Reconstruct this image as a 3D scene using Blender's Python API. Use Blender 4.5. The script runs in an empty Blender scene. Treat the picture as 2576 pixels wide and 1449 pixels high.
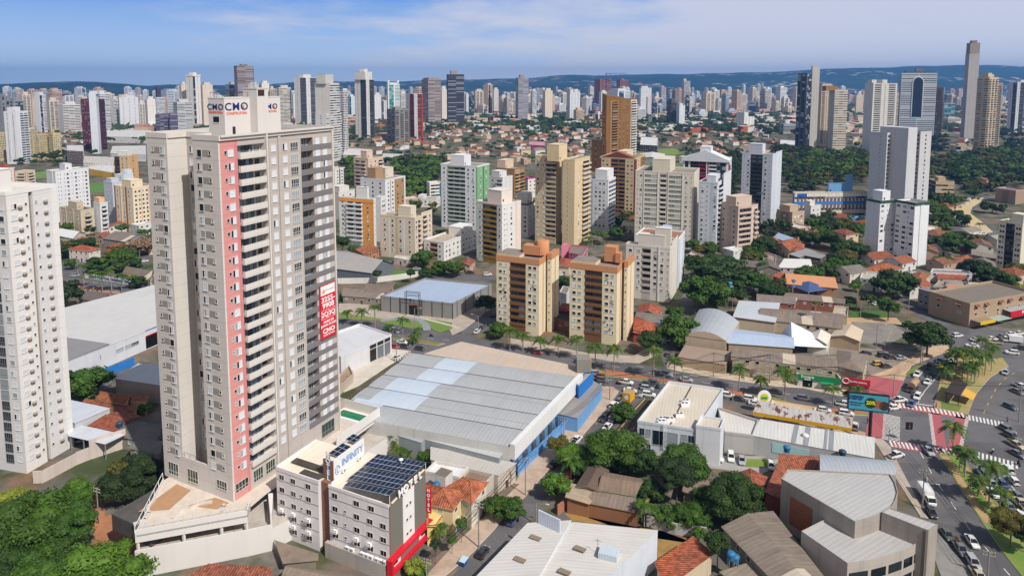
import bpy,bmesh,math,random
from mathutils import Vector,Matrix
R=math.radians
SC=bpy.context.scene
COL=SC.collection
# ---------------- camera ----------------
HC,FPX,PITCH,HORY,CX=100.0,1700.0,R(5.8),205.0,1288.0
PPY=HORY+FPX*math.tan(PITCH)
SP,CP=math.sin(PITCH),math.cos(PITCH)
cd=bpy.data.cameras.new('camera');cam=bpy.data.objects.new('camera',cd);COL.objects.link(cam)
cam.location=(0,0,HC);cam.rotation_euler=(R(90)-PITCH,0,0)
cd.sensor_width=36;cd.lens=FPX/2576*36;cd.shift_y=(PPY-724.5)/2576
cd.clip_start=1;cd.clip_end=60000
SC.camera=cam
# ---------------- light ----------------
SUN_AZ,SUN_EL=139.0,48.0
SC.view_settings.view_transform='Standard';SC.view_settings.look='None'
SC.view_settings.gamma=1;SC.view_settings.exposure=-0.06
SC.render.engine='CYCLES'
SC.cycles.use_denoising=True
SC.cycles.max_bounces=6;SC.cycles.diffuse_bounces=3;SC.cycles.glossy_bounces=2
SC.cycles.transmission_bounces=2;SC.cycles.volume_bounces=0;SC.cycles.transparent_max_bounces=4
sl=bpy.data.lights.new('sun','SUN');sl.energy=5.0;sl.angle=R(.53);sl.color=(1,.955,.88)
so=bpy.data.objects.new('sun',sl);COL.objects.link(so)
sd=Vector((math.sin(R(SUN_AZ))*math.cos(R(SUN_EL)),math.cos(R(SUN_AZ))*math.cos(R(SUN_EL)),math.sin(R(SUN_EL))))
so.rotation_euler=sd.to_track_quat('Z','Y').to_euler();so.location=(60,-40,300)
W=bpy.data.worlds.new('World');SC.world=W;W.use_nodes=True
def world():
 nt=W.node_tree;N=nt.nodes;L=nt.links;bg=N['Background']
 sky=N.new('ShaderNodeTexSky');sky.sky_type='NISHITA';sky.sun_disc=False
 sky.sun_elevation=R(SUN_EL);sky.sun_rotation=R(SUN_AZ);sky.altitude=800;sky.air_density=1.0;sky.dust_density=.6;sky.ozone_density=2
 tc=N.new('ShaderNodeTexCoord');sep=N.new('ShaderNodeSeparateXYZ');L.new(tc.outputs['Generated'],sep.inputs[0])
 def math_(op,a,b):
  n=N.new('ShaderNodeMath');n.operation=op
  for i,x in enumerate((a,b)):
   if hasattr(x,'is_output'):L.new(x,n.inputs[i])
   else:n.inputs[i].default_value=x
  return n.outputs[0]
  # high veil of thin cloud: project the direction on a plane overhead
 zz=math_('ADD',math_('MAXIMUM',sep.outputs[2],0.0),.10)
 px=math_('DIVIDE',sep.outputs[0],zz);py=math_('DIVIDE',sep.outputs[1],zz)
 cmb=N.new('ShaderNodeCombineXYZ');L.new(px,cmb.inputs[0]);L.new(math_('MULTIPLY',py,.9),cmb.inputs[1])
 no=N.new('ShaderNodeTexNoise');no.inputs['Scale'].default_value=.8;no.inputs['Detail'].default_value=9;no.inputs['Roughness'].default_value=.55
 L.new(cmb.outputs[0],no.inputs['Vector'])
 # the veil covers the right of the view and thins out to clear blue on the left
 side=math_('MULTIPLY',math_('ADD',math_('DIVIDE',sep.outputs[0],math_('ADD',math_('MAXIMUM',sep.outputs[1],0.),.35)),.20),.95)
 lift=math_('MULTIPLY',math_('SUBTRACT',.16,math_('ABSOLUTE',math_('SUBTRACT',sep.outputs[2],.055),0)),1.2)
 m=math_('ADD',math_('ADD',side,lift),math_('MULTIPLY',math_('SUBTRACT',no.outputs['Fac'],.5),1.5))
 mr=N.new('ShaderNodeMapRange');mr.interpolation_type='SMOOTHSTEP'
 L.new(m,mr.inputs['Value']);mr.inputs['From Min'].default_value=.0;mr.inputs['From Max'].default_value=.55;mr.inputs['To Max'].default_value=.82
 mx=N.new('ShaderNodeMix');mx.data_type='RGBA';L.new(mr.outputs[0],mx.inputs['Factor'])
 # clear air towards the skyline: pale blue low down, deeper above, then the physical sky overhead
 g=N.new('ShaderNodeMapRange');L.new(sep.outputs[2],g.inputs['Value']);g.inputs['From Max'].default_value=.13
 lo=N.new('ShaderNodeMix');lo.data_type='RGBA';L.new(g.outputs[0],lo.inputs['Factor']);lo.inputs['A'].default_value=(6.6,8.2,10.2,1);lo.inputs['B'].default_value=(1.2,3.3,8.0,1)
 g2=N.new('ShaderNodeMapRange');L.new(sep.outputs[2],g2 .inputs['Value']);g2 .inputs['From Min'].default_value=.14;g2 .inputs['From Max'].default_value=.4
 up=N.new('ShaderNodeMix');up.data_type='RGBA';L.new(g2 .outputs[0],up.inputs['Factor']);L.new(lo.outputs['Result'],up.inputs['A']);L.new(sky.outputs[0],up.inputs['B'])
 L.new(up.outputs['Result'],mx.inputs['A']);mx.inputs['B'].default_value=(7.3,7.3,8.1,1)
 # unseen bright cloud behind the viewer, added as neutral fill for left-facing walls
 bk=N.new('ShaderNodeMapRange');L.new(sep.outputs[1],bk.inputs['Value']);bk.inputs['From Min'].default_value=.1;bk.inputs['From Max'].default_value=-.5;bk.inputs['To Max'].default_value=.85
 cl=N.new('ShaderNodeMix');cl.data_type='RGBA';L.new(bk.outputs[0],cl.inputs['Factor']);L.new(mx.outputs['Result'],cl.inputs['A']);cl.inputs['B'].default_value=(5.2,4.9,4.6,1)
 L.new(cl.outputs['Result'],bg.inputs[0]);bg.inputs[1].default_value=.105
world()
# ---------------- pixel <-> place (2576 x 1449 frame of the photograph) ----------------
def gy(py,z=0.):
 r=(PPY-py)/FPX
 return(HC-z)*(r*SP+CP)/(SP-r*CP)
def hz(py,Y):
 r=(PPY-py)/FPX
 return HC-Y*(SP-r*CP)/(CP+r*SP)
def G(p,z=0.):
 Y=gy(p[1],z);return Vector(((p[0]-CX)/FPX*(Y*CP+(HC-z)*SP),Y,z))
def gx(px,Y,z=0.):return(px-CX)/FPX*(Y*CP+(HC-z)*SP)
def proj(p):
 w=p[1]*CP+(HC-p[2])*SP;u=(p[2]-HC)*CP+p[1]*SP
 return CX+FPX*p[0]/w,PPY-FPX*u/w
K=900/2557*2576/3462
def _pan(x0,y0):return lambda x,y:(x0*.74408+x*K,y0*.74408+y*K)
PN={}
for _r,_y in(('A',180),('B',620),('C',1080),('D',1437)):
 for _c,_x in enumerate((0,860,1720,2562)):PN[_r+str(_c+1)]=_pan(_x,120 if _r=='A' and _c==3 else _y)
A1,A2,A3,A4,B1,B2,B3,B4,C1,C2,C3,C4,D1,D2,D3,D4=(PN[k]for k in('A1','A2','A3','A4','B1','B2','B3','B4','C1','C2','C3','C4','D1','D2','D3','D4'))
def dirs(th):return(math.sin(R(th)),math.cos(R(th))),(-math.cos(R(th)),math.sin(R(th)))
def along(P,d,px,z):
 k=(px-CX)/FPX;w0=P[1]*CP+(HC-z)*SP
 return(k*w0-P[0])/(d[0]-k*d[1]*CP)
def site(top,yb,xl,xr,th,z0=0.):
 """nearest upright edge: top pixel, row of its foot; columns of the left and right ends at roof height; bearing of the right face"""
 Y=gy(yb,z0);z=hz(top[1],Y);P=Vector((gx(top[0],Y,z),Y,z0));du,dv=dirs(th)
 wr=along(P,du,xr,z)if xr is not None else 10;wl=along(P,dv,xl,z)if xl is not None else 10
 return P,z-z0,abs(wl),abs(wr),th
# ---------------- materials ----------------
MT={}
def lin(c):c/=255.;return c/12.92 if c<=.04045 else((c+.055)/1.055)**2.4
def rgb(h):
 if isinstance(h,str):h=tuple(int(h[i:i+2],16)for i in(0,2,4))
 return tuple(lin(x)for x in h)+(1,)
class NT:
 def __init__(s,key):
  s.m=bpy.data.materials.new(key);s.m.use_nodes=True;s.t=s.m.node_tree;s.b=s.t.nodes['Principled BSDF'];s.tc=s.t.nodes.new('ShaderNodeTexCoord')
 def n(s,ty,ins=None,**kw):
  n=s.t.nodes.new('ShaderNode'+ty)
  for k,v in kw.items():setattr(n,k,v)
  for k,v in(ins or{}).items():
   if hasattr(v,'is_output'):s.t.links.new(v,n.inputs[k])
   else:n.inputs[k].default_value=v
  return n
 def mth(s,op,a,b=0.):return s.n('Math',{0:a,1:b},operation=op).outputs[0]
 def mix(s,f,a,b,bt='MIX'):
  n=s.t.nodes.new('ShaderNodeMix');n.data_type='RGBA';n.blend_type=bt
  for k,v in(('Factor',f),('A',a),('B',b)):
   if hasattr(v,'is_output'):s.t.links.new(v,n.inputs[k])
   else:n.inputs[k].default_value=v
  return n.outputs['Result']
 def noise(s,scale,det=4,rough=.55,vec=None,out='Fac'):
  return s.n('TexNoise',{'Vector':vec or s.tc.outputs['Object'],'Scale':scale,'Detail':det,'Roughness':rough}).outputs[out]
 def ramp(s,v,a,b,lo=0.,hi=1.):return s.n('MapRange',{'Value':v,'From Min':a,'From Max':b,'To Min':lo,'To Max':hi}).outputs[0]
 def scl(s,v):return s.n('Mapping',{'Vector':s.tc.outputs['Object'],'Scale':v}).outputs[0]
 def xyz(s):return s.n('SeparateXYZ',{0:s.tc.outputs['Object']}).outputs
 def bump(s,h,d):s.t.links.new(s.n('Bump',{'Height':h,'Distance':d,'Strength':1.}).outputs[0],s.b.inputs['Normal'])
 def done(s,col,rough=.8,spec=.3,metal=0.):
  if hasattr(col,'is_output'):s.t.links.new(col,s.b.inputs['Base Color'])
  else:s.b.inputs['Base Color'].default_value=col
  if hasattr(rough,'is_output'):s.t.links.new(rough,s.b.inputs['Roughness'])
  else:s.b.inputs['Roughness'].default_value=rough
  s.b.inputs['Specular IOR Level'].default_value=spec;s.b.inputs['Metallic'].default_value=metal
  return s.m
def dark(c,f):return tuple(x*f for x in c[:3])+(1,)
def mwall(h,fh=2.9,line=.12,dirt=.26):
 """painted render: soft weathering, rain streaks, a joint line at every storey"""
 key=f'wall_{h}_{fh}_{line}_{dirt}'
 if key in MT:return MT[key]
 s=NT(key);c=rgb(h)
 f=s.ramp(s.noise(.12,5),.3,.75,0,dirt);col=s.mix(f,c,dark(c,.62))
 f2=s.ramp(s.noise(1.,3,vec=s.scl((.9,.9,.04))),.52,.85,0,dirt*1.2);col=s.mix(f2,col,dark(c,.55))
 if line:
  z=s.mth('FRACT',s.mth('DIVIDE',s.xyz()[2],fh));col=s.mix(s.mth('MULTIPLY',s.mth('LESS_THAN',z,.035),line*2),col,dark(c,.35))
 MT[key]=s.done(col,.85,.2);return MT[key]
def mflat(h,rough=.7,var=.1,scale=.5,spec=.3,metal=0.):
 key=f'flat_{h}_{rough}_{var}_{scale}_{metal}'
 if key in MT:return MT[key]
 s=NT(key);c=rgb(h)
 MT[key]=s.done(s.mix(s.ramp(s.noise(scale,5),.3,.72,0,1),dark(c,1-var),dark(c,1+var*.6))if var else c,rough,spec,metal);return MT[key]
def mglass(h='1f2b36',pale='a4aeb4',p=.34,rough=.1):
 """window panes: each pane its own darkness; some with pale curtains drawn"""
 key=f'glass_{h}_{pale}_{p}'
 if key in MT:return MT[key]
 s=NT(key);isl=s.n('NewGeometry').outputs['Random Per Island'];ob=s.n('ObjectInfo').outputs['Random']
 r=s.mth('FRACT',s.mth('ADD',isl,s.mth('MULTIPLY',ob,7.31)));r2=s.mth('FRACT',s.mth('MULTIPLY',r,17.3))
 col=s.mix(r2,dark(rgb(h),.45),dark(rgb(h),1.5));col=s.mix(s.mth('MULTIPLY',s.mth('LESS_THAN',r,p),.75),col,rgb(pale))
 MT[key]=s.done(col,rough,.5);return MT[key]
def mcorr(h,ax=0,pitch=.9,amp=.05,var=.2,rough=.55,patch=0.,patchc='c8d4e0',metal=.0,rust=0.,seam=0):
 """profiled sheet: ribs along one local axis, sheet joints across, stained"""
 key=f'corr_{h}_{ax}_{pitch}_{patch}_{rust}_{var}_{seam}'
 if key in MT:return MT[key]
 s=NT(key);c=rgb(h);o=s.xyz();a=o[ax];b=o[1-ax]
 rib=s.mth('SINE',s.mth('MULTIPLY',a,2*math.pi/pitch));
 cell=s.n('TexWhiteNoise',{'Vector':s.n('CombineXYZ',{0:s.mth('FLOOR',s.mth('DIVIDE',a,pitch*1.0)),1:s.mth('FLOOR',s.mth('DIVIDE',b,5.5))}).outputs[0]},noise_dimensions='3D').outputs['Value']
 st=(1.,.12,1.)if ax==0 else(.12,1.,1.)
 streak=s.noise(1.2,4,vec=s.scl(st));big=s.noise(.09,4)
 col=s.mix(s.ramp(streak,.38,.72,0,var),c,dark(c,.5));col=s.mix(s.ramp(big,.4,.7,0,var*.8),col,dark(c,.6))
 col=s.mix(s.ramp(cell,0,1,0,var*.5),col,dark(c,1.25))
 col=s.mix(s.ramp(rib,-1,-.6,.17 if c[1]<.4 else.05,0),col,dark(c,.45))
 if seam:col=s.mix(s.mth('MULTIPLY',s.mth('LESS_THAN',s.mth('FRACT',s.mth('DIVIDE',b,seam)),.03),.4),col,dark(c,.4))
 if patch:col=s.mix(s.mth('LESS_THAN',s.n('TexWhiteNoise',{'Vector':s.n('CombineXYZ',{0:s.mth('FLOOR',s.mth('DIVIDE',a,pitch*4)),1:s.mth('FLOOR',s.mth('DIVIDE',b,7.))}).outputs[0]},noise_dimensions='3D').outputs['Value'],patch),col,rgb(patchc))
 if rust:col=s.mix(s.ramp(s.noise(.55,5,.7,s.scl((1,.35,1)if ax==0 else(.35,1,1))),.62-rust*.3,.68-rust*.3),col,s.mix(s.noise(2.5),rgb('7a4630'),rgb('4a2a20')))
 s.bump(rib,amp*.25);MT[key]=s.done(col,rough,.35,metal);return MT[key]
def mtile(h='b5603c',ax=0,var=.5):
 """clay barrel tiles: courses and channels, individual tiles fired lighter and darker, lichen"""
 key=f'tile_{h}_{ax}'
 if key in MT:return MT[key]
 s=NT(key);c=tuple(x*.72+g*.28 for x,g in zip(rgb(h)[:3],(.24,.17,.12)))+(1,);o=s.xyz();a=o[ax];b=o[1-ax]
 rib=s.mth('SINE',s.mth('MULTIPLY',a,2*math.pi/.55))
 cell=s.n('TexWhiteNoise',{'Vector':s.n('CombineXYZ',{0:s.mth('FLOOR',s.mth('DIVIDE',a,.55)),1:s.mth('FLOOR',s.mth('DIVIDE',b,.6))}).outputs[0]},noise_dimensions='3D').outputs['Value']
 col=s.mix(cell,dark(c,.6),dark(c,1.3));col=s.mix(s.ramp(s.noise(.35,6,.65),.45,.75,0,.7),col,dark(rgb('4d3a30'),1.))
 col=s.mix(s.ramp(rib,-1,-.3,.45,0),col,dark(c,.35))
 s.bump(rib,.06);MT[key]=s.done(col,.85,.2);return MT[key]
def mleaf(h,var=.45):
 key=f'leaf_{h}_{var}'
 if key in MT:return MT[key]
 s=NT(key);c=rgb(h);isl=s.n('NewGeometry').outputs['Random Per Island'];ob=s.n('ObjectInfo').outputs['Random']
 col=s.mix(isl,dark(c,1-var),dark(c,1+var));col=s.mix(s.ramp(ob,0,1,0,.5),col,s.mix(1.,col,(1.25,1.0,.7,1),'MULTIPLY'))
 m=s.done(col,.6,.25);tr=s.n('BsdfTranslucent',{'Color':s.mix(1.,col,(1.6,1.5,.5,1),'MULTIPLY')});ms=s.n('MixShader',{0:.16,1:s.b.outputs[0],2:tr.outputs[0]})
 s.t.links.new(ms.outputs[0],s.t.nodes['Material Output'].inputs[0]);MT[key]=m;return m
def mground(key,cols,sc=(.02,.3),rough=.95):
 if key in MT:return MT[key]
 s=NT(key);col=rgb(cols[0])
 for i,h in enumerate(cols[1:]):col=s.mix(s.ramp(s.noise(sc[i%len(sc)]*(1+.37*i),7,.65,s.n('Mapping',{'Vector':s.tc.outputs['Object'],'Location':(i*37.,i*91.,0)}).outputs[0]),.46,.58,0,.9),col,rgb(h))
 MT[key]=s.done(col,rough,.15);return MT[key]
def masphalt():
 if 'asphalt' in MT:return MT['asphalt']
 s=NT('asphalt');c=rgb('6b686a')
 col=s.mix(s.ramp(s.noise(.05,6,.6),.35,.7),dark(c,.72),dark(c,1.08));col=s.mix(s.ramp(s.noise(3.,3),.4,.7,0,.3),col,dark(c,.6))
 pt=s.n('TexVoronoi',{'Vector':s.scl((.07,.16,1)),'Scale':1.});pw=s.n('TexWhiteNoise',{'Vector':pt.outputs['Position']},noise_dimensions='3D').outputs['Value'];col=s.mix(s.mth('MULTIPLY',s.mth('GREATER_THAN',pw,.72),.4),col,dark(c,.5));col=s.mix(s.ramp(s.noise(.5,6,.7),.58,.7,0,.35),col,rgb('8f887e'))
 cr=s.n('TexVoronoi',{'Vector':s.n('Mapping',{'Vector':s.mix(.04,s.tc.outputs['Object'],s.noise(.8,3,out='Color')),'Scale':(.09,.09,.09)}).outputs[0],'Scale':1.},feature='DISTANCE_TO_EDGE').outputs['Distance']
 col=s.mix(s.ramp(cr,0,.012,.45,0),col,dark(c,.4));MT['asphalt']=s.done(col,.9,.25);return MT['asphalt']
def msheet(h,h2,f=.5,sc=.4):
 key=f'sheet_{h}_{h2}'
 if key in MT:return MT[key]
 s=NT(key);MT[key]=s.done(s.mix(s.ramp(s.noise(sc,8,.7),.42,.62,0,f),rgb(h),rgb(h2)),.9,.2);return MT[key]
def mdistrict():
 """far low-rise quarters seen edge-on: canopy with roofs and walls between"""
 s=NT('far_city_floor');o=s.tc.outputs['Object']
 v=s.n('TexVoronoi',{'Vector':s.n('Mapping',{'Vector':o,'Scale':(.055,.03,1)}).outputs[0],'Scale':1.})
 w=s.n('TexWhiteNoise',{'Vector':v.outputs['Position']},noise_dimensions='3D')
 g=s.mix(s.noise(.02,4),rgb('2c3a22'),rgb('444e2e'))
 roof=s.mix(s.mth('GREATER_THAN',w.outputs['Value'],.5),rgb('9c6a50'),rgb('b8b0a6'))
 built=s.mth('MULTIPLY',s.mth('GREATER_THAN',s.noise(.0016,5,.6),.46),s.mth('GREATER_THAN',s.mth('FRACT',s.mth('MULTIPLY',w.outputs['Value'],7.7)),.45))
 return s.done(s.mix(built,g,roof),.95,.1)
GLASS=lambda:mglass()
# ---------------- mesh builder ----------------
class MB:
 def __init__(s):s.v=[];s.f=[];s.mi=[];s.ms=[];s.sm=[]
 def slot(s,m):
  if m not in s.ms:s.ms.append(m)
  return s.ms.index(m)
 def poly(s,pts,m,smooth=False):
  n=len(s.v);s.v+=[tuple(p)for p in pts];s.f.append(tuple(range(n,n+len(pts))));s.mi.append(s.slot(m));s.sm.append(smooth)
 def faces(s,vs,fs,m,smooth=False):
  n=len(s.v);s.v+=[tuple(p)for p in vs];k=s.slot(m)
  for f in fs:s.f.append(tuple(n+i for i in f));s.mi.append(k);s.sm.append(smooth)
 def box(s,x0,y0,z0,x1,y1,z1,m,top=None,bot=False):
  v=[(x0,y0,z0),(x1,y0,z0),(x1,y1,z0),(x0,y1,z0),(x0,y0,z1),(x1,y0,z1),(x1,y1,z1),(x0,y1,z1)]
  f=[(0,1,5,4),(1,2,6,5),(2,3,7,6),(3,0,4,7)]
  if top is None:f.append((4,5,6,7))
  f.append((3,2,1,0));s.faces(v,f,m)
  if top is not None:s.faces(v[4:],[(0,1,2,3)],top)
 def prism(s,pl,z0,z1,m,top=None):
  n=len(pl);s.faces([(p[0],p[1],z0)for p in pl]+[(p[0],p[1],z1)for p in pl],[(i,(i+1)%n,n+(i+1)%n,n+i)for i in range(n)],m)
  s.poly([(p[0],p[1],z1)for p in pl],top or m);s.poly([(p[0],p[1],z0)for p in reversed(pl)],m)
 def ring(s,x0,y0,x1,y1,z0,z1,t,m):
  o=[(x0,y0),(x1,y0),(x1,y1),(x0,y1)];i=[(x0+t,y0+t),(x1-t,y0+t),(x1-t,y1-t),(x0+t,y1-t)]
  for k in range(4):
   j=(k+1)%4
   s.poly([(*o[k],z0),(*o[j],z0),(*o[j],z1),(*o[k],z1)],m);s.poly([(*i[j],z0),(*i[k],z0),(*i[k],z1),(*i[j],z1)],m);s.poly([(*o[k],z1),(*o[j],z1),(*i[j],z1),(*i[k],z1)],m)
 def bar(s,a,b,r,m,r2=None,n=6,smooth=True):
  a=Vector(a);b=Vector(b);d=(b-a);
  if d.length<1e-6:return
  q=d.to_track_quat('Z','Y');r2=r if r2 is None else r2;vs=[]
  for p,rr in((a,r),(b,r2)):
   for k in range(n):vs.append(p+q@Vector((math.cos(2*math.pi*k/n)*rr,math.sin(2*math.pi*k/n)*rr,0)))
  s.faces(vs,[(k,(k+1)%n,n+(k+1)%n,n+k)for k in range(n)],m,smooth)
  s.faces(vs,[tuple(range(n-1,-1,-1)),tuple(range(n,2*n))],m)
 def lathe(s,x,y,prof,m,n=12):
  vs=[(x+math.cos(2*math.pi*k/n)*r,y+math.sin(2*math.pi*k/n)*r,z)for r,z in prof for k in range(n)]
  s.faces(vs,[(j*n+k,j*n+(k+1)%n,(j+1)*n+(k+1)%n,(j+1)*n+k)for j in range(len(prof)-1)for k in range(n)],m,True)
  s.faces(vs,[tuple((len(prof)-1)*n+k for k in range(n))],m)
 def mesh(s,name):
  me=bpy.data.meshes.new(name);me.from_pydata(s.v,[],s.f)
  for m in s.ms:me.materials.append(m)
  me.polygons.foreach_set('material_index',s.mi);me.polygons.foreach_set('use_smooth',s.sm);me.update();return me
 def build(s,name,parent=None,loc=None,rz=0.):
  o=bpy.data.objects.new(name,s.mesh(name));COL.objects.link(o)
  if parent:o.parent=parent
  if loc:o.location=loc
  if rz:o.rotation_euler.z=rz
  return o
THINGS=[]
def tag(o,label,cat,group=None):
 o['label']=label;o['category']=cat
 if group:o['group']=group
 THINGS.append(o);return o
def root(name,loc,rz,label,cat,group=None):
 o=bpy.data.objects.new(name,None);COL.objects.link(o);o.location=loc;o.rotation_euler.z=rz;o.empty_display_size=.5
 return tag(o,label,cat,group)
def struct(name,mb,loc=None):
 o=mb.build(name,None,loc);o['kind']='structure';return o
def inst(me,name,parent,loc,rz=0.,sc=None,lab=None):
 o=bpy.data.objects.new(name,me);COL.objects.link(o);o.parent=parent;o.location=loc;o.rotation_euler.z=rz
 if sc:o.scale=sc
 if lab:o['label']=lab
 return o
def yaw(th):return R(90-th)
# ---------------- window prototypes (local: x along wall, y outward negative, z up; origin mid bottom) ----------------
WP={}
def wproto(kind,w,h,frame='d2d1ce',glass=None,variant=0):
 key=(kind,round(w,2),round(h,2),frame,variant,glass)
 if key in WP:return WP[key]
 b=MB();fm=mflat(frame,.5,0);g=MT.get(glass)or mglass();d=.05;t=min(.06,w*.08)
 sh=mflat('cfd3da',.55,.03);x0,x1=-w/2,w/2
 if kind=='hole':
  b.poly([(x0,-.03,0),(x1,-.03,0),(x1,-.03,h),(x0,-.03,h)],g)
  b.box(x0-.06,-.14,-.1,x1+.06,0,0,fm);b.box(x0-.06,-.1,h,x1+.06,0,h+.06,fm)
  b.box(x0-.06,-.1,0,x0,0,h,fm);b.box(x1,-.1,0,x1+.06,0,h,fm);b.box(-.03,-.07,0,.03,-.02,h,fm)
 else:
  if kind=='shut':b.box(x0,-.05,0,x1,0,h,sh)
  elif kind=='half':
   xm=x0+w*.4 if variant==0 else x1-w*.4;b.poly([(x0,-.02,0),(xm,-.02,0),(xm,-.02,h),(x0,-.02,h)],g)if variant==0 else b.poly([(xm,-.02,0),(x1,-.02,0),(x1,-.02,h),(xm,-.02,h)],g)
   b.box(*((xm,-.05,0,x1,0,h)if variant==0 else(x0,-.05,0,xm,0,h)),sh)
  else:b.poly([(x0,-.02,0),(x1,-.02,0),(x1,-.02,h),(x0,-.02,h)],g)
  if kind=='grid':
   for k in(1,2,3):b.box(x0+w*k/4-.04,-.07,0,x0+w*k/4+.04,-.01,h,fm)
   b.box(x0,-.07,h*.3,x1,-.01,h*.3+.07,fm)
  b.box(x0-t,-.09,0,x0,0,h,fm);b.box(x1,-.09,0,x1+t,0,h,fm);b.box(x0-t,-.09,h,x1+t,0,h+t,fm);b.box(x0-t,-.16,-t,x1+t,0,0,fm)
 WP[key]=b;return b
WM={}
def wmesh(b,name):
 if id(b)not in WM:WM[id(b)]=b.mesh(name)
 return WM[id(b)]
def stamp(dst,src,fr):
 vs=[fr(*v)for v in src.v];n=len(dst.v);dst.v+=vs
 for f,mi,sm in zip(src.f,src.mi,src.sm):dst.f.append(tuple(n+i for i in f));dst.mi.append(dst.slot(src.ms[mi]));dst.sm.append(sm)
CAMV=Vector((0,0,HC))
def place_parts(rt,items,cap=100):
 """items: (part name, prototype, x, y, z, rz, label); at most cap of one name stay single, the farther rest become one part"""
 by={}
 for it in items:by.setdefault(it[0],[]).append(it)
 M=Matrix.Translation(rt.location)@Matrix.Rotation(rt.rotation_euler.z,4,'Z')
 for nm,L in by.items():
  L.sort(key=lambda i:((M@Vector(i[2:5]))-CAMV).length)
  for it in L[:cap]:inst(wmesh(it[1],nm),nm,rt,it[2:5],it[5])
  if len(L)>cap:
   b=MB()
   for it in L[cap:]:
    c,s_=math.cos(it[5]),math.sin(it[5]);stamp(b,it[1],lambda x,y,z:(it[2]+x*c-y*s_,it[3]+x*s_+y*c,it[4]+z))
   o=b.build(nm,rt);o['kind']='stuff'
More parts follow.
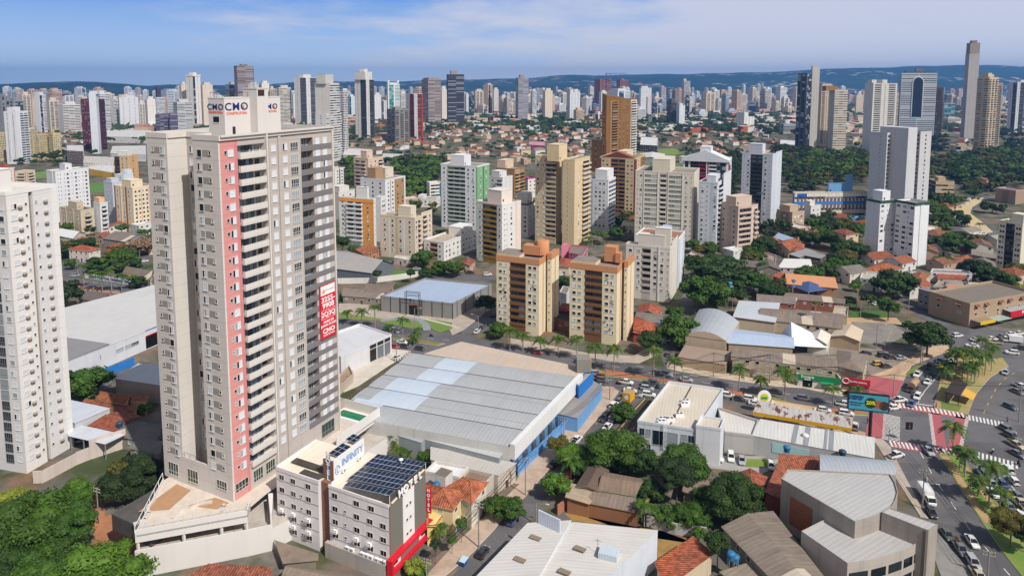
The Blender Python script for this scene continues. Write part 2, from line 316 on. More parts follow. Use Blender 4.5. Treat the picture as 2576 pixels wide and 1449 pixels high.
# ---------------- facades and towers ----------------
CW={'.':.8,',':.35,'w':1.3,'W':2.2,'V':3.,'U':2.2,'B':3.6,'P':3.6,'H':3.6,'G':1.6,'|':.5,'S':2.2}
def face_fr(P0,rz):
 c,s_=math.cos(rz),math.sin(rz)
 return lambda s,d,z:(P0[0]+s*c+d*s_,P0[1]+s*s_-d*c,z)
def facade(b,it,P0,rz,w,spec,nfl,fh,z0,ztop,pal,ind=False,zb=0.,par=None,wk=('plain',),glass=None,frame='e8e6e2',rec=1.3,parh=1.05,rng=None,glassm=None,fw=1.):
 """one wall read as columns from photo left to right; digits switch the paint"""
 rng=rng or random.Random(len(spec)*31+int(w*7));fr=face_fr(P0,rz);cur=0;cols=[]
 for ch in spec:
  if ch.isdigit():cur=int(ch)
  else:cols.append((ch,CW[ch],cur))
 tot=sum(c[1]for c in cols);k=w/tot;s=0.;gm=glassm or mglass();zf0=z0+zb
 for ch,cw,pi in cols:
  a,e=s,s+cw*k;s=e;m=pal[pi];mid=(a+e)/2;ww=e-a
  if ch=='|':
   b.poly([fr(a,.3,z0),fr(e,.3,z0),fr(e,.3,ztop),fr(a,.3,ztop)],m);b.poly([fr(a,0,z0),fr(a,.3,z0),fr(a,.3,ztop),fr(a,0,ztop)],m);b.poly([fr(e,.3,z0),fr(e,0,z0),fr(e,0,ztop),fr(e,.3,ztop)],m);b.poly([fr(a,.3,ztop),fr(e,.3,ztop),fr(e,0,ztop),fr(a,0,ztop)],m);continue
  if ch=='B':
   zt=zf0+nfl*fh
   for lo,hi in((z0,zf0),(zt,ztop)):
    if hi-lo>.01:b.poly([fr(a,0,lo),fr(e,0,lo),fr(e,0,hi),fr(a,0,hi)],m)
   b.poly([fr(a,-rec,zf0),fr(e,-rec,zf0),fr(e,-rec,zt),fr(a,-rec,zt)],m)
   b.poly([fr(a,0,zf0),fr(a,-rec,zf0),fr(a,-rec,zt),fr(a,0,zt)],m);b.poly([fr(e,-rec,zf0),fr(e,0,zf0),fr(e,0,zt),fr(e,-rec,zt)],m)
   pm=pal[par]if par is not None else m
   for f in range(nfl+1):
    z=zf0+f*fh;b.poly([fr(a,-rec,z),fr(a,0,z),fr(e,0,z),fr(e,-rec,z)],m);b.poly([fr(a,0,z-.12),fr(a,-rec,z-.12),fr(e,-rec,z-.12),fr(e,0,z-.12)],m)
    if f==nfl:break
    if ind:
     key=('bal',round(ww,2),pm.name,parh)
     if key not in WP:
      q=MB();q.box(-ww/2,-.16,-.2,ww/2,.0,parh,pm);WP[key]=q
      q=MB();q.poly([(-ww*.4,-.04,0),(ww*.4,-.04,0),(ww*.4,-.04,2.2),(-ww*.4,-.04,2.2)],gm);WP[('door',)+key]=q
     it.append(('balcony_parapet',WP[key],*fr(mid,0,z),rz));it.append(('balcony_door',WP[('door',)+key],*fr(mid,-rec,z),rz))
    else:
     for d0,d1,z1,z2,mm in((.08,.08,z-.2,z+parh,pm),):
      b.poly([fr(a,d0,z1),fr(e,d0,z1),fr(e,d0,z2),fr(a,d0,z2)],mm);b.poly([fr(a,d0,z2),fr(e,d0,z2),fr(e,-.05,z2),fr(a,-.05,z2)],mm)
     b.poly([fr(a+ww*.1,-rec+.04,z),fr(e-ww*.1,-rec+.04,z),fr(e-ww*.1,-rec+.04,z+2.2),fr(a+ww*.1,-rec+.04,z+2.2)],gm)
   continue
  if ch=='G':
   b.poly([fr(a,0,z0),fr(e,0,z0),fr(e,0,ztop),fr(a,0,ztop)],m)
   for f in range(nfl):b.poly([fr(a+.1,.05,zf0+f*fh+.25),fr(e-.1,.05,zf0+f*fh+.25),fr(e-.1,.05,zf0+f*fh+fh-.1),fr(a+.1,.05,zf0+f*fh+fh-.1)],gm)
   continue
  b.poly([fr(a,0,z0),fr(e,0,z0),fr(e,0,ztop),fr(a,0,ztop)],m)
  if ch in '.,':continue
  for f in range(nfl):
   z=zf0+f*fh
   if ch=='P':
    pm=pal[par]if par is not None else m
    if ind:
     key=('pbal',round(ww,2),pm.name)
     if key not in WP:
      q=MB();q.box(-ww*.48,-1.2,-.15,ww*.48,0,.0,pm);q.box(-ww*.48,-1.2,0,ww*.48,-1.08,parh,pm);q.box(-ww*.48,-1.08,0,-ww*.48+.12,0,parh,pm);q.box(ww*.48-.12,-1.08,0,ww*.48,0,parh,pm);WP[key]=q
      q=MB();q.poly([(-ww*.38,-.04,0),(ww*.38,-.04,0),(ww*.38,-.04,2.15),(-ww*.38,-.04,2.15)],gm);WP[('door',)+key]=q
     it.append(('balcony',WP[key],*fr(mid,0,z),rz));it.append(('balcony_door',WP[('door',)+key],*fr(mid,0,z),rz))
    else:
     x0,x1=a+ww*.04,e-ww*.04
     b.poly([fr(x0,1.1,z-.15),fr(x1,1.1,z-.15),fr(x1,1.1,z+parh),fr(x0,1.1,z+parh)],pm);b.poly([fr(x0,0,z),fr(x0,1.1,z),fr(x1,1.1,z),fr(x1,0,z)],pm)
     b.poly([fr(x0,1.1,z-.15),fr(x0,0,z-.15),fr(x1,0,z-.15),fr(x1,1.1,z-.15)],pm);b.poly([fr(x0,0,z-.15),fr(x0,1.1,z-.15),fr(x0,1.1,z+parh),fr(x0,0,z+parh)],pm);b.poly([fr(x1,1.1,z-.15),fr(x1,0,z-.15),fr(x1,0,z+parh),fr(x1,1.1,z+parh)],pm)
     b.poly([fr(a+ww*.12,.05,z),fr(e-ww*.12,.05,z),fr(e-ww*.12,.05,z+2.15),fr(a+ww*.12,.05,z+2.15)],gm)
    continue
   wd,hh,zz={'w':(.6,.65,1.45),'W':(1.35,1.2,.95),'V':(2.1,1.25,.9),'U':(1.35,1.2,.95),'H':(ww*.96,1.35,.95),'S':(1.35,1.4,.9)}[ch]
   if ch in 'WVUSw':wd=min(wd*fw,ww*.82)
   if ind and ch!='H':
    kd='plain' if ch=='w' else rng.choice(wk);nm='bathroom_window' if ch=='w' else('wide_window' if ch=='V' else 'window')
    it.append((nm,wproto(kd,wd,hh,frame,glass,rng.randrange(2)),*fr(mid,0,z+zz),rz))
    if ch in 'WUV' and rng.random()<.13:
     if 'ac' not in WP:q=MB();q.box(-.4,-.45,0,.4,0,.5,mflat('b4aea6',.6,.2));WP['ac']=q
     it.append(('air_conditioner',WP['ac'],*fr(mid+rng.choice((-.2,.3)),0,z+.2),rz))
   elif ind:
    it.append(('ribbon_window',wproto('grid',round(wd,2),hh,frame,glass),*fr(mid,0,z+zz),rz))
   else:
    b.poly([fr(mid-wd/2,.05,z+zz),fr(mid+wd/2,.05,z+zz),fr(mid+wd/2,.05,z+zz+hh),fr(mid-wd/2,.05,z+zz+hh)],gm)
def roof_deck(b,x0,y0,x1,y1,h,wm,rm,drop=.9,out=.08,t=.25):
 b.poly([(x0,y0,h-drop),(x1,y0,h-drop),(x1,y1,h-drop),(x0,y1,h-drop)],rm)
 b.ring(x0-out,y0-out,x1+out,y1+out,h-drop,h+.12,t,wm)
def tower(label,S,L='.W.W.',Rr='.W.W.',fh=2.9,pal=('d9d2c4',),ph=(),ind=False,zb=3.,tp=1.6,par=None,wk=('plain',),rc='8d8780',name='apartment_tower',cat='tower',group=None,frame='e8e6e2',gc=None,gp=.25,rec=1.3,extra=None,cop=None,parh=1.05,fw=1.,line=.12):
 P,h,wl,wr,th=S;rt=root(name,P,yaw(th),label,cat,group)
 nfl=max(1,round((h-zb-tp)/fh));fh=(h-zb-tp)/nfl
 pm=[mwall(c,round(fh,2),line)for c in pal];b=MB();it=[];gm=mglass(gc)if gc else mglass(p=gp)
 kw=dict(pal=pm,ind=ind,zb=zb,par=par,wk=wk,frame=frame,rec=rec,glassm=gm,parh=parh,fw=fw,glass=gm.name)
 facade(b,it,(0,wl),R(-90),wl,L,nfl,fh,0,h,**kw);facade(b,it,(0,0),0,wr,Rr,nfl,fh,0,h,**kw)
 b.poly([(wr,0,0),(wr,wl,0),(wr,wl,h),(wr,0,h)],pm[0]);b.poly([(wr,wl,0),(0,wl,0),(0,wl,h),(wr,wl,h)],pm[0])
 b.build('wall',rt);r=MB();roof_deck(r,0,0,wr,wl,h,mwall(cop,3,0)if cop else pm[0],msheet(rc,'6b6660'));r.build('roof',rt)
 for q in ph:
  u0,u1,v0,v1,hh=q[:5];p=MB();m=mwall(q[5]if len(q)>5 else pal[0],3.,0)
  p.box(u0*wr,v0*wl,h-.9,u1*wr,v1*wl,h+hh,m,msheet(rc,'6b6660'));
  p.box(u0*wr-.12,v0*wl-.12,h+hh,u1*wr+.12,v1*wl+.12,h+hh+.2,m)
  if hh>3 and(u1-u0)*wr>2.5:p.poly([(u0*wr+1.,v0*wl-.05,h+.4),(u0*wr+2.,v0*wl-.05,h+.4),(u0*wr+2.,v0*wl-.05,h+1.6),(u0*wr+1.,v0*wl-.05,h+1.6)],gm)
  p.build('penthouse',rt)
 place_parts(rt,it)
 if extra:extra(rt,h,wl,wr,fh,nfl,pm)
 return rt
 # ---------------- low buildings from the four roof corners (pixels at eave height) ----------------
def quad_world(px,z):
 pts=[G(p,z)for p in px];a=sum(pts[i].x*pts[(i+1)%4].y-pts[(i+1)%4].x*pts[i].y for i in range(4))
 return pts if a>0 else[pts[0],pts[3],pts[2],pts[1]]
def local(pts):
 o=pts[0];e=pts[1]-pts[0];rz=math.atan2(e.y,e.x);c,s_=math.cos(rz),math.sin(rz)
 return Vector((o.x,o.y,0)),rz,[((p.x-o.x)*c+(p.y-o.y)*s_,-(p.x-o.x)*s_+(p.y-o.y)*c)for p in pts]
def off(pl,d):
 n=len(pl);cx=sum(p[0]for p in pl)/n;cy=sum(p[1]for p in pl)/n;out=[]
 for x,y in pl:
  l=math.hypot(x-cx,y-cy)or 1;k=1+d*1.4/l;out.append((cx+(x-cx)*k,cy+(y-cy)*k))
 return out
def roof_on(b,pl,z,kind,rise,rmx,rmy,wm,over=.4,ridge_axis=0):
 """rmx: sheets whose ribs run across x; ridge along edge 0-1 when ridge_axis is 0"""
 if kind=='flat':
  b.poly([(*p,z-.7)for p in pl],rmx);o=off(pl,.08);i=off(pl,-.22);n=len(pl)
  for k in range(n):
   j=(k+1)%n
   b.poly([(*o[k],z-.7),(*o[j],z-.7),(*o[j],z+.05),(*o[k],z+.05)],wm);b.poly([(*i[j],z-.7),(*i[k],z-.7),(*i[k],z+.05),(*i[j],z+.05)],wm);b.poly([(*o[k],z+.05),(*o[j],z+.05),(*i[j],z+.05),(*i[k],z+.05)],wm)
  return
 q=off(pl,over)
 if ridge_axis:q=q[1:]+q[:1]
 a,e,c,d=q;mid=lambda p,r,t=.5:(p[0]+(r[0]-p[0])*t,p[1]+(r[1]-p[1])*t)
 rm=rmy if ridge_axis else rmx;rm2=rmx if ridge_axis else rmy;t=.14
 if kind=='shed':
  top=[(*a,z),(*e,z),(*c,z+rise),(*d,z+rise)];b.poly(top,rm);b.poly([(x,y,zz-t)for x,y,zz in reversed(top)],wm)
  for k in range(4):j=(k+1)%4;b.poly([(top[k][0],top[k][1],top[k][2]-t),(top[j][0],top[j][1],top[j][2]-t),top[j],top[k]],wm)
  if over<.3:
   pass
  return
 m0,m1=mid(a,d),mid(e,c)
 if kind=='hip':
  L=math.dist(m0,m1);Wd=math.dist(a,d);k=min(.48,Wd/2/L);r0,r1=mid(m0,m1,k),mid(m0,m1,1-k)
 else:r0,r1=m0,m1
 zr=z+rise
 b.poly([(*a,z),(*e,z),(*r1,zr),(*r0,zr)],rm);b.poly([(*c,z),(*d,z),(*r0,zr),(*r1,zr)],rm)
 for(x,y),(x2,y2)in((a,e),(c,d)):b.poly([(x,y,z-t),(x2,y2,z-t),(x2,y2,z),(x,y,z)],wm)
 if kind=='hip':
  b.poly([(*e,z),(*c,z),(*r1,zr)],rm2);b.poly([(*d,z),(*a,z),(*r0,zr)],rm2)
  for(x,y),(x2,y2)in((e,c),(d,a)):b.poly([(x,y,z-t),(x2,y2,z-t),(x2,y2,z),(x,y,z)],wm)
  cap=mflat('a2674a',.85,.3,3)
  if rm.name.startswith('tile'):
   for p0,p1 in((a,r0),(d,r0),(e,r1),(c,r1)):b.bar((*p0,z+.02),(*p1,zr+.02),.13,cap,n=5)
   b.bar((*r0,zr+.02),(*r1,zr+.02),.14,cap,n=5)
 else:
  g=off(pl,-.02);g=g[1:]+g[:1]if ridge_axis else g
  b.poly([(*g[1],z-.2),(*g[2],z-.2),(*mid(g[1],g[2]),zr-.1)],wm);b.poly([(*g[3],z-.2),(*g[0],z-.2),(*mid(g[3],g[0]),zr-.1)],wm)
  b.poly([(*a,z-t),(*r0,zr-t),(*r0,zr),(*a,z)],wm);b.poly([(*r0,zr-t),(*d,z-t),(*d,z),(*r0,zr)],wm)
  b.poly([(*r1,zr-t),(*e,z-t),(*e,z),(*r1,zr)],wm);b.poly([(*c,z-t),(*r1,zr-t),(*r1,zr),(*c,z)],wm)
  if rm.name.startswith('tile'):b.bar((*r0,zr+.02),(*r1,zr+.02),.14,mflat('a2674a',.85,.3,3),n=5)
ROOFM={'tile':lambda h,ax:mtile(h,ax),'corr':lambda h,ax:mcorr(h,ax),'fib':lambda h,ax:mcorr(h,ax,pitch=1.0,var=.6,rough=.9,seam=3.,patch=.035,patchc='b8ac9a'),'conc':lambda h,ax:msheet(h,'625c56')}
def low(label,px,z,wall='d8d0c4',roof='tile',rc='b5603c',kind='hip',rise=None,name='house',cat='house',group=None,ra=None,wins=True,over=.45,doors=True,rotate=0,gc=None,world=None):
 pts=world or quad_world(px,z)
 if rotate:pts=pts[rotate:]+pts[:rotate]
 o,rz,pl=local(pts);l01=math.dist(pl[0],pl[1]);l12=math.dist(pl[1],pl[2])
 if ra is None:ra=0 if l01>=l12 else 1
 wd=l12 if ra==0 else l01
 if rise is None:rise=min(2.6,wd*.2)if kind in('hip','gable')else.8
 rt=root(name,o,rz,label,cat,group);wm=mwall(wall,3.,.05,.35);b=MB();n=len(pl)
 zw=z-(.05 if kind!='flat' else.0)
 for k in range(n):
  j=(k+1)%n;zt=[zw,zw]
  if kind=='shed' and over<.3:
   idx=[(k-ra)%4,(j-ra)%4];zt=[zw+(rise if i>=2 else 0)-.1 for i in idx]
  b.poly([(*pl[k],0),(*pl[j],0),(*pl[j],zt[1]),(*pl[k],zt[0])],wm)
 b.build('wall',rt);r=MB();mk=ROOFM[roof];roof_on(r,pl,z,kind,rise,mk(rc,0),mk(rc,1),wm,over,ra);r.build('roof',rt)
 if wins:
  it=[];rg=random.Random(int(o.x*13+o.y*7))
  for k in range(n):
   j=(k+1)%n;a,e=Vector(pl[k]),Vector(pl[j]);d=e-a;l=d.length;nw=int(l/3.2);ang=math.atan2(d.y,d.x)
   nrm=Vector((d.y,-d.x));wn=Vector((nrm.x*math.cos(rz)-nrm.y*math.sin(rz),nrm.x*math.sin(rz)+nrm.y*math.cos(rz)))
   if wn.dot(Vector((o.x,o.y)))>0:continue
   for i in range(nw):
    for fl in range(max(1,int(z/3.1))):
     p=a+d*((i+.5)/nw);z_=z-1.75-fl*2.9
     if z_<.4:continue
     if fl==int(z/3.1)-1 and i==nw//2 and doors:
      q=WP.get('hdoor')
      if q is None:q=MB();q.box(-.5,-.06,0,.5,0,2.1,mflat('5a4636',.6,.2));q.box(-.58,-.09,2.1,.58,0,2.2,mflat('d8d4cc',.6,0));WP['hdoor']=q
      it.append(('door',q,p.x,p.y,.02,ang))
     else:it.append(('window',wproto('plain',1.2,1.1,'d8d4cc',mglass().name),p.x,p.y,z_,ang))
  place_parts(rt,it)
 return rt
 # ---------------- lettering ----------------
def text(rt,s,loc,rz,size,m,name='lettering',bold=.02,align='CENTER',shear=0.,rx=90,space=1.,ext=.03,sx=1.):
 c=bpy.data.curves.new(name,'FONT');c.body=s;c.size=size;c.align_x=align;c.align_y='CENTER';c.offset=bold*size;c.extrude=ext;c.shear=shear;c.space_character=space;c.resolution_u=3
 c.materials.append(m);t_=bpy.data.objects.new(name,c);me=bpy.data.meshes.new_from_object(t_);bpy.data.objects.remove(t_);bpy.data.curves.remove(c);o=bpy.data.objects.new(name,me);COL.objects.link(o);o.parent=rt;o.location=loc;o.rotation_euler=(R(rx),0,rz);o.scale=(sx,1,1);return o
# ---------------- ground, hills, roads ----------------
def sheet(name,px,z,m,world=False):
 b=MB();b.poly([((p[0],p[1],z)if world else(*G(p)[:2],z))for p in px],m);return struct(name,b)
def ground():
 n=90;b=MB()
 m=NT('town_ground');
 near=mground('near_soil',('7d7165','73706b','4a5234','80634f','64615d','3f4a2c'),(.02,.05,.03,.06))
 b.poly([(-900,20,0),(1200,20,0),(1200,1300,0),(-900,1300,0)],near)
 far=mdistrict()
 for q in([(-14000,1300),(14000,1300),(14000,10400),(-14000,10400)],[(-14000,-800),(-900,-800),(-900,1300),(-14000,1300)],[(1200,-800),(14000,-800),(14000,1300),(1200,1300)],[(-900,-800),(1200,-800),(1200,20),(-900,20)]):
  b.poly([(*p,0)for p in q],far)
 struct('ground',b)
ground()
def hills():
 """wooded ridges closing the plain, low at the left, a long plateau at the right"""
 s=NT('wooded_hills');o=s.tc.outputs['Object']
 v=s.noise(.0012,8,.65);v2=s.noise(.006,6,.7)
 col=s.mix(s.ramp(v2,.35,.7),rgb('1a2e28'),rgb('263c30'));col=s.mix(s.ramp(v,.52,.6,0,.8),col,rgb('34483a'))
 w=s.n('TexVoronoi',{'Vector':o,'Scale':.02});wn=s.n('TexWhiteNoise',{'Vector':w.outputs['Position']},noise_dimensions='3D').outputs['Value']
 col=s.mix(s.mth('MULTIPLY',s.mth('GREATER_THAN',wn,.86),s.mth('GREATER_THAN',s.noise(.0009,4),.54)),col,rgb('b8a898'));mt=s.done(col,.95,.05)
 prof=[(-900,40),(-400,30),(0,22),(200,12),(330,2),(430,0),(560,-4),(700,-6),(900,-4),(1080,-6),(1180,4),(1400,10),(1480,16),(1560,10),(1700,12),(1800,16),(1900,20),(2060,26),(2200,32),(2400,40),(2500,42),(2600,44),(3000,40),(3600,44)]
 top=[(-900,212),(-200,213),(0,211),(60,209),(160,206),(240,207),(300,212),(370,216),(430,213),(600,216),(800,205),(1000,206),(1150,201),(1300,198),(1420,190),(1500,190),(1700,187),(1900,183),(2060,175),(2200,171),(2380,166),(2480,164),(2576,168),(2800,165),(3600,170)]
 def at(t,x):
  for(x0,y0),(x1,y1)in zip(t,t[1:]):
   if x0<=x<=x1:k=(x-x0)/(x1-x0);k=k*k*(3-2*k);return y0+(y1-y0)*k
  return t[0][1]if x<t[0][0]else t[-1][1]
 rg=random.Random(4);nx,ny=170,16;vs=[];ph=[(rg.uniform(.004,.05),rg.uniform(0,6.28))for _ in range(8)]
 for j in range(ny):
  t=j/(ny-1)
  for i in range(nx):
   px=-850+4400*i/(nx-1);left=1-min(1,max(0,(px-380)/500));y1=8200-2600*left;y0=y1*.52
   Y=y0+(y1-y0)*t*1.25;zt=hz(at(top,px)+sum(math.sin(px*f*1.3+p)for f,p in ph)*.35,y1)
   tt=min(1,t/.8);e=(tt*tt*(3-2*tt))**1.25;z=zt*e*(1-max(0,t-.8)*1.2)+sum(math.sin(px*f*2+p+t*9)for f,p in ph)*3*tt*(1-tt)*3
   vs.append((gx(px,Y,0),Y,max(-3.,z)-(.6 if t==0 else 0)))
 b=MB();b.faces(vs,[(j*nx+i,j*nx+i+1,(j+1)*nx+i+1,(j+1)*nx+i)for j in range(ny-1)for i in range(nx-1)],mt,True);struct('hills',b)
hills()
ASP=masphalt();WHITE=mflat('d8d6d0',.8,.25,1.5);YEL=mflat('cda63c',.8,.25,1.5);BRICK=msheet('b06a55','8d5a4a',.6);REDP=msheet('a8585c','946264',.6,.3)
GRASS=msheet('64783a','867e50',.6,.25);PAVE=msheet('b0a396','8f857a',.6,.3);KERB=mflat('d9d5cc',.8,.2);DIRT=msheet('b07a58','8f5f48',.7,.15);DRY=msheet('a07c4c','7d6a3c',.7,.3)
def strip(name,px,w,z,m):
 P=[G(p)for p in px];b=MB();n=len(P);Lf=[];Rt=[]
 for i in range(n):
  d=(P[min(n-1,i+1)]-P[max(0,i-1)]);d.z=0;d.normalize();q=Vector((-d.y,d.x,0))*(w/2);Lf.append(P[i]+q);Rt.append(P[i]-q)
 for i in range(n-1):b.poly([(*Rt[i][:2],z),(*Rt[i+1][:2],z),(*Lf[i+1][:2],z),(*Lf[i][:2],z)],m)
 return struct(name,b)
def raised(name,px,m,h=.14,side=None,world=False):
 P=[p if world else G(p)for p in px];a=sum(P[i][0]*P[(i+1)%len(P)][1]-P[(i+1)%len(P)][0]*P[i][1]for i in range(len(P)))
 if a<0:P=P[::-1]
 b=MB();b.prism([(p[0],p[1])for p in P],-.05,h,side or KERB,m);return struct(name,b)
def dashes(name,px,m=None,ln=2.6,gap=3.6,w=.16,z=.03):
 b=MB();P=[G(p)for p in px];m=m or WHITE;carry=0.
 for a,e in zip(P,P[1:]):
  d=e-a;d.z=0;l=d.length;d.normalize();q=Vector((-d.y,d.x,0))*w/2;t=-carry
  while t<l:
   s0,s1=max(0,t),min(l,t+ln)
   if s1>s0:A,E=a+d*s0,a+d*s1;b.poly([(*(A-q)[:2],z),(*(E-q)[:2],z),(*(E+q)[:2],z),(*(A+q)[:2],z)],m)
   t+=ln+gap
  carry=l-(t-ln-gap)
 return struct(name,b)
def zebra(name,p0,p1,depth,n,m=None,duty=.5,z=.034,skew=None):
 a,e=G(p0),G(p1);d=e-a;d.z=0;l=d.length;d.normalize();q=skew or Vector((-d.y,d.x,0));b=MB();m=m or WHITE
 for i in range(n):
  s0=l*i/n;s1=s0+l/n*duty;A,E=a+d*s0,a+d*s1
  b.poly([(*A[:2],z),(*E[:2],z),(*(E+q*depth)[:2],z),(*(A+q*depth)[:2],z)],m)
 return struct(name,b)
 # avenue crossing the view from the left to the junction: one sheet, islands and kerbs set on it
ave=[B1(560,885),B1(900,930),B1(1450,1010),B2(810,1290),C2(1400,60),C2(1990,150),C3(0,250),C3(650,350),C3(960,402),C3(1250,425),C3(1500,470),C3(2000,560),C3(2557,640),C4(420,655),C4(800,735),C4(1180,790),C4(1500,880)]
ave2=[C4(1400,1230),C4(1090,1130),C4(900,1060),C4(0,900),C3(2070,790),C3(1400,720),C3(900,640),C3(780,560),C2(1500,330),C2(1300,330),C2(700,200),B2(560,1449),B1(1450,1110),B1(900,1080),B1(560,1000)]
sheet('avenue',ave+ave2,.004,ASP)
# avenue of the right: lower carriageways, junction, upper arm
sheet('junction',[C4(1080,880),C4(1260,780),C4(1400,540),C4(1480,440),C4(1640,380),C4(1880,270),C4(2557,120),C4(2700,100),C4(2700,1500),C4(2300,1449),C4(1250,1449),C4(1290,1220),C4(1100,1150)],.012,ASP)
sheet('boulevard',[C4(1255,1180),C4(2700,1300),D4(2750,300),D4(2900,1700),D4(2200,1700),D4(2060,1430),D4(1700,970),D4(1560,780),D4(1440,560),D4(1320,330)],.008,ASP)
sheet('upper_road',[C4(1840,290),C4(1500,430),B4(1700,1340),B4(1560,1290),B4(1420,1180),B4(1290,1020),B4(1350,1000),B4(1620,1240),B4(1900,1380),B4(2600,1430),C4(2700,110),C4(2300,290)],.006,ASP)
sheet('curved_road',[B4(1650,370),B4(1830,290),B4(1960,190),B4(2060,130),B4(2200,120),B4(2300,150),B4(2150,190),B4(2070,260),B4(2060,310),B4(2200,380),B4(2330,470),B4(2310,600),B4(2000,620),B4(1800,560),B4(1900,430),B4(1820,320)],.004,ASP)
raised('road_median',[B4(1870,250),B4(1990,185),B4(2090,145),B4(2170,140),B4(2140,180),B4(2060,230),B4(2040,290),B4(2150,370),B4(2260,470),B4(2180,480),B4(2010,400),B4(1880,320)],msheet('c4b088','a89468',.6))
# side streets
sheet('side_street',[C3(1500,470),C3(1460,330),C3(1480,190),C3(1510,100),B3(1560,1330),B3(1640,1180),B3(1740,800),B3(1700,640),B3(1800,640),B3(1860,830),B3(1740,1230),B3(1680,1449),C3(1640,140),C3(1620,260),C3(1600,470)],.008,ASP)
sheet('cross_street',[C2(1990,150),B2(2000,1400),B2(2180,1290),B2(2330,1130),B2(2450,1000),B2(2560,920),B3(300,900),B3(100,1100),C2(2300,60),C2(2110,170)],.008,ASP)
sheet('street',[C3(900,640),C3(1110,610),C3(1330,760),C3(1060,1000),C3(1000,1050),C3(820,1260),D3(500,520),D3(330,740),D3(0,1150),D2(2557,1250),D2(2300,1449),D2(1900,1449),D2(2080,1260),D2(2300,1010),D3(0,830),D3(160,700),D3(420,400),C3(560,1250),C3(680,1190),C3(880,960),C3(1000,780)],.008,ASP)
sheet('back_street',[B1(560,780),B1(1000,720),B1(1450,690),B1(1450,760),B1(1330,790),B1(700,880),B1(560,880)],.008,ASP)
sheet('dirt_street',[D1(860,1300),D1(900,1100),D1(870,900),D1(700,800),D1(800,650),D1(1150,480),D1(1290,600),D1(1000,760),D1(1010,870),D1(1290,800),D1(1330,1000),D1(1290,1449),D1(700,1449)],.006,DIRT)
sheet('rear_street',[C1(600,560),C1(1000,560),C1(1330,430),C1(1500,390),C1(1500,440),C1(1110,560),C1(1040,640),C1(620,720)],.006,ASP)
sheet('upper_street',[B2(1640,900),B2(1950,870),B2(2320,880),B2(2320,930),B2(1900,925),B2(1640,935)],.008,ASP)
# pavements and islands
raised('avenue_median',[B1(560,985),B1(760,985),B1(1150,1040),B1(1150,1060),B1(760,1020),B1(560,1010)],msheet('b0745a','8a8450',.7,.3))
raised('avenue_median',[C2(1320,175),C2(1480,180),C2(1830,232),C2(1760,250),C2(1480,212),C2(1330,195)],msheet('5f7a34','b06a55',.8,.15))
raised('avenue_median',[C3(820,475),C3(1100,520),C3(1460,572),C3(1800,630),C3(2150,680),C3(2557,750),C4(320,800),C4(620,850),C4(1060,890),C4(1060,925),C4(560,890),C4(0,800),C3(2060,690),C3(1470,608),C3(960,548),C3(815,515)],msheet('7d8040','b06a55',.9,.12))
strip('brick_path',[C3(930,488),C3(1460,580),C3(2080,678),C4(100,778),C4(600,860),C4(1040,900)],1.3,.152,BRICK)
raised('pavement',[C3(1515,470),C3(1640,500),C3(2000,562),C3(2557,642),C4(420,657),C4(800,737),C4(900,700),C4(820,660),C4(380,590),C3(2500,590),C3(1720,460),C3(1600,390),C3(1530,400)],msheet('c2b09c','9a8a72',.6))
raised('pavement',[C3(0,245),C3(700,350),C3(960,400),C3(1250,420),C3(1440,330),C3(1450,200),C3(1200,350),C3(780,330),C3(300,230),C3(0,180)],PAVE)
raised('pavement',[C2(1840,40),C2(1400,20),C2(810,-70),C2(810,-150),C2(1200,-160),C2(1700,-60),C2(2000,-90),C2(2240,-170),C2(2290,-120),C2(2010,100),C2(1900,150)],PAVE)
raised('pavement',[C3(880,640),C3(1000,650),C3(1060,690),C3(960,830),C3(680,1150),C3(540,1250),D3(420,390),D3(160,680),D3(0,830),D2(2300,1010),D2(2060,1260),D2(1830,1449),D2(1650,1449),D2(1900,1170),D2(2557,560),D3(60,560),C3(130,1440),C3(500,1110),C3(700,880)],msheet('b8a292','95806e',.6,.25))
raised('pavement',[C4(800,720),C4(1090,540),C4(1400,590),C4(1330,740),C4(1230,790),C4(1000,760)],REDP)
raised('pavement',[C4(1090,540),C4(1400,590),C4(1480,440),C4(1840,300),C4(1830,250),C4(1700,250),C4(1520,330),C4(1260,480)],msheet('c2a488','a08866',.6))
sheet('verge',[C4(1410,540),C4(1490,520),C4(1620,410),C4(1570,420),C4(1440,500)],.146,GRASS)
raised('pavement',[D4(1290,330),D4(1330,330),D4(1450,560),D4(1570,790),D4(1640,900),D4(1560,880),D4(1500,780),D4(1330,520),D4(1240,340),C4(1100,1140),C4(1200,1150),C4(1280,1230)],PAVE)
raised('pavement',[D4(1640,900),D4(1760,1060),D4(2060,1449),D4(2200,1700),D4(1850,1700),D4(1660,1180)],msheet('8a8784','77736f',.6))
raised('junction_island',[C4(2020,910),C4(2090,720),C4(2240,550),C4(2410,450),C4(2350,370),C4(2240,380),C4(1900,330),C4(1850,420),C4(1760,540),C4(1720,720),C4(1700,790),C4(1690,850),C4(1900,890)],msheet('a98f68','7f8a48',.8,.25),side=KERB)
sheet('lawn',[C4(1760,790),C4(1960,820),C4(1930,890),C4(1760,860)],.15,GRASS);sheet('lawn',[C4(1930,590),C4(2100,600),C4(2050,640),C4(1900,650)],.15,GRASS)
raised('boulevard_median',[D4(1730,280),D4(1760,275),D4(1900,290),D4(2010,360),D4(2110,540),D4(2230,690),D4(2400,830),D4(2600,1000),D4(2800,1250),D4(2700,1700),D4(2560,1480),D4(2400,1280),D4(2200,1000),D4(2030,740),D4(1860,470)],msheet('688436','90885a',.6,.2),side=KERB)
strip('dirt_path',[D4(1790,300),D4(1860,390),D4(1960,560),D4(2110,800),D4(2220,940)],1.6,.15,msheet('b0906c','9a7c58',.5))
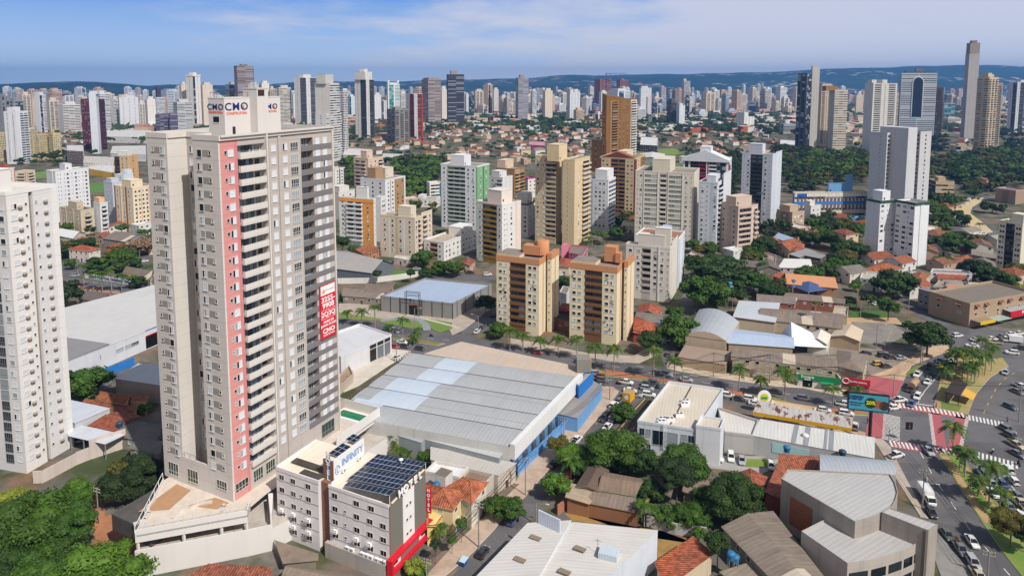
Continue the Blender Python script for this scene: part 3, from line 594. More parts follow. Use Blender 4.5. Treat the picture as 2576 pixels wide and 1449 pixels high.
strip('dirt_path',[D4(1990,400),D4(2090,550),D4(2230,740),D4(2330,850)],1.1,.15,msheet('b0906c','9a7c58',.5))
# junction paint
strip('crosswalk_red',[C4(1270,810),C4(1660,880),C4(2010,935)],3.4,.02,REDP);zebra('crosswalk',C4(1285,830),C4(2010,945),3.2,18)
zebra('crosswalk',C4(2030,965),C4(2390,1040),3.6,10)
strip('cycle_lane',[C4(1700,900),C4(1755,1230)],3.0,.02,REDP);strip('cycle_lane',[C4(1960,920),C4(1880,1290)],3.0,.02,REDP)
zebra('crosswalk',C4(1672,905),C4(1715,1220),-.9,26);zebra('crosswalk',C4(1998,930),C4(1915,1290),.9,28)
strip('crosswalk_red',[C4(1290,1195),C4(1900,1290)],3.6,.02,REDP);zebra('crosswalk',C4(1285,1220),C4(1920,1310),3.4,16);zebra('crosswalk',C4(2110,1330),C4(2520,1440),3.6,10)
strip('crosswalk_red',[C4(1150,905),C4(1120,1150)],4.6,.02,REDP);zebra('crosswalk',C4(1208,905),C4(1190,1150),4.4,20,duty=.42)
dashes('lane_marking',[C3(830,420),C3(1300,500),C3(1900,610),C3(2557,690),C4(400,740),C4(900,830)]);dashes('lane_marking',[C3(1060,415),C3(1500,495),C3(2100,590)])
dashes('lane_marking',[C2(1240,140),C2(1800,195),C2(1960,200)]);dashes('lane_marking',[C3(920,570),C3(1400,650)]);dashes('lane_marking',[B1(600,930),B1(1000,960),B1(1400,1020)])
dashes('lane_marking',[D4(1560,260),D4(1640,400),D4(1690,510),D4(1850,730),D4(2030,990),D4(2220,1210),D4(2420,1440)],ln=3.,gap=4.5,w=.2)
dashes('lane_marking',[C4(1540,800),C4(1600,690),C4(1740,530)],ln=30,gap=.1,w=.2);dashes('stop_line',[C4(1390,790),C4(1680,830)],ln=30,gap=.1,w=.5)
dashes('lane_marking',[C4(2170,900),C4(2220,790),C4(2290,660),C4(2370,570),C4(2500,490)],YEL,ln=2.6,gap=4.,w=.2)
dashes('lane_marking',[D4(2360,480),D4(2450,600),D4(2540,720)],ln=30,gap=.1,w=.18)
zebra('crosswalk',C2(1270,100),C2(1390,130),4,7)
# paved lots, courts, lawns
sheet('sports_court',[C4(900,20),C4(1290,40),C4(1440,140),C4(1260,240),C4(880,220)],.008,msheet('7a7672','938c84',.6,.12))
dashes('court_marking',[C4(910,70),C4(1290,95),C4(1230,235)],YEL,ln=40,gap=.1,w=.12)
sheet('car_park',[C4(540,290),C4(760,250),C4(1100,280),C4(1560,310),C4(1260,500),C4(1090,540),C4(1000,420),C4(520,350)],.010,msheet('8a8076','75695c',.6,.12))
sheet('yard',[C4(880,230),C4(830,0),B4(870,1290),B4(1330,1290),B4(1440,1400),C4(1440,60),C4(1290,40),C4(900,20)],.006,msheet('b89a78','9a8060',.6,.1))
sheet('lawn',[B4(880,1210),B4(1250,1230),B4(1250,1290),B4(880,1290)],.01,msheet('4c6a32','3f5a2c',.6,.2))
sheet('lawn',[B2(1210,910),B2(1330,830),B2(1600,850),B2(1640,880),B2(1400,905)],.01,msheet('55783a','68783e',.6,.2))
sheet('lawn',[B2(800,1200),B2(960,1140),B2(1200,1170),B2(1240,1260),B2(1400,1290),B2(1380,1320),B2(1000,1310),B2(800,1290)],.01,msheet('6a803e','94805a',.7,.12))
sheet('lawn',[C2(1190,30),C2(1320,0),B2(1470,1320),B2(1640,1300),B2(1900,1340),B2(1900,1400),C2(1780,130),C2(1690,90),C2(1500,90),C2(1320,50)],.15,msheet('64803c','80804c',.6,.2))
strip('garden_path',[B2(1210,1320),B2(1400,1300),B2(1580,1310),B2(1650,1360),C2(1650,60),C2(1660,110)],3.,.154,msheet('8f939a','77736f',.5));strip('garden_path',[B2(1470,1270),B2(1620,1300),B2(1900,1370),B2(1960,1400)],1.4,.154,msheet('c2b8ac','a0968a',.5))
sheet('forecourt',[C2(830,640),C2(960,480),C2(1300,330),C2(1320,280),C2(1500,300),C2(1500,330),C2(1300,440),C2(1000,640),C2(860,700)],.012,msheet('c9c0b4','aaa094',.6,.15))
sheet('yard',[D3(540,850),D3(600,830),D3(1260,960),D3(1250,1060),D3(1800,1090),D3(1850,1150),D3(1430,1300),D3(1430,1000),D3(620,920)],.01,DRY)
sheet('car_park',[D3(1850,380),D3(1960,290),D3(2557,300),D4(0,320),D4(220,330),D4(100,440),D4(0,480),D3(2400,460),D3(1920,410)],.01,msheet('a09c98','8a8784',.6,.2))
sheet('lawn',[D3(2290,320),D3(2480,330),D3(2500,410),D3(2270,400)],.016,msheet('7a8a3c','66763a',.6,.3))
sheet('football_pitch',[A1(330,1150),A1(560,1110),A1(640,1130),A1(640,1200),A1(340,1200)],.02,msheet('64803f','70844a',.5,.05));sheet('football_pitch',[A1(860,1250),A1(1000,1240),A1(1000,1340),A1(860,1340)],.02,msheet('56783e','64803f',.5,.05))
sheet('playing_field',[A3(1230,930),A3(1580,915),A3(1700,950),A3(1600,980),A3(1230,960)],.02,msheet('70823f','868a50',.5,.03))
sheet('lawn',[A3(1310,1050),A3(1360,1050),A3(1700,1070),A3(1700,1120),A3(1310,1120)],.02,msheet('55783a','68783e',.5,.05))
sheet('forecourt',[C4(0,910),C4(900,1050),C4(1100,1100),C4(1090,1150),C4(0,1000),C3(2350,920),C3(2350,860)],.014,msheet('b09a84','97836c',.6,.1))
strip('ramp_paint',[C3(1050,1090),C3(1200,900),C3(1330,770)],2.6,.02,msheet('3d4048','52545a',.5));dashes('lane_marking',[C3(1050,1070),C3(1190,890),C3(1310,760)],YEL,ln=60,gap=.1,w=.3);dashes('lane_marking',[C3(1090,1085),C3(1215,920),C3(1340,770)],YEL,ln=60,gap=.1,w=.3)
# ---------------- the new apartment tower with its podium ----------------
NAVY=mflat('1d2f6f',.5,0);ORNG=mflat('e0673c',.5,0);LWHITE=mflat('e6e6e6',.5,0);SRED=mflat('cf1f30',.45,.05)
CONC=msheet('b9b1a8','96908a',.6,.3)
def logo(rt,x,y,z,rz,k,m1=NAVY,m2=ORNG,sub=True):
 text(rt,'CMO',(x,y,z),rz,2.6*k,m1,'lettering',.012,sx=1.12,space=1.12)
 c,s_=math.cos(rz),math.sin(rz);d=1.95*k*1.0;b=MB();b.bar((x+c*d-s_*-.0,y+s_*d,z),(x+c*d+s_*.12,y+s_*d-c*.12,z),.32*k,m2,n=14);b.build('logo_dot',rt)
 if sub:text(rt,'CONSTRUTORA',(x,y,z-1.55*k),rz,.86*k,m2,'lettering',.015,sx=.98)
def main_tower():
 P=Vector((-60.6,138.62,0.));th=26.4;rt=root('apartment_tower',P,yaw(th),'tall beige and grey tower with a salmon stripe and blue letters on its roof block','tower')
 fh,z0,zf=2.88,9.,14.6;nf=25;H=88.75;wr,wl=34.3,22.4
 gr,be,cr,pk,pk2,dk,dk2=(mwall(c,fh,.16,d)for c,d in(('d0c8c3',.24),('b7aea8',.22),('d0cac4',.22),('d08e8a',.16),('c68080',.05),('787375',.08),('968e89',.1)))
 b=MB();it=[];pan=MB()
 def wall(fr,a,e,za,zb,m,d=0.):b.poly([fr(a,d,za),fr(e,d,za),fr(e,d,zb),fr(a,d,zb)],m)
 zr=[zf+fh*i for i in range(nf)];rg=random.Random(8)
 half=('half','half','shut','half','plain')
 # left side: far block, deep recess, near block
 for v0,v1,sw,sW,pa,pe in((22.4,15.8,2.0,5.1,1.55,5.1),(7.7,0.,5.2,2.05,2.05,5.5)):
  fr=face_fr((0,v0),R(-90));w=v0-v1;wall(fr,0,w,z0,H,gr)
  for z in zr:
   q=fr(pa,.025,0),fr(pe,.025,0)
   b.poly([(q[0][0],q[0][1],z+.6),(q[1][0],q[1][1],z+.6),(q[1][0],q[1][1],z+2.0),(q[0][0],q[0][1],z+2.0)],dk2)
   it.append(('bathroom_window',wproto('plain',.62,.75),*fr(sw,.03,z+1.05),R(-90)))
   it.append(('window',wproto(rg.choice(half),1.35,1.5,variant=0),*fr(sW,.03,z+.5),R(-90)))
 fr=face_fr((4.9,15.8),R(-90));wall(fr,0,8.1,z0,H,be)
 for z in zr:it.append(('window',wproto(rg.choice(half),1.35,1.5),*fr(1.55,0,z+.5),R(-90)))
 f2=face_fr((0,15.8),0);wall(f2,0,4.9,z0,H,cr);f3=face_fr((4.9,7.7),math.pi);wall(f3,0,4.9,z0,H,cr)
 b.box(.0,7.7,z0,.25,15.8,z0+6.4,gr)
 # right side
 fr=face_fr((0,0),0);wall(fr,0,.4,z0,H,cr);wall(fr,.4,4.05,z0,H,pk);wall(fr,4.05,4.87,z0,H,pk2)
 x0,x1=4.87,12.3;rec=-1.15;zt=zr[-1]+fh
 wall(fr,x0,x1,z0,zr[0],be);wall(fr,x0,x1,zt-.25,H,be);wall(fr,x0,x1,zr[0],zt,cr,rec)
 b.poly([fr(x0,0,zr[0]),fr(x0,rec,zr[0]),fr(x0,rec,zt),fr(x0,0,zt)],gr);b.poly([fr(x1,rec,zr[0]),fr(x1,0,zr[0]),fr(x1,0,zt),fr(x1,rec,zt)],gr)
 for z in zr:b.poly([fr(x0,rec,z),fr(x0,0,z),fr(x1,0,z),fr(x1,rec,z)],gr);b.poly([fr(x0,0,z-.15),fr(x0,rec,z-.15),fr(x1,rec,z-.15),fr(x1,0,z-.15)],gr)
 q=MB();w=x1-x0-.35;q.box(-w/2,-.75,-.25,w/2,-.6,1.15,cr);q.box(-w/2,-.6,-.25,-w/2+.14,0,1.15,cr);q.box(w/2-.14,-.6,-.25,w/2,0,1.15,cr);q.box(-w/2+.14,-.6,-.25,w/2-.14,0,-.1,cr);par=q
 q=MB();g=mglass('5a6874','a0aab2',.3);fm=mflat('2a2c30',.5,0)
 for k in range(4):q.poly([(-2.1+k*1.06,-.03,.05),(-1.12+k*1.06,-.03,.05),(-1.12+k*1.06,-.03,2.4),(-2.1+k*1.06,-.03,2.4)],g);q.box(-2.16+k*1.06,-.08,0,-2.1+k*1.06,0,2.45,fm)
 q.box(-2.1,-.07,1.15,2.1,-.035,1.2,mflat('8a94a0',.5,0));door=q
 for z in zr:
  it.append(('balcony_parapet',par,*fr(x0+.15+w/2,0,z),0));it.append(('balcony_door',door,*fr(x0+3.0,rec,z),0));it.append(('window',wproto('plain',1.2,1.1,'87807a'),*fr(x1-1.2,rec,z+.9),0))
 def pil(a,e,m,d=.35,top=H):b.poly([fr(a,d,z0),fr(e,d,z0),fr(e,d,top),fr(a,d,top)],m);b.poly([fr(a,-.0,z0),fr(a,d,z0),fr(a,d,top),fr(a,0,top)],m);b.poly([fr(e,d,z0),fr(e,0,z0),fr(e,0,top),fr(e,d,top)],m)
 pil(12.3,12.76,cr,.75)
 wall(fr,12.76,13.57,z0,H,dk2,-.6);b.poly([fr(13.57,-.6,z0),fr(13.57,0,z0),fr(13.57,0,H),fr(13.57,-.6,H)],be)
 for z in zr:it.append(('bathroom_window',wproto('plain',.6,1.3,'5a5654'),*fr(13.15,-.6,z+.6),0))
 wall(fr,13.57,16.17,z0,H,be);pil(16.17,16.9,be,.3);wall(fr,16.9,23.4,z0,H,be)
 for z in zr:
  it.append(('bathroom_window',wproto('plain',.6,.7),*fr(1.75,0,z+1.1),0))
  for s_,kinds in((3.1,('half','half','shut')),(14.9,('shut',)*6+('half',)),(18.4,('shut',)*6+('half',)),(29.1,('shut',)*7+('half',)),(31.7,('shut',)*7+('half',))):
   it.append(('shuttered_window',wproto(rg.choice(kinds),1.35,1.5,variant=0),*fr(s_,0 if s_<24 else.0,z+(.5 if s_<24 else 1.05)),0))
  it.append(('wide_window',wproto('grid',2.3,1.75),*fr(21.3,0,z+.25),0))
  # grey banded end with recessed balconies
 x0,x1=23.5,27.5;rec=-1.4;wall(fr,x1,34.0,z0,H,be);wall(fr,x0,x1,z0,zr[0],be);wall(fr,x0,x1,zt-.1,H,be);wall(fr,x0,x1,zr[0],zt,dk2,rec);wall(fr,23.4,23.5,z0,H,be)
 b.poly([fr(x0,0,zr[0]),fr(x0,rec,zr[0]),fr(x0,rec,zt),fr(x0,0,zt)],dk2);b.poly([fr(x1,rec,zr[0]),fr(x1,0,zr[0]),fr(x1,0,zt),fr(x1,rec,zt)],dk2)
 q=MB();q.box(-5.27,-.12,-.38,5.23,0,1.0,dk);band=q
 q=MB();q.box(-1.4,-.05,.05,1.4,-.02,2.3,g);q.box(-.04,-.1,0,.04,0,2.4,LWHITE);q.box(-1.5,-.09,0,-1.4,0,2.4,LWHITE);q.box(.66,-.09,0,.72,-.05,2.3,LWHITE);q.box(-.74,-.09,0,-.68,-.05,2.3,LWHITE);q.box(1.4,-.09,0,1.5,0,2.4,LWHITE);gd=q
 for z in zr:
  b.poly([fr(x0,rec,z),fr(x0,0,z),fr(x1,0,z),fr(x1,rec,z)],dk2);b.poly([fr(x0,0,z-.15),fr(x0,rec,z-.15),fr(x1,rec,z-.15),fr(x1,0,z-.15)],dk2)
  it.append(('grey_parapet',band,*fr(28.77,.0,z),0));it.append(('grey_balcony_door',gd,*fr(25.2,rec,z),0))
 pil(34.0,34.4,cr,.45)
 b.poly([(34.4,-.45,z0),(34.4,22.4,z0),(34.4,22.4,H),(34.4,-.45,H)],be);b.poly([(34.4,22.4,z0),(0,22.4,z0),(0,22.4,H),(34.4,22.4,H)],be)
 b.build('wall',rt)
 r=MB();rm=msheet('a39a90','7f7872',.6,.2)
 r.poly([(0,15.8,H-1),(34,15.8,H-1),(34,22.4,H-1),(0,22.4,H-1)],rm);r.poly([(4.9,7.7,H-1),(34,7.7,H-1),(34,15.8,H-1),(4.9,15.8,H-1)],rm);r.poly([(0,0,H-1),(34,0,H-1),(34,7.7,H-1),(0,7.7,H-1)],rm)
 for a in((-.1,15.7,.2,22.5),(-.1,-.4,.2,7.8),(4.7,7.8,5.0,15.7),(.2,15.5,5.0,15.8),(.2,7.5,4.7,7.8),(34.1,-.4,34.5,22.5),(.2,22.2,34.1,22.5)):r.box(a[0],a[1],H-1,a[2],a[3],H+.12,cr)
 r.box(.2,-.8,H-.28,34.5,-.4,H+.12,cr);r.box(.2,-.4,H-1,34.1,0,H+.12,cr)
 r.build('roof',rt)
 # roof block
 def at(px,u,v,z,d):k=P+Vector(dirs(th)[0]+(0,))*u+Vector(dirs(th)[1]+(0,))*v;return abs(along(k,dirs(th)[d],px[0],z))
 u0,v0=8.5,7.6;Y=(P+Vector(dirs(th)[0]+(0,))*u0+Vector(dirs(th)[1]+(0,))*v0).y;zt=hz(A1(0,440)[1],Y);ln=at(A2(245,0),u0,v0,zt,0);dp=at(A1(1995,0),u0,v0,zt,1)
 s0=at(A1(2395,0),u0,v0,zt,0);s1=at(A2(130,0),u0,v0-2.4,zt,0);t=MB();tm=mwall('cfcac7',4.5,.0,.1)
 t.box(u0,v0,H-1,u0+ln,v0+dp,zt,tm,rm);t.ring(u0-.06,v0-.06,u0+ln+.06,v0+dp+.06,zt,zt+.25,.2,tm)
 z2=zt+2.1;t.box(u0+s0,v0-2.4,H-1,u0+s1,v0+2,z2,tm,rm);t.ring(u0+s0-.1,v0-2.5,u0+s1+.1,v0+2.1,z2,z2+.25,.3,tm)
 t.box(u0+s0+.3,v0-2.46,z2-1.6,u0+s0+2.2,v0-2.38,z2-.2,mflat('402c28',.6,.3))
 t.box(u0+2.,v0-.05,H-.9,u0+2.8,v0+.0,H+1.1,mflat('2c2c30',.6,0))
 t.box(u0-.05,v0+dp*.35,zt-5.3,u0,v0+dp*.7,zt-4.0,mflat('141414',.4,0));t.box(u0-.1,v0+dp*.33,zt-5.42,u0,v0+dp*.72,zt-5.3,LWHITE)
 t.build('roof_block',rt)
 a=MB();am=mflat('4a4a4e',.5,.1)
 for k in range(10):
  x=u0+.4+k*ln/10;a.bar((x,v0+.3,zt+.2),(x,v0+.3,zt+1.3),.035,am,n=4);a.bar((x,v0+dp-.4,zt+.2),(x,v0+dp-.4,zt+1.5+(k%3)*.3),.035,am,n=4)
 a.bar((u0+.3,v0+.3,zt+1.3),(u0+ln-.3,v0+.3,zt+1.3),.03,am,n=4);a.bar((u0+.3,v0+dp-.4,zt+1.4),(u0+ln-.3,v0+dp-.4,zt+1.4),.03,am,n=4);a.bar((u0+.3,v0+.3,zt+1.3),(u0+.3,v0+dp-.4,zt+1.3),.03,am,n=4)
 a.bar((u0+s0+.6,v0-1,z2),(u0+s0+.6,v0-1,z2+4.6),.05,am,n=5);a.build('roof_railing',rt)
 logo(rt,u0-.04,v0+dp*.55,zt-1.9,R(-90),.88*dp/6.2);logo(rt,u0+s0*.47,v0-.04,zt-1.9,0,.94*s0/7.2)
 m=(s1+ln)/2;logo(rt,u0+m-.4,v0-.04,zt-2.2,0,.72)
 # ground floor glazing, door canopy lamps
 sg=mglass('33423c','6f7a74',.0);it+=[('shop_window',wproto('grid',3.3,2.9,'c8c4bc',sg.name),*face_fr((0,22.4),R(-90))(x,0,10.),R(-90))for x in(3.2,9.7)]
 it+=[('shop_window',wproto('grid',3.0,1.9,'c8c4bc',sg.name),*face_fr((0,22.4),R(-90))(19.,0,11.),R(-90)),('shop_window',wproto('grid',3.4,2.0,'c8c4bc',sg.name),*fr(2.4,0,10.6),0)]
 it+=[('shop_window',wproto('grid',2.6,2.7,'c8c4bc',sg.name),*fr(x,0,10.2),0)for x in(7.,10.6)]
 it+=[('wide_glazing',wproto('grid',4.5,3.2,'8a8a88',sg.name),*fr(30.,0,10.),0)]
 place_parts(rt,it)
 rl=MB()
 for k in range(5):rl.bar((.1,8.+k*1.85,z0+6.4),(.1,8.+k*1.85,z0+7.4),.035,am,n=4)
 rl.bar((.1,8,z0+7.4),(.1,15.5,z0+7.4),.04,am,n=4);rl.build('terrace_railing',rt)
 # banner
 bn=root('banner',P+Vector(dirs(th)[0]+(0,))*30.85-Vector(dirs(th)[1]+(0,))*.35+Vector((0,0,42.4)),yaw(th),'long red sales banner with white numbers hung on the tower front','banner')
 q=MB();q.box(-2.8,-.1,-6.9,2.8,.06,6.9,SRED);q.build('cloth',bn);q=MB();q.box(-2.55,-.13,4.3,2.55,-.1,6.65,LWHITE);q.build('white_panel',bn)
 q=MB();q.poly([(-2.,-.15,4.7),(-1.,-.15,4.7),(-1.35,-.15,5.9),(-1.65,-.15,5.9)],mflat('e0a030',.5,0));q.poly([(-2.1,-.14,4.7),(-1.5,-.14,4.7),(-1.85,-.14,5.5)],mflat('3a7a68',.5,0));q.build('logo',bn)
 gy_=mflat('9aa4ac',.5,0);T=lambda s,x,z,k,m=LWHITE,bo=.016,sx=1.:text(bn,s,(x,-.14,z),0,k,m,'lettering',bo,sx=sx)
 T('ALTO AREIÃO',.6,5.4,.58,gy_,.01);T('3255-',0,3.05,1.85,bo=.022,sx=1.15);T('9908',0,1.45,1.85,bo=.022,sx=1.15);T('2Q',-1.3,-.75,1.75,bo=.018);T('3Q',1.25,-.75,1.75,bo=.018)
 q=MB()
 for x0,z0_,x1,z1 in((-2.5,.35,2.5,.42),(-2.5,-1.85,2.5,-1.78),(-2.5,-1.78,-2.43,.35),(2.43,-1.78,2.5,.35),(-.035,-1.78,.035,.35)):q.box(x0,-.13,z0_,x1,-.1,z1,LWHITE)
 q.build('frame_lines',bn);T('MUDE EM',0,-2.7,.85);T('JUNHO DE 2023',0,-3.6,.78);T('CMO',0,-5.05,1.6,bo=.025,sx=1.2);T('CONSTRUTORA',0,-6.1,.55,bo=.01)
 # podium
 pd=root('parking_podium',P,yaw(th),'white parking podium with an open garage level below the beige tower','podium');wm=mwall('d6d2cf',6.,.05,.12);b=MB()
 lo=[(-17.0,8.8),(-2.3,-6.4),(1.2,-9.6),(8,-11.6),(34.1,-8.6),(45.7,-9.3),(45.2,21),(-1.5,21)]
 b.prism(lo,-4,5.0,wm,CONC);n=len(lo)
 for k in(0,1):a,e=Vector(lo[k]),Vector(lo[k+1]);d=(e-a).normalized();q=Vector((-d.y,d.x))*.25;b.prism([a,e,e+q,a+q],5.0,5.9,wm)
 b.build('lower_wall',pd);up=[(-16.6,9.0),(-1.9,-6.2),(.8,-4.2),(6.1,-3.6),(22,-4.4),(27.4,-5.1),(45,-5),(44.5,21),(-1.5,21)]
 b=MB();b.prism(up,8.55,8.95,wm,msheet('cfc3b6','b4a698',.5,.5));n=len(up)
 for k in(0,1,5,6):
  a,e=Vector(up[k]),Vector(up[k+1]);d=(e-a).normalized();q=Vector((-d.y,d.x))*.22;zz=10.05 if k<5 else 11.4;b.prism([a,e,e+q,a+q],7.3 if k==0 else 8.0,zz,wm)
 a,e=Vector(up[8]),Vector(up[0]);d=(e-a).normalized();q=Vector((-d.y,d.x))*.22;b.prism([a,e,e+q,a+q],7.3,9.5,wm)
 b.prism([(44.6,6.9),(44.9,6.9),(44.9,21),(44.6,21)],8.9,11.4,mwall('a89a90',3,0,.2));b.prism([(28,7),(44.6,7),(44.6,7.3),(28,7.3)],8.9,11.2,mwall('a89a90',3,0,.2));b.build('upper_deck',pd)
 a,e=Vector(up[0]),Vector(up[1])
 for t_ in(.02,.42,.76,.99):p=a+(e-a)*t_;c=MB();c.box(p.x,p.y+.1,5,p.x+.45,p.y+.6,8.55,wm);c.build('column',pd)
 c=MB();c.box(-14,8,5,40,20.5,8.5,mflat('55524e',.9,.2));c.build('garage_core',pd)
 c=MB()
 for k in range(8):p=a+(e-a)*(.05+k*.12);c.poly([(p.x+.4,p.y+1.,5.03),(p.x+.6,p.y+1.,5.03),(p.x+2.6,p.y+5.,5.03),(p.x+2.4,p.y+5.,5.03)],mflat('d08a3c',.8,0))
 c.build('bay_marking',pd)
 c=MB();c.prism([(39,-3.),(43.6,-3.),(43.6,6.6),(39,6.6)],8.95,9.25,LWHITE);c.prism([(39.8,-2.4),(42.9,-2.4),(42.9,6.),(39.8,6.)],9.2,9.27,mflat('2f7a52',.1,.25,.8));c.build('swimming_pool',pd)
 c=MB()
 for pl in([(-11.5,15.5),(-1,17.),(-1.2,12),(-8,10.2)],[(-5.2,7.8),(-.6,5.),(-.6,.6),(-3.4,1.2)]):c.poly([(*p,8.97)for p in pl],msheet('b08a6a','9a7858',.5,.8))
 c.build('deck_paving',pd)
 cw=msheet('c9c3bc','aaa49e',.5,.5)
 for pl in([(-14.8,12),(-12.6,11.2),(-10.6,12.4),(-9.6,14.8),(-7.2,15.6)],[(-9.8,6.6),(-7.6,7.2),(-6.,6.2),(-4.,5.6),(-2.4,3.8)],[(-3.6,-1.),(-2.,-.2),(-1.6,1.)]):
  c=MB()
  for p,r_ in zip(pl,pl[1:]):p,r_=Vector(p),Vector(r_);d=(r_-p).normalized();q=Vector((-d.y,d.x))*.55;c.prism([p,r_,r_+q,p+q],8.95,9.4,cw)
  c.build('planter',pd)
 c=MB();rm_=mflat('b8bcc2',.4,.1,1,.5)
 A_,E_=Vector(up[0]),Vector(up[1])
 for k in range(13):
  p=A_+(E_-A_)*(k/12)+Vector((.6,.6));c.bar((p.x,p.y,8.9),(p.x,p.y,10.9),.04,rm_,n=4)
 for z in(10.0,10.45,10.9):p,r_=A_+Vector((.6,.6)),E_+Vector((.6,.6));c.bar((*p,z),(*r_,z),.035,rm_,n=4)
 A_,E_=Vector(up[8]),Vector(up[0])
 for k in range(7):p=A_+(E_-A_)*(k/6);c.bar((p.x,p.y,9.4),(p.x,p.y,10.8),.07,LWHITE,n=4)
 c.bar((*A_,10.8),(*E_,10.8),.08,LWHITE,n=4);c.build('deck_railing',pd)
 c=MB();c.prism([(1.3,-9.4),(1.6,-9.6),(7,-4.4),(6.2,-3.7)],5.,8.4,wm);c.build('ramp_wall',pd)
main_tower()
# ---------------- white tower at the left edge ----------------
def left_tower():
 P=Vector((-124.3,163.9,0));th=14;H=72.9;rt=root('apartment_tower',P,yaw(th),'white apartment tower cut by the left edge with air conditioners on its bright side','tower')
 fh=2.84;nf=24;zf=H-2.6-nf*fh;w1,w2,gv,ed=(mwall(c,fh,.16,.12)for c in('e2dedb','d8d6d6','968c82','e4e1de'));b=MB();it=[];rg=random.Random(3);gl=mwall('cfcdcd',fh,.16,.12)
 fl=face_fr((0,18),R(-90));b.poly([fl(0,0,0),fl(18,0,0),fl(18,0,H),fl(0,0,H)],gl);fr=face_fr((0,0),0)
 for a,e,m,d in((0,5.9,w1,0),(5.9,7.0,gv,-.7),(7.0,12.5,w2,0),(12.5,13.7,ed,.25)):b.poly([fr(a,d,0),fr(e,d,0),fr(e,d,H),fr(a,d,H)],m)
 b.poly([fr(6.4,-.69,0),fr(6.6,-.69,0),fr(6.6,-.69,H),fr(6.4,-.69,H)],mflat('5a544e'));b.poly([fr(12.5,0,0),fr(12.5,.25,0),fr(12.5,.25,H),fr(12.5,0,H)],ed);b.poly([fr(5.9,0,0),fr(5.9,-.7,0),fr(5.9,-.7,H),fr(5.9,0,H)],w1);b.poly([fr(7,-.7,0),fr(7,0,0),fr(7,0,H),fr(7,-.7,H)],w2)
 b.poly([(13.7,-.25,0),(13.7,18,0),(13.7,18,H),(13.7,-.25,H)],w2);b.poly([(13.7,18,0),(0,18,0),(0,18,H),(13.7,18,H)],w2);b.build('wall',rt)
 ac=MB();ac.box(-.42,-.55,0,.42,0,.5,mflat('b8aea4',.6,.2));ac.box(-.5,-.5,-.28,.5,0,-.0,mflat('6a625c',.7,.2))
 for i in range(nf):
  z=zf+i*fh
  it+=[('window',wproto(rg.choice(('shut','shut','half','shut')),1.5,1.25,'d9d3cd',variant=1),*fr(1.75,0,z+.9),0),('air_conditioner',ac,*fr(3.25,0,z+1.1),0),('bathroom_window',wproto('plain',.55,.55),*fr(5.0,0,z+1.4),0)]
  it+=[('bathroom_window',wproto('plain',.6,.6),*fr(7.8,0,z+1.4),0),('air_conditioner',ac,*fr(10.3,0,z+1.35),0)]
  it+=[('window',wproto(rg.choice(('plain','half','shut')),1.5,1.3),*fl(16.2,0,z+.9),R(-90)),('balcony_glazing',wproto('grid',2.4,2.2,'77787c'),*fl(13.,0,z+.3),R(-90))]
 place_parts(rt,it);r=MB();roof_deck(r,0,0,13.7,18,H,ed,msheet('cfc9c2','a8a29c',.5));r.box(.6,9,H-.9,4.6,17,H+1.8,ed);r.build('roof',rt)
 p=MB();p.box(-1.,3.,H-.9,4.2,12,H+5.2,mwall('dedad6',5,0,.08));p.box(-1.15,2.85,H+5.2,4.35,12.1,H+5.4,ed);p.build('penthouse',rt)
 w=root('boundary_wall',P,yaw(th),'pinkish white stepped garden wall at the foot of the left edge tower','wall');b=MB();wm=mwall('cdbfb8',4,0,.4)
 pts=[(p.x,p.y)for p in(G(D1(320,560)),G(D1(415,555)),G(D1(740,380)),G(D1(865,330)),G(D1(1215,215)))];c_,s_=math.cos(yaw(th)),math.sin(yaw(th));lc=[((x-P.x)*c_+(y-P.y)*s_,-(x-P.x)*s_+(y-P.y)*c_)for x,y in pts]
 for k,hgt in enumerate((3.2,3.2,3.4,5.4)):
  a,e=Vector(lc[k]),Vector(lc[k+1]);d=(e-a).normalized();q=Vector((-d.y,d.x))*.25;b.prism([a,e,e+q,a+q],0,hgt,wm)
 b.build('wall',w)
left_tower()
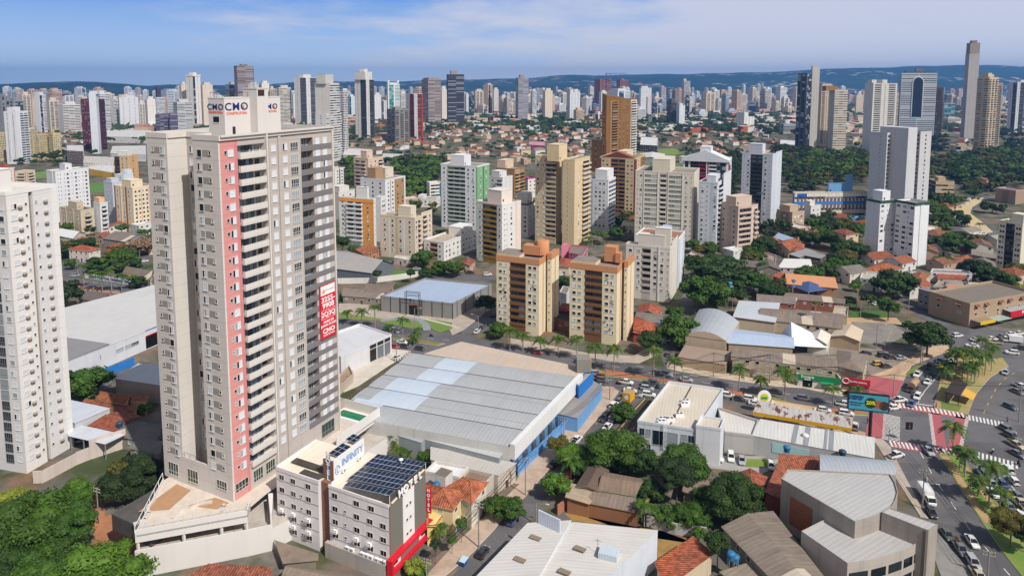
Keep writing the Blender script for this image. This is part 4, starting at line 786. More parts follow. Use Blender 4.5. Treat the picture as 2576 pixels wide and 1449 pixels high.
# ---------------- hotel ----------------
def hotel():
 P=Vector((-24.6,127.0,0));th=26.5;rt=root('hotel',P,yaw(th),'pale five storey hotel with dark solar panels on its roof and a red framed entrance','hotel')
 wl_,br,st,wh,rf=mwall('e2dcde',3.,.0,.3),mwall('84604f',3,.1,.2),None,mwall('dedcda',3,.08,.1),mcorr('e2d6c4',1,1.1,var=.25);s=NT('slate_cladding');n1=s.noise(2.2,5,.7,s.scl((1,1,6)));st=s.done(s.mix(n1,rgb('4a4a44'),rgb('8a8a80')),.8,.2)
 pm=mflat('a8a2a6',.8,.1);b=MB();it=[];fl=face_fr((0,30.4),R(-90));fr=face_fr((0,0),0);g=mglass('191512','4a4038',.1)
 b.poly([fl(0,0,0),fl(12,0,0),fl(12,0,16),fl(0,0,16)],wl_);b.poly([fl(14.9,0,0),fl(30.4,0,0),fl(30.4,0,15.9),fl(14.9,0,15.9)],wl_)
 b.poly([fl(14.9,-1.,0),fl(14.9,0,0),fl(14.9,0,16),fl(14.9,-1.,16)],wl_);b.poly([fl(12,0,0),fl(12,-1,0),fl(12,-1,16),fl(12,0,16)],wl_)
 b.poly([(0,30.4,0),(12.6,30.4,0),(12.6,30.4,16),(0,30.4,16)][::-1],wl_);b.poly([(12.6,30.4,0),(12.6,18,0),(12.6,18,16),(12.6,30.4,16)],wl_);b.poly([(13.1,0,3),(13.1,15.5,3),(13.1,15.5,16),(13.1,0,16)],wl_);b.poly([(13.1,15.5,16),(0,15.5,16),(0,15.5,0),(13.1,15.5,0)],wl_)
 for a,e,m,d in((0,.35,br,.1),(.35,4.6,st,0),(4.6,8.6,wh,.12),(8.6,13.1,st,0)):
  b.poly([fr(a,d,2.6),fr(e,d,2.6),fr(e,d,15.5),fr(a,d,15.5)],m)
  if d:b.poly([fr(a,0,2.6),fr(a,d,2.6),fr(a,d,15),fr(a,0,15)],m);b.poly([fr(e,d,2.6),fr(e,0,2.6),fr(e,0,15),fr(e,d,15)],m)
 b.poly([fr(0,-2.6,0),fr(13.1,-2.6,0),fr(13.1,-2.6,3.),fr(0,-2.6,3.)],wh);b.poly([fr(0,-2.6,3.),fr(13.1,-2.6,3.),fr(13.1,0,3.),fr(0,0,3.)],wh);b.poly([fr(0,-.5,15.4),fr(13.1,-.5,15.4),fr(13.1,-.5,17.7),fr(0,-.5,17.7)],mflat('4a4644'));b.poly([fr(0,-.5,15.5),fr(0,.12,15.5),fr(13.1,.12,15.5),fr(13.1,-.5,15.5)],br)  # dark strip behind the roof letters: shade under the panels put into its colour
 for z in(4.4,7.4,10.3,13.2):
  for a,e in((0,12),(14.9,30.4)):b.box(-.08,30.4-e,z,0,30.4-a,z+.14,pm)
 b.build('wall',rt)
 for i,z in enumerate((1.8,4.8,7.7,10.6,13.5)):
  for x in((1.6,4.9,9.2),(1.6,4.9,9.2),(1.6,4.9,9.2),(1.6,4.9,9.2),(1.6,4.9,9.2))[i]:it.append(('window',wproto('hole',1.35,1.15,'c4beb8',g.name),*fl(x,0,z-.2),R(-90)))
  if i<4:it.append(('bathroom_window',wproto('plain',.55,.5,'c4beb8',g.name),*fl(7.2,0,z+.35),R(-90)))
  for x in((16.5,22.2,25.6,28.9),(16.5,22.2,25.6,28.9),(16.5,22.2,25.6,28.9),(16.5,22.2,25.6,28.9),(16.5,22.2,26.0))[i]:
   it.append(('window',wproto('hole',1.4,1.15,'c4beb8',g.name),*fl(x,0,z-.2),R(-90)))
  if i in(1,2,3):it.append(('bathroom_window',wproto('plain',.55,.5,'c4beb8',g.name),*fl(19.2,0,z+.35),R(-90)))
 for i,z in enumerate((5.9,9.,12.1)):
  for x in(5.9,7.1):it.append(('bathroom_window',wproto('plain',.55,.6,'c4beb8',g.name),*fr(x,.12,z),0))
 q=MB();q.box(-.45,-.75,.1,.45,-.25,.75,LWHITE);q.box(-.6,-.9,0,.6,0,.06,pm)
 for x in(-.58,.58):
  q.bar((x,-.88,.03),(x,-.88,1.),.035,LWHITE,n=4);q.bar((x,-.88,.03),(x,0,.03),.035,LWHITE,n=4)
 for z in(.5,1.):q.bar((-.58,-.88,z),(.58,-.88,z),.03,LWHITE,n=4);q.bar((-.58,-.88,z),(-.58,0,z),.03,LWHITE,n=4);q.bar((.58,-.88,z),(.58,0,z),.03,LWHITE,n=4)
 for x,zs in((1.7,(6.2,3.3)),(5.1,(6.2,3.3)),(9.4,(6.2,3.3)),(16.8,(6.0,)),(22.4,(6.0,)),(25.7,(6.0,))):
  for z in zs:it.append(('air_conditioner',q,*fl(x,0,z),R(-90)))
 place_parts(rt,it)
 r=MB();r.poly([(.0,18.4,15.3),(12.6,18.4,15.9),(12.6,30.4,15.9),(0,30.4,15.3)],rf);r.box(-.1,18.2,15.2,.15,30.5,16.05,wl_);r.box(-.1,30.3,15.2,12.6,30.5,16.05,wl_)
 r.poly([(.0,0,15.4),(13.1,0,16.4),(13.1,15.5,16.4),(0,15.5,15.4)],rf);r.box(-.1,-.0,15.3,.15,15.6,15.95,wl_);r.build('roof',rt)
 t=MB();t.box(2.0,15.9,3,2.2,18.7,19.8,br);t.box(.9,15.5,0,2.0,18.4,15.4,br);t.box(2.2,15.9,15,12,18.7,19.6,wh,rf);t.box(2.0,15.7,15,12.,15.9,20.2,wh);t.build('stair_tower',rt)
 def panels(u0,u1,v0,v1,z0,z1,nu,nv):
  pv=MB();m=mflat('1b2136',.18,.25,1.2,.5);fm=mflat('b4bac4',.4,0);k=lambda v:z0+(z1-z0)*(v-v0)/(v1-v0)
  for d,mm in((0,fm),(-.08,mflat('77787c',.5,0))):pv.poly([(u0,v0,k(v0)+d),(u1,v0,k(v0)+d),(u1,v1,k(v1)+d),(u0,v1,k(v1)+d)][::1 if d==0 else-1],mm)
  for i in range(nu):
   for j in range(nv):
    a,e=u0+(u1-u0)*(i+.05)/nu,u0+(u1-u0)*(i+.95)/nu;c,d=v0+(v1-v0)*(j+.035)/nv,v0+(v1-v0)*(j+.965)/nv
    pv.poly([(a,c,k(c)+.03),(e,c,k(c)+.03),(e,d,k(d)+.03),(a,d,k(d)+.03)],m)
  pv.build('solar_array',rt)
 panels(.1,2.0,-.2,11.6,18.,16.7,1,9);panels(2.6,7.4,-.2,12.6,18.,16.6,3,11);panels(7.9,13.2,-.2,12.8,18.,16.6,3,11)
 panels(3.6,8.2,16.2,18.6,20.,20.2,3,2);panels(9.2,11.8,16.2,18.6,20.4,20.6,2,2)
 c=MB();dkm=mflat('4a463e',.8,.3)
 for a in((.5,18.6,2.2,24.2),(3.,18.6,4.8,29.),(6.2,18.6,7.6,22.5)):c.box(a[0],a[1],15.75,a[2],a[3],15.9,dkm)
 c.build('roof_mat',rt)
 fq=MB()
 for u in(.2,13.):fq.bar((u,-.1,15.6),(u,-.1,17.9),.07,LWHITE,n=5)
 fq.build('panel_post',rt)
 # signs
 BL=mflat('7ea0cc',.4,0);text(rt,'INFINITY',(7.9,15.6,18.3),0,2.2,BL,'lettering',.012,sx=.8)
 q=MB()
 for cx_,r_ in((2.95,.85),(3.3,.6)):
  pts=[(cx_+math.cos(a)*r_*.75,15.6,17.6+math.sin(a)*r_*1.15)for a in[k*.4 for k in range(15)]]
  for p,e in zip(pts,pts[1:]):q.bar(p,e,.07,BL,n=5)
 q.build('sign_emblem',rt)
 for k,ch in enumerate('HOTEL'):text(rt,ch,(1.9,17.3,20.9-k*1.28),R(-90),1.5,LWHITE,'lettering',.03);text(rt,ch,(1.96,17.22,20.88-k*1.28),R(-90),1.55,mflat('4a78b8',.4,0),'lettering',.06)
 q=MB();q.bar((1.98,16.9,19.4),(1.98,16.9,21.7),.05,mflat('4a78b8',.4,0));q.bar((1.98,17.7,19.4),(1.98,17.7,21.7),.05,mflat('4a78b8',.4,0));q.build('sign_frame',rt)
 for k,ch in enumerate('HOTEL'):text(rt,ch,(3.6+k*1.75,-.35,16.5),0,2.2,LWHITE,'lettering',.03,ext=.1)
 q=MB();q.box(13.1,-1.3,6.6,13.3,0,12.3,SRED);q.build('blade_sign',rt)
 for k,ch in enumerate('HOTEL'):text(rt,ch,(13.05,-.68,11.7-k*1.1),R(-90),1.0,LWHITE,'lettering',.04)
 q=MB();q.box(-.9,-1.3,1.6,13.9,.1,2.2,SRED);q.box(-.9,-1.3,4.2,13.9,.1,4.8,SRED);q.box(-.9,-1.3,2.2,-.3,.1,4.2,SRED);q.box(13.3,-1.3,2.2,13.9,.1,4.2,SRED);q.box(-.9,-1.3,-.0,-.5,-.9,1.6,SRED);q.build('entrance_frame',rt)
 q=MB();q.box(-.3,-.35,2.2,13.3,0,4.2,wh);q.box(3.2,-.4,2.2,9.8,-.35,4.2,st);q.box(.4,-.42,2.6,2.2,-.35,3.8,mflat('2a2624',.4,.1));q.box(10.6,-.42,2.6,12.4,-.35,3.8,mflat('2a2624',.4,.1));q.build('entrance_panel',rt)
 text(rt,'INFINITY HOTEL',(6.5,-.48,3.9),0,.62,mflat('8aa8d0',.4,0),'lettering',.02)
 # plinth wall with the row of condensers
 q=MB();wm=mwall('b4aca6',5,0,.6);q.box(-.9,.6,0,-.6,16.2,3.4,wm);q.box(-.6,.6,3.1,.0,16.2,3.4,wm);q.build('plinth_wall',rt)
 ac=MB();ac.box(-.5,-.25,0,.5,.25,.7,LWHITE);ac.box(-.3,-.27,.1,.3,-.25,.6,mflat('8a8a8c',.6,.1))
 for y in(10.4,9.2,6.5,5.4,4.3,2.8,1.6,.9):inst(wmesh(ac,'condenser'),'condenser',rt,(-.55,y,3.42),R(-90))
 for x,y in((4.6,15.3),(9.8,15.3)):inst(wmesh(ac,'condenser'),'condenser',rt,(x,y,16.4),0)
 q=MB();q.lathe(11.4,5.2,[(.15,17.3),(.15,18),(.5,18.1),(.5,18.3),(.1,18.5)],LWHITE);q.build('roof_vent',rt)
hotel()
# ---------------- apartment blocks of the middle ground ----------------
def _pe(x0,y0,k):return lambda x,y:(x0*.74408+x*k*.74408,y0*.74408+y*k*.74408)
E1=_pe(1640,780,700/2561);E2=_pe(1120,480,700/2561);E3=_pe(1780,480,700/2561);E4=_pe(2440,440,700/2561);E5=_pe(0,440,560/2560)
def st(F,xl,xn,xr,yt,yb,th=None):
 if th is None:
  a,n,c=F(xl,yt)[0],F(xn,yt)[0],F(xr,yt)[0];azv=math.degrees(math.atan((n-CX)/FPX));th=azv+min(68,max(18,math.degrees(math.atan2(c-n,n-a))))
 return site(F(xn,yt),F(0,yb)[1],F(xl,yt)[0],F(xr,yt)[0],th)
def wing(rt,S0,S1,L,Rr,pal,fh=2.9,zb=3.,tp=1.6,ind=True,rc='8d8780',cop=None,name='wing',par=None,wk=('plain',),gc=None,frame='e8e6e2'):
 P,h,wl,wr,th=S1;M=(Matrix.Translation(rt.location)@Matrix.Rotation(rt.rotation_euler.z,4,'Z')).inverted();o=M@Vector((P.x,P.y,0))
 nf=max(1,round((h-zb-tp)/fh));fh=(h-zb-tp)/nf;pm=[mwall(c,round(fh,2))for c in pal];b=MB();it=[];gm=mglass(gc)if gc else mglass();x,y=o.x,o.y
 kw=dict(pal=pm,ind=ind,zb=zb,par=par,wk=wk,frame=frame,glassm=gm,glass=gm.name)
 facade(b,it,(x,y+wl),R(-90),wl,L,nf,fh,0,h,**kw);facade(b,it,(x,y),0,wr,Rr,nf,fh,0,h,**kw)
 b.poly([(x+wr,y,0),(x+wr,y+wl,0),(x+wr,y+wl,h),(x+wr,y,h)],pm[0]);b.poly([(x+wr,y+wl,0),(x,y+wl,0),(x,y+wl,h),(x+wr,y+wl,h)],pm[0])
 roof_deck(b,x,y,x+wr,y+wl,h,mwall(cop,3,0)if cop else pm[0],msheet(rc,'6b6660'));b.build(name,rt);place_parts(rt,it);return x,y,wr,wl,h
def band(rt,boxes,hgt,c,name='cornice',z=None):
 b=MB();m=mwall(c,9,0)
 for x,y,wr,wl,h in boxes:
  h0=h if z is None else z;b.ring(x-.12,y-.12,x+wr+.12,y+wl+.12,h0-hgt,h0+.2,.4,m)
 b.build(name,rt)
CREAM=('e0d2b4','7a5636','c28a62','d6c6a4')
def twins():
 for F,a,lab,tank in((E1,((140,668,770,366,1315),(772,820,915,292,1255)),'left cream block with orange top and brown balconies, round tank room on its roof',1),(E1,((1050,1635,1722,462,1425),(1724,1765,1848,385,1365)),'right cream block with orange top and brown balconies, square tank rooms on its roof',0)):
  S=st(F,*a[0],24.);rt=tower(lab,S,'0.WW.,1BB0.WW.','0..2,0..',2.85,CREAM,ind=True,zb=3.4,tp=2.2,wk=('plain','plain','plain','half'),gc='3a3c44',rec=.45,name='apartment_block',group='pair of cream blocks with orange tops',par=1,rc='8d8078')
  S1=st(F,*a[1],24.);q=wing(rt,S,S1,'0.w.','0..2,0..',CREAM,2.85,3.4,2.2,rc='b09078');band(rt,[(0,0,S[3],S[2],S[1]),q],2.1,'c28a62')
  b=MB();m=mwall('c28860',9,0)
  if tank:b.lathe(q[0]+2.6,q[1]+q[3]+3.,[(2.6,q[4]-1),(2.6,q[4]+4.6),(2.2,q[4]+4.7)],m,18);b.box(q[0]-.5,q[1]+4.5,q[4]-1,q[0]+4,q[1]+12,q[4]+2.6,m)
  else:b.box(q[0]+1,q[1]+5.,q[4]-1,q[0]+5.2,q[1]+9.5,q[4]+4.8,m);b.box(q[0]+.4,q[1]+3.,q[4]-1,q[0]+3.,q[1]+5.,q[4]+2.8,m)
  b.box(1.5,9,0,q[0]+4,18.5,q[4]-.5,mwall('d6c6a4',2.85),msheet('8d8078','6f6660'));b.build('tank_room',rt)
twins()
W_='dcdad8'
def mids():
 kw=dict(ind=True,name='apartment_block');pl=('plain','plain','half','plain')
 S=st(E1,1745,2290,2312,212,890,24.);rt=tower('off white block on stilts with a stepped white penthouse, right of the orange topped pair',S,'.W1,0.W,1B0.W|W.w','.',2.9,('d8d0c6','b8b0a8'),((-.0,.9,.12,.72,5.),(.1,.7,.0,.35,8.4)),zb=3.6,wk=pl,gc='2e2a2e',**kw)
 q=wing(rt,S,st(E1,2312,2312+2,2384,130,860,24.),'.','..',('d8d0c6',))
 tower('pale blue and white block with brown tiled roof decks behind the off white one',st(E1,1865,2392,2472,95,722,24.),'.H.H.','1.0.1.',2.9,('dfe0e4','c4ccd8'),((.1,.9,.3,.5,2.5,'aab8c8'),),rc='9a6a4c',**kw)
 S=st(E2,92,520,548,708,1302,22.);rt=tower('white and orange striped block with a white lift tower on its roof',S,'0.W.1P,P2..W..','0.w.',2.9,(W_,W_,'df9a4c','a8a6a6'),((.2,.9,.18,.5,6.5),),wk=pl,par=0,cop='e2e0de',**kw);q=wing(rt,S,st(E2,548,612,666,682,1240,22.),'..','.H',(W_,'df9a4c'));band(rt,[(-.05,-.05,.1,S[2]+.1,S[1]-.6)],2.,'df9a4c')
 S=st(E2,600,1032,1110,938,1465,24.);rt=tower('beige ten storey block with grey blue stair strips and a stepped roof',S,'0.W,1,0W2.0W1,0.W.','.W.P.',2.85,('d4c4b0','dfe2e8','c2ae8c'),((.05,.9,.12,.48,5.6,'d8ccb8'),),wk=pl,**kw);wing(rt,S,st(E2,1110,1112,1246,878,1420,24.),'.','.P.W.',('d8c6b2',))
 S=st(E2,1145,1392,1790,1240,1478,30.);tower('low white four storey building with a long window side',S,'.W1B0W.','.WW.W.WWWWWWW',2.9,(W_,'b58a74'),((.62,.98,.15,.8,4.),),zb=1.,wk=pl,rc='b8a898',**kw)
 S=st(E2,1795,2110,2346,775,1530,40.);rt=tower('white tower with a mustard yellow balcony strip',S,'.W,1BB0,W','.ww.W.2.|...',2.9,(W_,'a08238','e0d0c8'),((.25,.8,.2,.75,6.4,'dcd2cc'),),wk=pl,rc='d0a884',**kw)
 S=st(E2,1350,1805,1955,300,1105,27.);rt=tower('white tower with light green side and dark ribbon balconies',S,'2,0.W.1BBB0.W.W,3.','3.W4.3W.',2.9,('dcdce0','b4bdb4','3f7a5c','7fae80','4f8458'),((.0,.55,.35,.72,6.4),),wk=pl,rec=1.4,**kw)
 kw['ind']=False
 tower('pinkish beige tower with a tall lift core among trees',st(E2,275,455,640,205,890),'.PP1..','.W.W.P',2.9,('d2bba8','dac2ae'),((.1,.5,.2,.6,5.),),**kw)
 S=st(E2,360,665,915,470,1075);rt=tower('white tower with brown side stripes and a tan lift shaft',S,'.W.W.W.','0.W1,0W2.W.W0.',2.9,('dcdadc','8a6a58','a8845c'),((.05,.4,.42,.75,7.,'a88a68'),(.5,.9,.4,.8,6.,'d0c4b4')),**kw)
 tower('small white block with a blue stripe before the wood',st(E2,1180,1216,1350,505,735),'.','.HH1.',2.9,('dedad2','3a6a94'),**kw)
 tower('two storey white building with scattered windows',st(E2,1070,1300,1350,705,815),'.W.W.W.W','.W',3.,(W_,),((.1,.8,.7,1.,2.),),zb=.5,**kw)
 tower('brown tower with dark planted balconies',st(E2,2040,2268,2390,335,780),'0..W..','1P0P',2.9,('9c7850','c29a64'),((.1,.9,.55,1.,6.,'d2bca4'),),rec=1.,**kw)
 tower('slim white tower beside the brown balcony tower',st(E2,1955,2118,2242,440,850),'.W.P','..|..|.',2.9,('d8d6d6',),((.1,.8,.3,.9,4.),),**kw)
 tower('small white block with a magenta roof band',st(E2,2345,2432,2530,450,700),'..','.W.W',2.9,('ddd4ce',),cop='a83a78',**kw)
 tower('white and grey block with a dark brown top band',st(E2,2165,2432,2530,770,1190),'.W.1G0.W','.W.W.',2.9,('ccc8c6','4a4a56'),((.2,.9,.1,.6,6.,'d6ccbe'),),cop='55483f',**kw)
 tower('white slab with dark vertical strips left of the pinkish tower',st(E2,-40,40,165,330,620),'.','.W1.0W1.',2.9,('d8d4d0','4a4440'),**kw)
 tower('low white blocks beside the orange striped block',st(E2,-60,90,290,620,960),'.W.','.W.W.',2.9,('d8d4ce',),((.2,.8,.2,.8,3.),),**kw)
 kw['ind']=True
 S=st(E3,448,597,785,222,1300,30.);rt=tower('tall cream tower with two wings and stacked corner balconies',S,'.w,.','.W,1P',2.9,('d6c09c','d8c4a2'),((-.3,.2,.9,1.9,9.),),wk=('shut','plain','half'),**kw)
 q=wing(rt,S,st(E3,110,365,436,182,1262,30.),'0.W.wW1BB','..',('d6c09c','c8b496'),wk=('shut','plain','half'));S2=S
 S=st(E3,785,1012,1103,470,1130,27.);tower('white tower with rounded balconies on its right edge',S,'1..0.WWW,.','.BB',2.9,('dcdce0','a8b0c0'),((.1,.95,.1,.75,6.),),wk=('plain','plain','shut'),**kw)
 kw['ind']=False
 S=st(E3,910,1350,1470,205,955,25.);rt=tower('cream and maroon tower with a shallow gable crown',S,'2.0WW.1,B,B0,WW2.','2.0W1.W',2.9,('cdb592','8a6a4c','7a4038'),((.2,.8,.3,.55,4.,'d8c4a8'),),**kw)
 b=MB();w=S[2];b.poly([(-.2,1,S[1]),(-.2,w-1,S[1]),(-.2,w/2,S[1]+4.2)],mwall('7a4038',9,0));b.poly([(-.2,w/2,S[1]+4.2),(-.2,1,S[1]),(8,1,S[1]),(8,w/2,S[1]+4.2)][::-1],mwall('8a5a4c',9,0));b.poly([(-.2,w-1,S[1]),(-.2,w/2,S[1]+4.2),(8,w/2,S[1]+4.2),(8,w-1,S[1])][::-1],mwall('8a5a4c',9,0));b.build('gable',rt)
 S=st(A3,897,940,1232,452,1150,38.);rt=tower('very tall dark brown tower with slanted top',S,'0.W.','0..|1.P0WWW.2P',3.,('866034','9a7444','d8cfc4'),gp=.4,rc='a89a88',**kw);b=MB();m=mwall('7e5a30',3,.05);wl,wr,h=S[2],S[3],S[1]
 b.faces([(0,0,h),(wr*.62,0,h),(wr*.62,wl,h),(0,wl,h),(0,0,h+5.),(wr*.62,0,h+1.),(wr*.62,wl,h+2.4),(0,wl,h+7.5)],[(0,1,5,4),(1,2,6,5),(2,3,7,6),(3,0,4,7),(4,5,6,7)],m);b.build('slanted_crown',rt)
 S1=st(A3,795,938,945,840,1150,38.);wing(rt,S,S1,'.W.W.','.',('7e5a30',),3.,ind=False)
 kw['ind']=True
 S=st(E3,1350,2075,2140,388,1330,22.);tower('wide pale block with two stacks of green glass balconies',S,'.wW,|HH|.B.|HH|.W.w.','.w.w.',2.95,('d2cabd','dcdad6','2a4a4a'),((.1,.9,.42,.72,7.,'d0c6b6'),),zb=3.5,gc='1e3a3c',wk=('plain','half'),**kw)
 S=st(E3,1940,2490,2540,232,985,24.);kw['ind']=False
 rt=tower('white tower with red accents and a low white gable roof',S,'.1G0.1B2B0|2|0B1G.G0.','.2W0.W',2.9,('d6d8de','3a3c48','9a2438'),((-.0,.4,.38,.62,9.),),**kw);b=MB();w=S[2];h=S[1];m=mwall('cfd2d8',9,0)
 b.faces([(-1,-1,h),(-1,w+1,h),(-1,w/2,h+7),(14,-1,h),(14,w+1,h),(14,w/2,h+7),(-1,-1,h-1.5),(-1,w+1,h-1.5),(14,-1,h-1.5)],[(0,2,1),(0,3,5,2),(1,2,5,4),(6,0,1,7),(8,3,0,6)],m);b.build('gable_roof',rt);kw['ind']=True
 S=st(E3,2137,2365,2440,502,1375,30.);rt=tower('white and grey blue tower with half round balconies',S,'.W.w.1..0W','.P.',2.9,('cfd2d8','bcc4d0'),((.3,1.,.2,.7,3.),),wk=('plain','shut'),**kw);wing(rt,S,st(E3,2438,2441,2536,392,1335,30.),'.','..',('cfd2d8',))
 S=st(E4,-15,208,450,945,1565,62.);tower('pinkish beige block with stacked dark loggias on its right side',S,'.W,w|.W.','0,.BBB.1..P',2.9,('c6b2a4','d2beae'),((.1,.9,.25,.8,4.5),),rec=1.2,**kw)
 S=st(E4,255,632,672,302,1172,36.);rt=tower('grey white tower with a dark glass balcony strip',S,'.w.W,1BB0.W.w.','..',2.9,('c8ccd6','3a3638','d8dae0'),((.1,1.,.35,.8,6.5),),wk=('shut','plain'),rec=1.,**kw);wing(rt,S,st(E4,672,674,748,274,1140,36.),'.','.w.',('ccd0da',))
 tower('six storey beige block with a brown side before the hospital',st(E4,685,875,1025,1018,1285,62.),'.1W0.','.WWW.',2.9,('b8a48e','97826c'),((.3,1.,.4,.95,3.),),wk=('shut','plain'),**kw)
 tower('five storey white block beside the beige one',st(E4,1025,1105,1226,938,1190,62.),'.','.W.W.',2.9,('d4d2d0',),((.0,.5,.2,.9,3.),),**kw)
 kw['ind']=False;c=dict(cop='d0d0d4')
 S=st(A4,1085,1245,1376,938,1839,62.);rt=tower('twin grey white towers with columns of dark loggias',S,'..w.','.BU.B.',2.9,('c2c2c6','d6d6d8'),**kw);x=wing(rt,S,st(A4,1400,1565,1672,926,1830,62.),'.BU.B.','.S.',('c0bfc2','d6d6d8'),ind=False);b=MB();b.box(4,-12,0,14,8,S[1]+4,mwall('c4c4c8',2.9));b.build('lift_core',rt)
 kw['ind']=True
 S=st(B4,1045,1178,1330,172,757,68.);rt=tower('bright white tower with folded walls and a dark green cornice',S,'.|.','V.wwV',2.85,('d8dadf',),((.2,.7,.1,.8,5.),),zb=2.,wk=('plain','shut'),**kw);q=wing(rt,S,st(B4,1332,1512,1650,192,800,68.),'V.VwV','.|.',('dcdee2',),2.85,2.,wk=('plain','shut'));band(rt,[(-.5,-.5,S[3]+1,S[2]+1,S[1]),(q[0]-.5,q[1]-.5,q[2]+1,q[3]+1,q[4])],1.,'33503f')
 tower('cream block with a dark balcony column at the right edge',st(B4,2320,2545,2640,390,885,62.),'.WW.1BB0.WW.','.W.',2.9,('d6cfbc','4a4640'),((.3,.9,.1,.6,4.),),**kw)
 kw['ind']=False
 tower('beige office slab with dark horizontal slots behind the twin towers',st(B4,1640,1712,1890,-20,120),'1HH','HHH',3.2,('bda684','4a4440'),((.2,.6,.2,.7,3.),),zb=.3,**kw)
 tower('brown flat roofed building above the curved road',st(B4,2285,2480,2580,70,205),'.1.0.','..',3.4,('a08878','8a7468'),cop='b0988a',**kw)
 # left side
 kw['ind']=True
 S=st(E5,712,850,1365,638,1430,30.);tower('bright white slab block with many small windows',S,'..|.','.w,w.|w,W.w|,W,w.|w,W.',2.85,('dadade',),((.35,.55,.2,.8,4.),),**kw)
 tower('beige block with pilasters and curved balcony fronts',st(E5,920,1250,1452,1240,1620,30.),'|W|.W|.W|','..P..',2.9,('c4b69e','d8c8ae'),((.2,.7,.3,.7,4.),),rc='4a4a52',**kw)
 tower('white block with a planted roof terrace and white balconies',st(E5,1440,1540,1662,1130,1590,30.),'..','.P.',2.9,('d4d6d8',),((.1,.8,.2,1.,3.,'e0b890'),),**kw)
 tower('pale grey blue tower left of the brown pilaster block',st(E5,1600,1732,1872,808,1480,30.),'.w.','.W.',2.9,('c2c6d0','d6d8de'),((.1,.9,.2,.8,2.),),**kw)
 tower('cream block with brown pilasters and terracotta stripes',st(E5,1765,2045,2400,890,1600,30.),'1|0W1,0|W1|0W.','.W,W2,0W,W2,0W,W',2.9,('e0cfb4','86604a','c08468'),((.1,.6,.2,.7,4.),),**kw)
 kw['ind']=False
 tower('pink and cream block seen over the left edge tower',st(E5,230,395,540,640,1000),'.P1,0','.1,0P.',2.9,('d8c8b0','b06a5a'),**kw)
 tower('white and pink block at the far left behind the white tower',st(E5,-60,60,225,600,1000),'.W.','.1,0W1,0',2.9,('dcd6d0','b87a6a'),((.2,.7,.2,.8,3.,'a85a4a'),),**kw)
 for xl,xn,xr,yt,yb,q in((445,602,728,66,470,'left'),(745,812,938,54,455,'right'),(-80,-20,72,40,480,'outermost')):
  tower(f'{q} of three yellowish beige slab blocks',st(E5,xl,xn,xr,yt,yb),'.W.W1,0W','.W.W.W.W',2.9,('c4b48c','3a3230'),((.1,.5,.5,.9,5.,'b8a684'),),group='yellowish beige slab blocks',**kw)
 S=st(A1,33,150,264,562,1068);tower('bright white tower with dark balconies before the yellowish slabs',S,'.W|.W.','.w.PP',2.9,('dcdce0',),((.1,.7,.3,.8,5.),),**kw)
 S=st(A1,850,918,942,388,968);rt=tower('white slab tower with maroon wings',S,'..','.w',2.9,('d2d4dc','5a2c34'),((.0,1.,-.2,.9,3.),),**kw);wing(rt,S,st(A1,772,848,856,440,925,S[4]),'.W.W.W','.',('5f2f38',),ind=False);wing(rt,S,st(A1,918,926,1002,446,940,S[4]),'.','.W.P',('5a2c34',),ind=False)
 tower('tan block with a dark balcony stack and an orange end',st(E5,1765,1975,2128,400,780),'2B0.W.W','0.1W.',2.9,('c8ae8a','d0a472','4a3c38'),((.2,.8,.3,.9,4.,'d8d4d0'),),**kw)
 tower('low pale blue white block below the tan one',st(E5,1770,1905,2056,690,860),'.W','..',2.9,('d2d6e0',),((.2,.9,-.0,.4,4.),),**kw)
 # hospital
 Y0=E4(905,0);S=site(E4(905,772),E4(0,1130)[1],E4(880,0)[0],E4(1905,0)[0],86.);rt=tower('long low hospital with a blue band and white letters',S,'1.','HHHHHHHH',4.6,('cfc6b2','3f74b4'),((.42,.72,.3,.7,6.,'6f9fcc'),(.64,.72,.5,.8,12.,'6f9fcc')),zb=3.,rc='6a5e56',name='hospital',cat='building',par=0)
 P,h,wl,wr,th=S;b=MB();b.box(-.2,-.2,h-9.,wr+.2,0,h-6.8,mwall('3f7ac0',9,0));b.build('blue_band',rt);b=MB();b.box(2.,-.25,h-3.4,9.,-.05,h-.9,mwall('2a5aa8',9,0));b.build('name_panel',rt);text(rt,'HOSPITAL DE URGÊNCIAS DE GOIÁS',(wr*.62,-.12,h-2.2),0,3.,LWHITE,'lettering',.03,sx=1.15)
 for z0_,z1_ in((h-12.8,h-9.2),(h-6.6,h-4.)):
  q=MB();q.box(0,-.35,0,1.4,-.03,z1_-z0_,mwall('77626a',9,0));me=q.mesh('pier')
  for k in range(22):inst(me,'pier',rt,(2+k*wr/22,0,z0_))
 b=MB();b.box(wr*.3,-14,0,wr,-8,5,mwall('4a86c8',9,0),mflat('5aa0d8'));b.build('annex',rt)
mids()
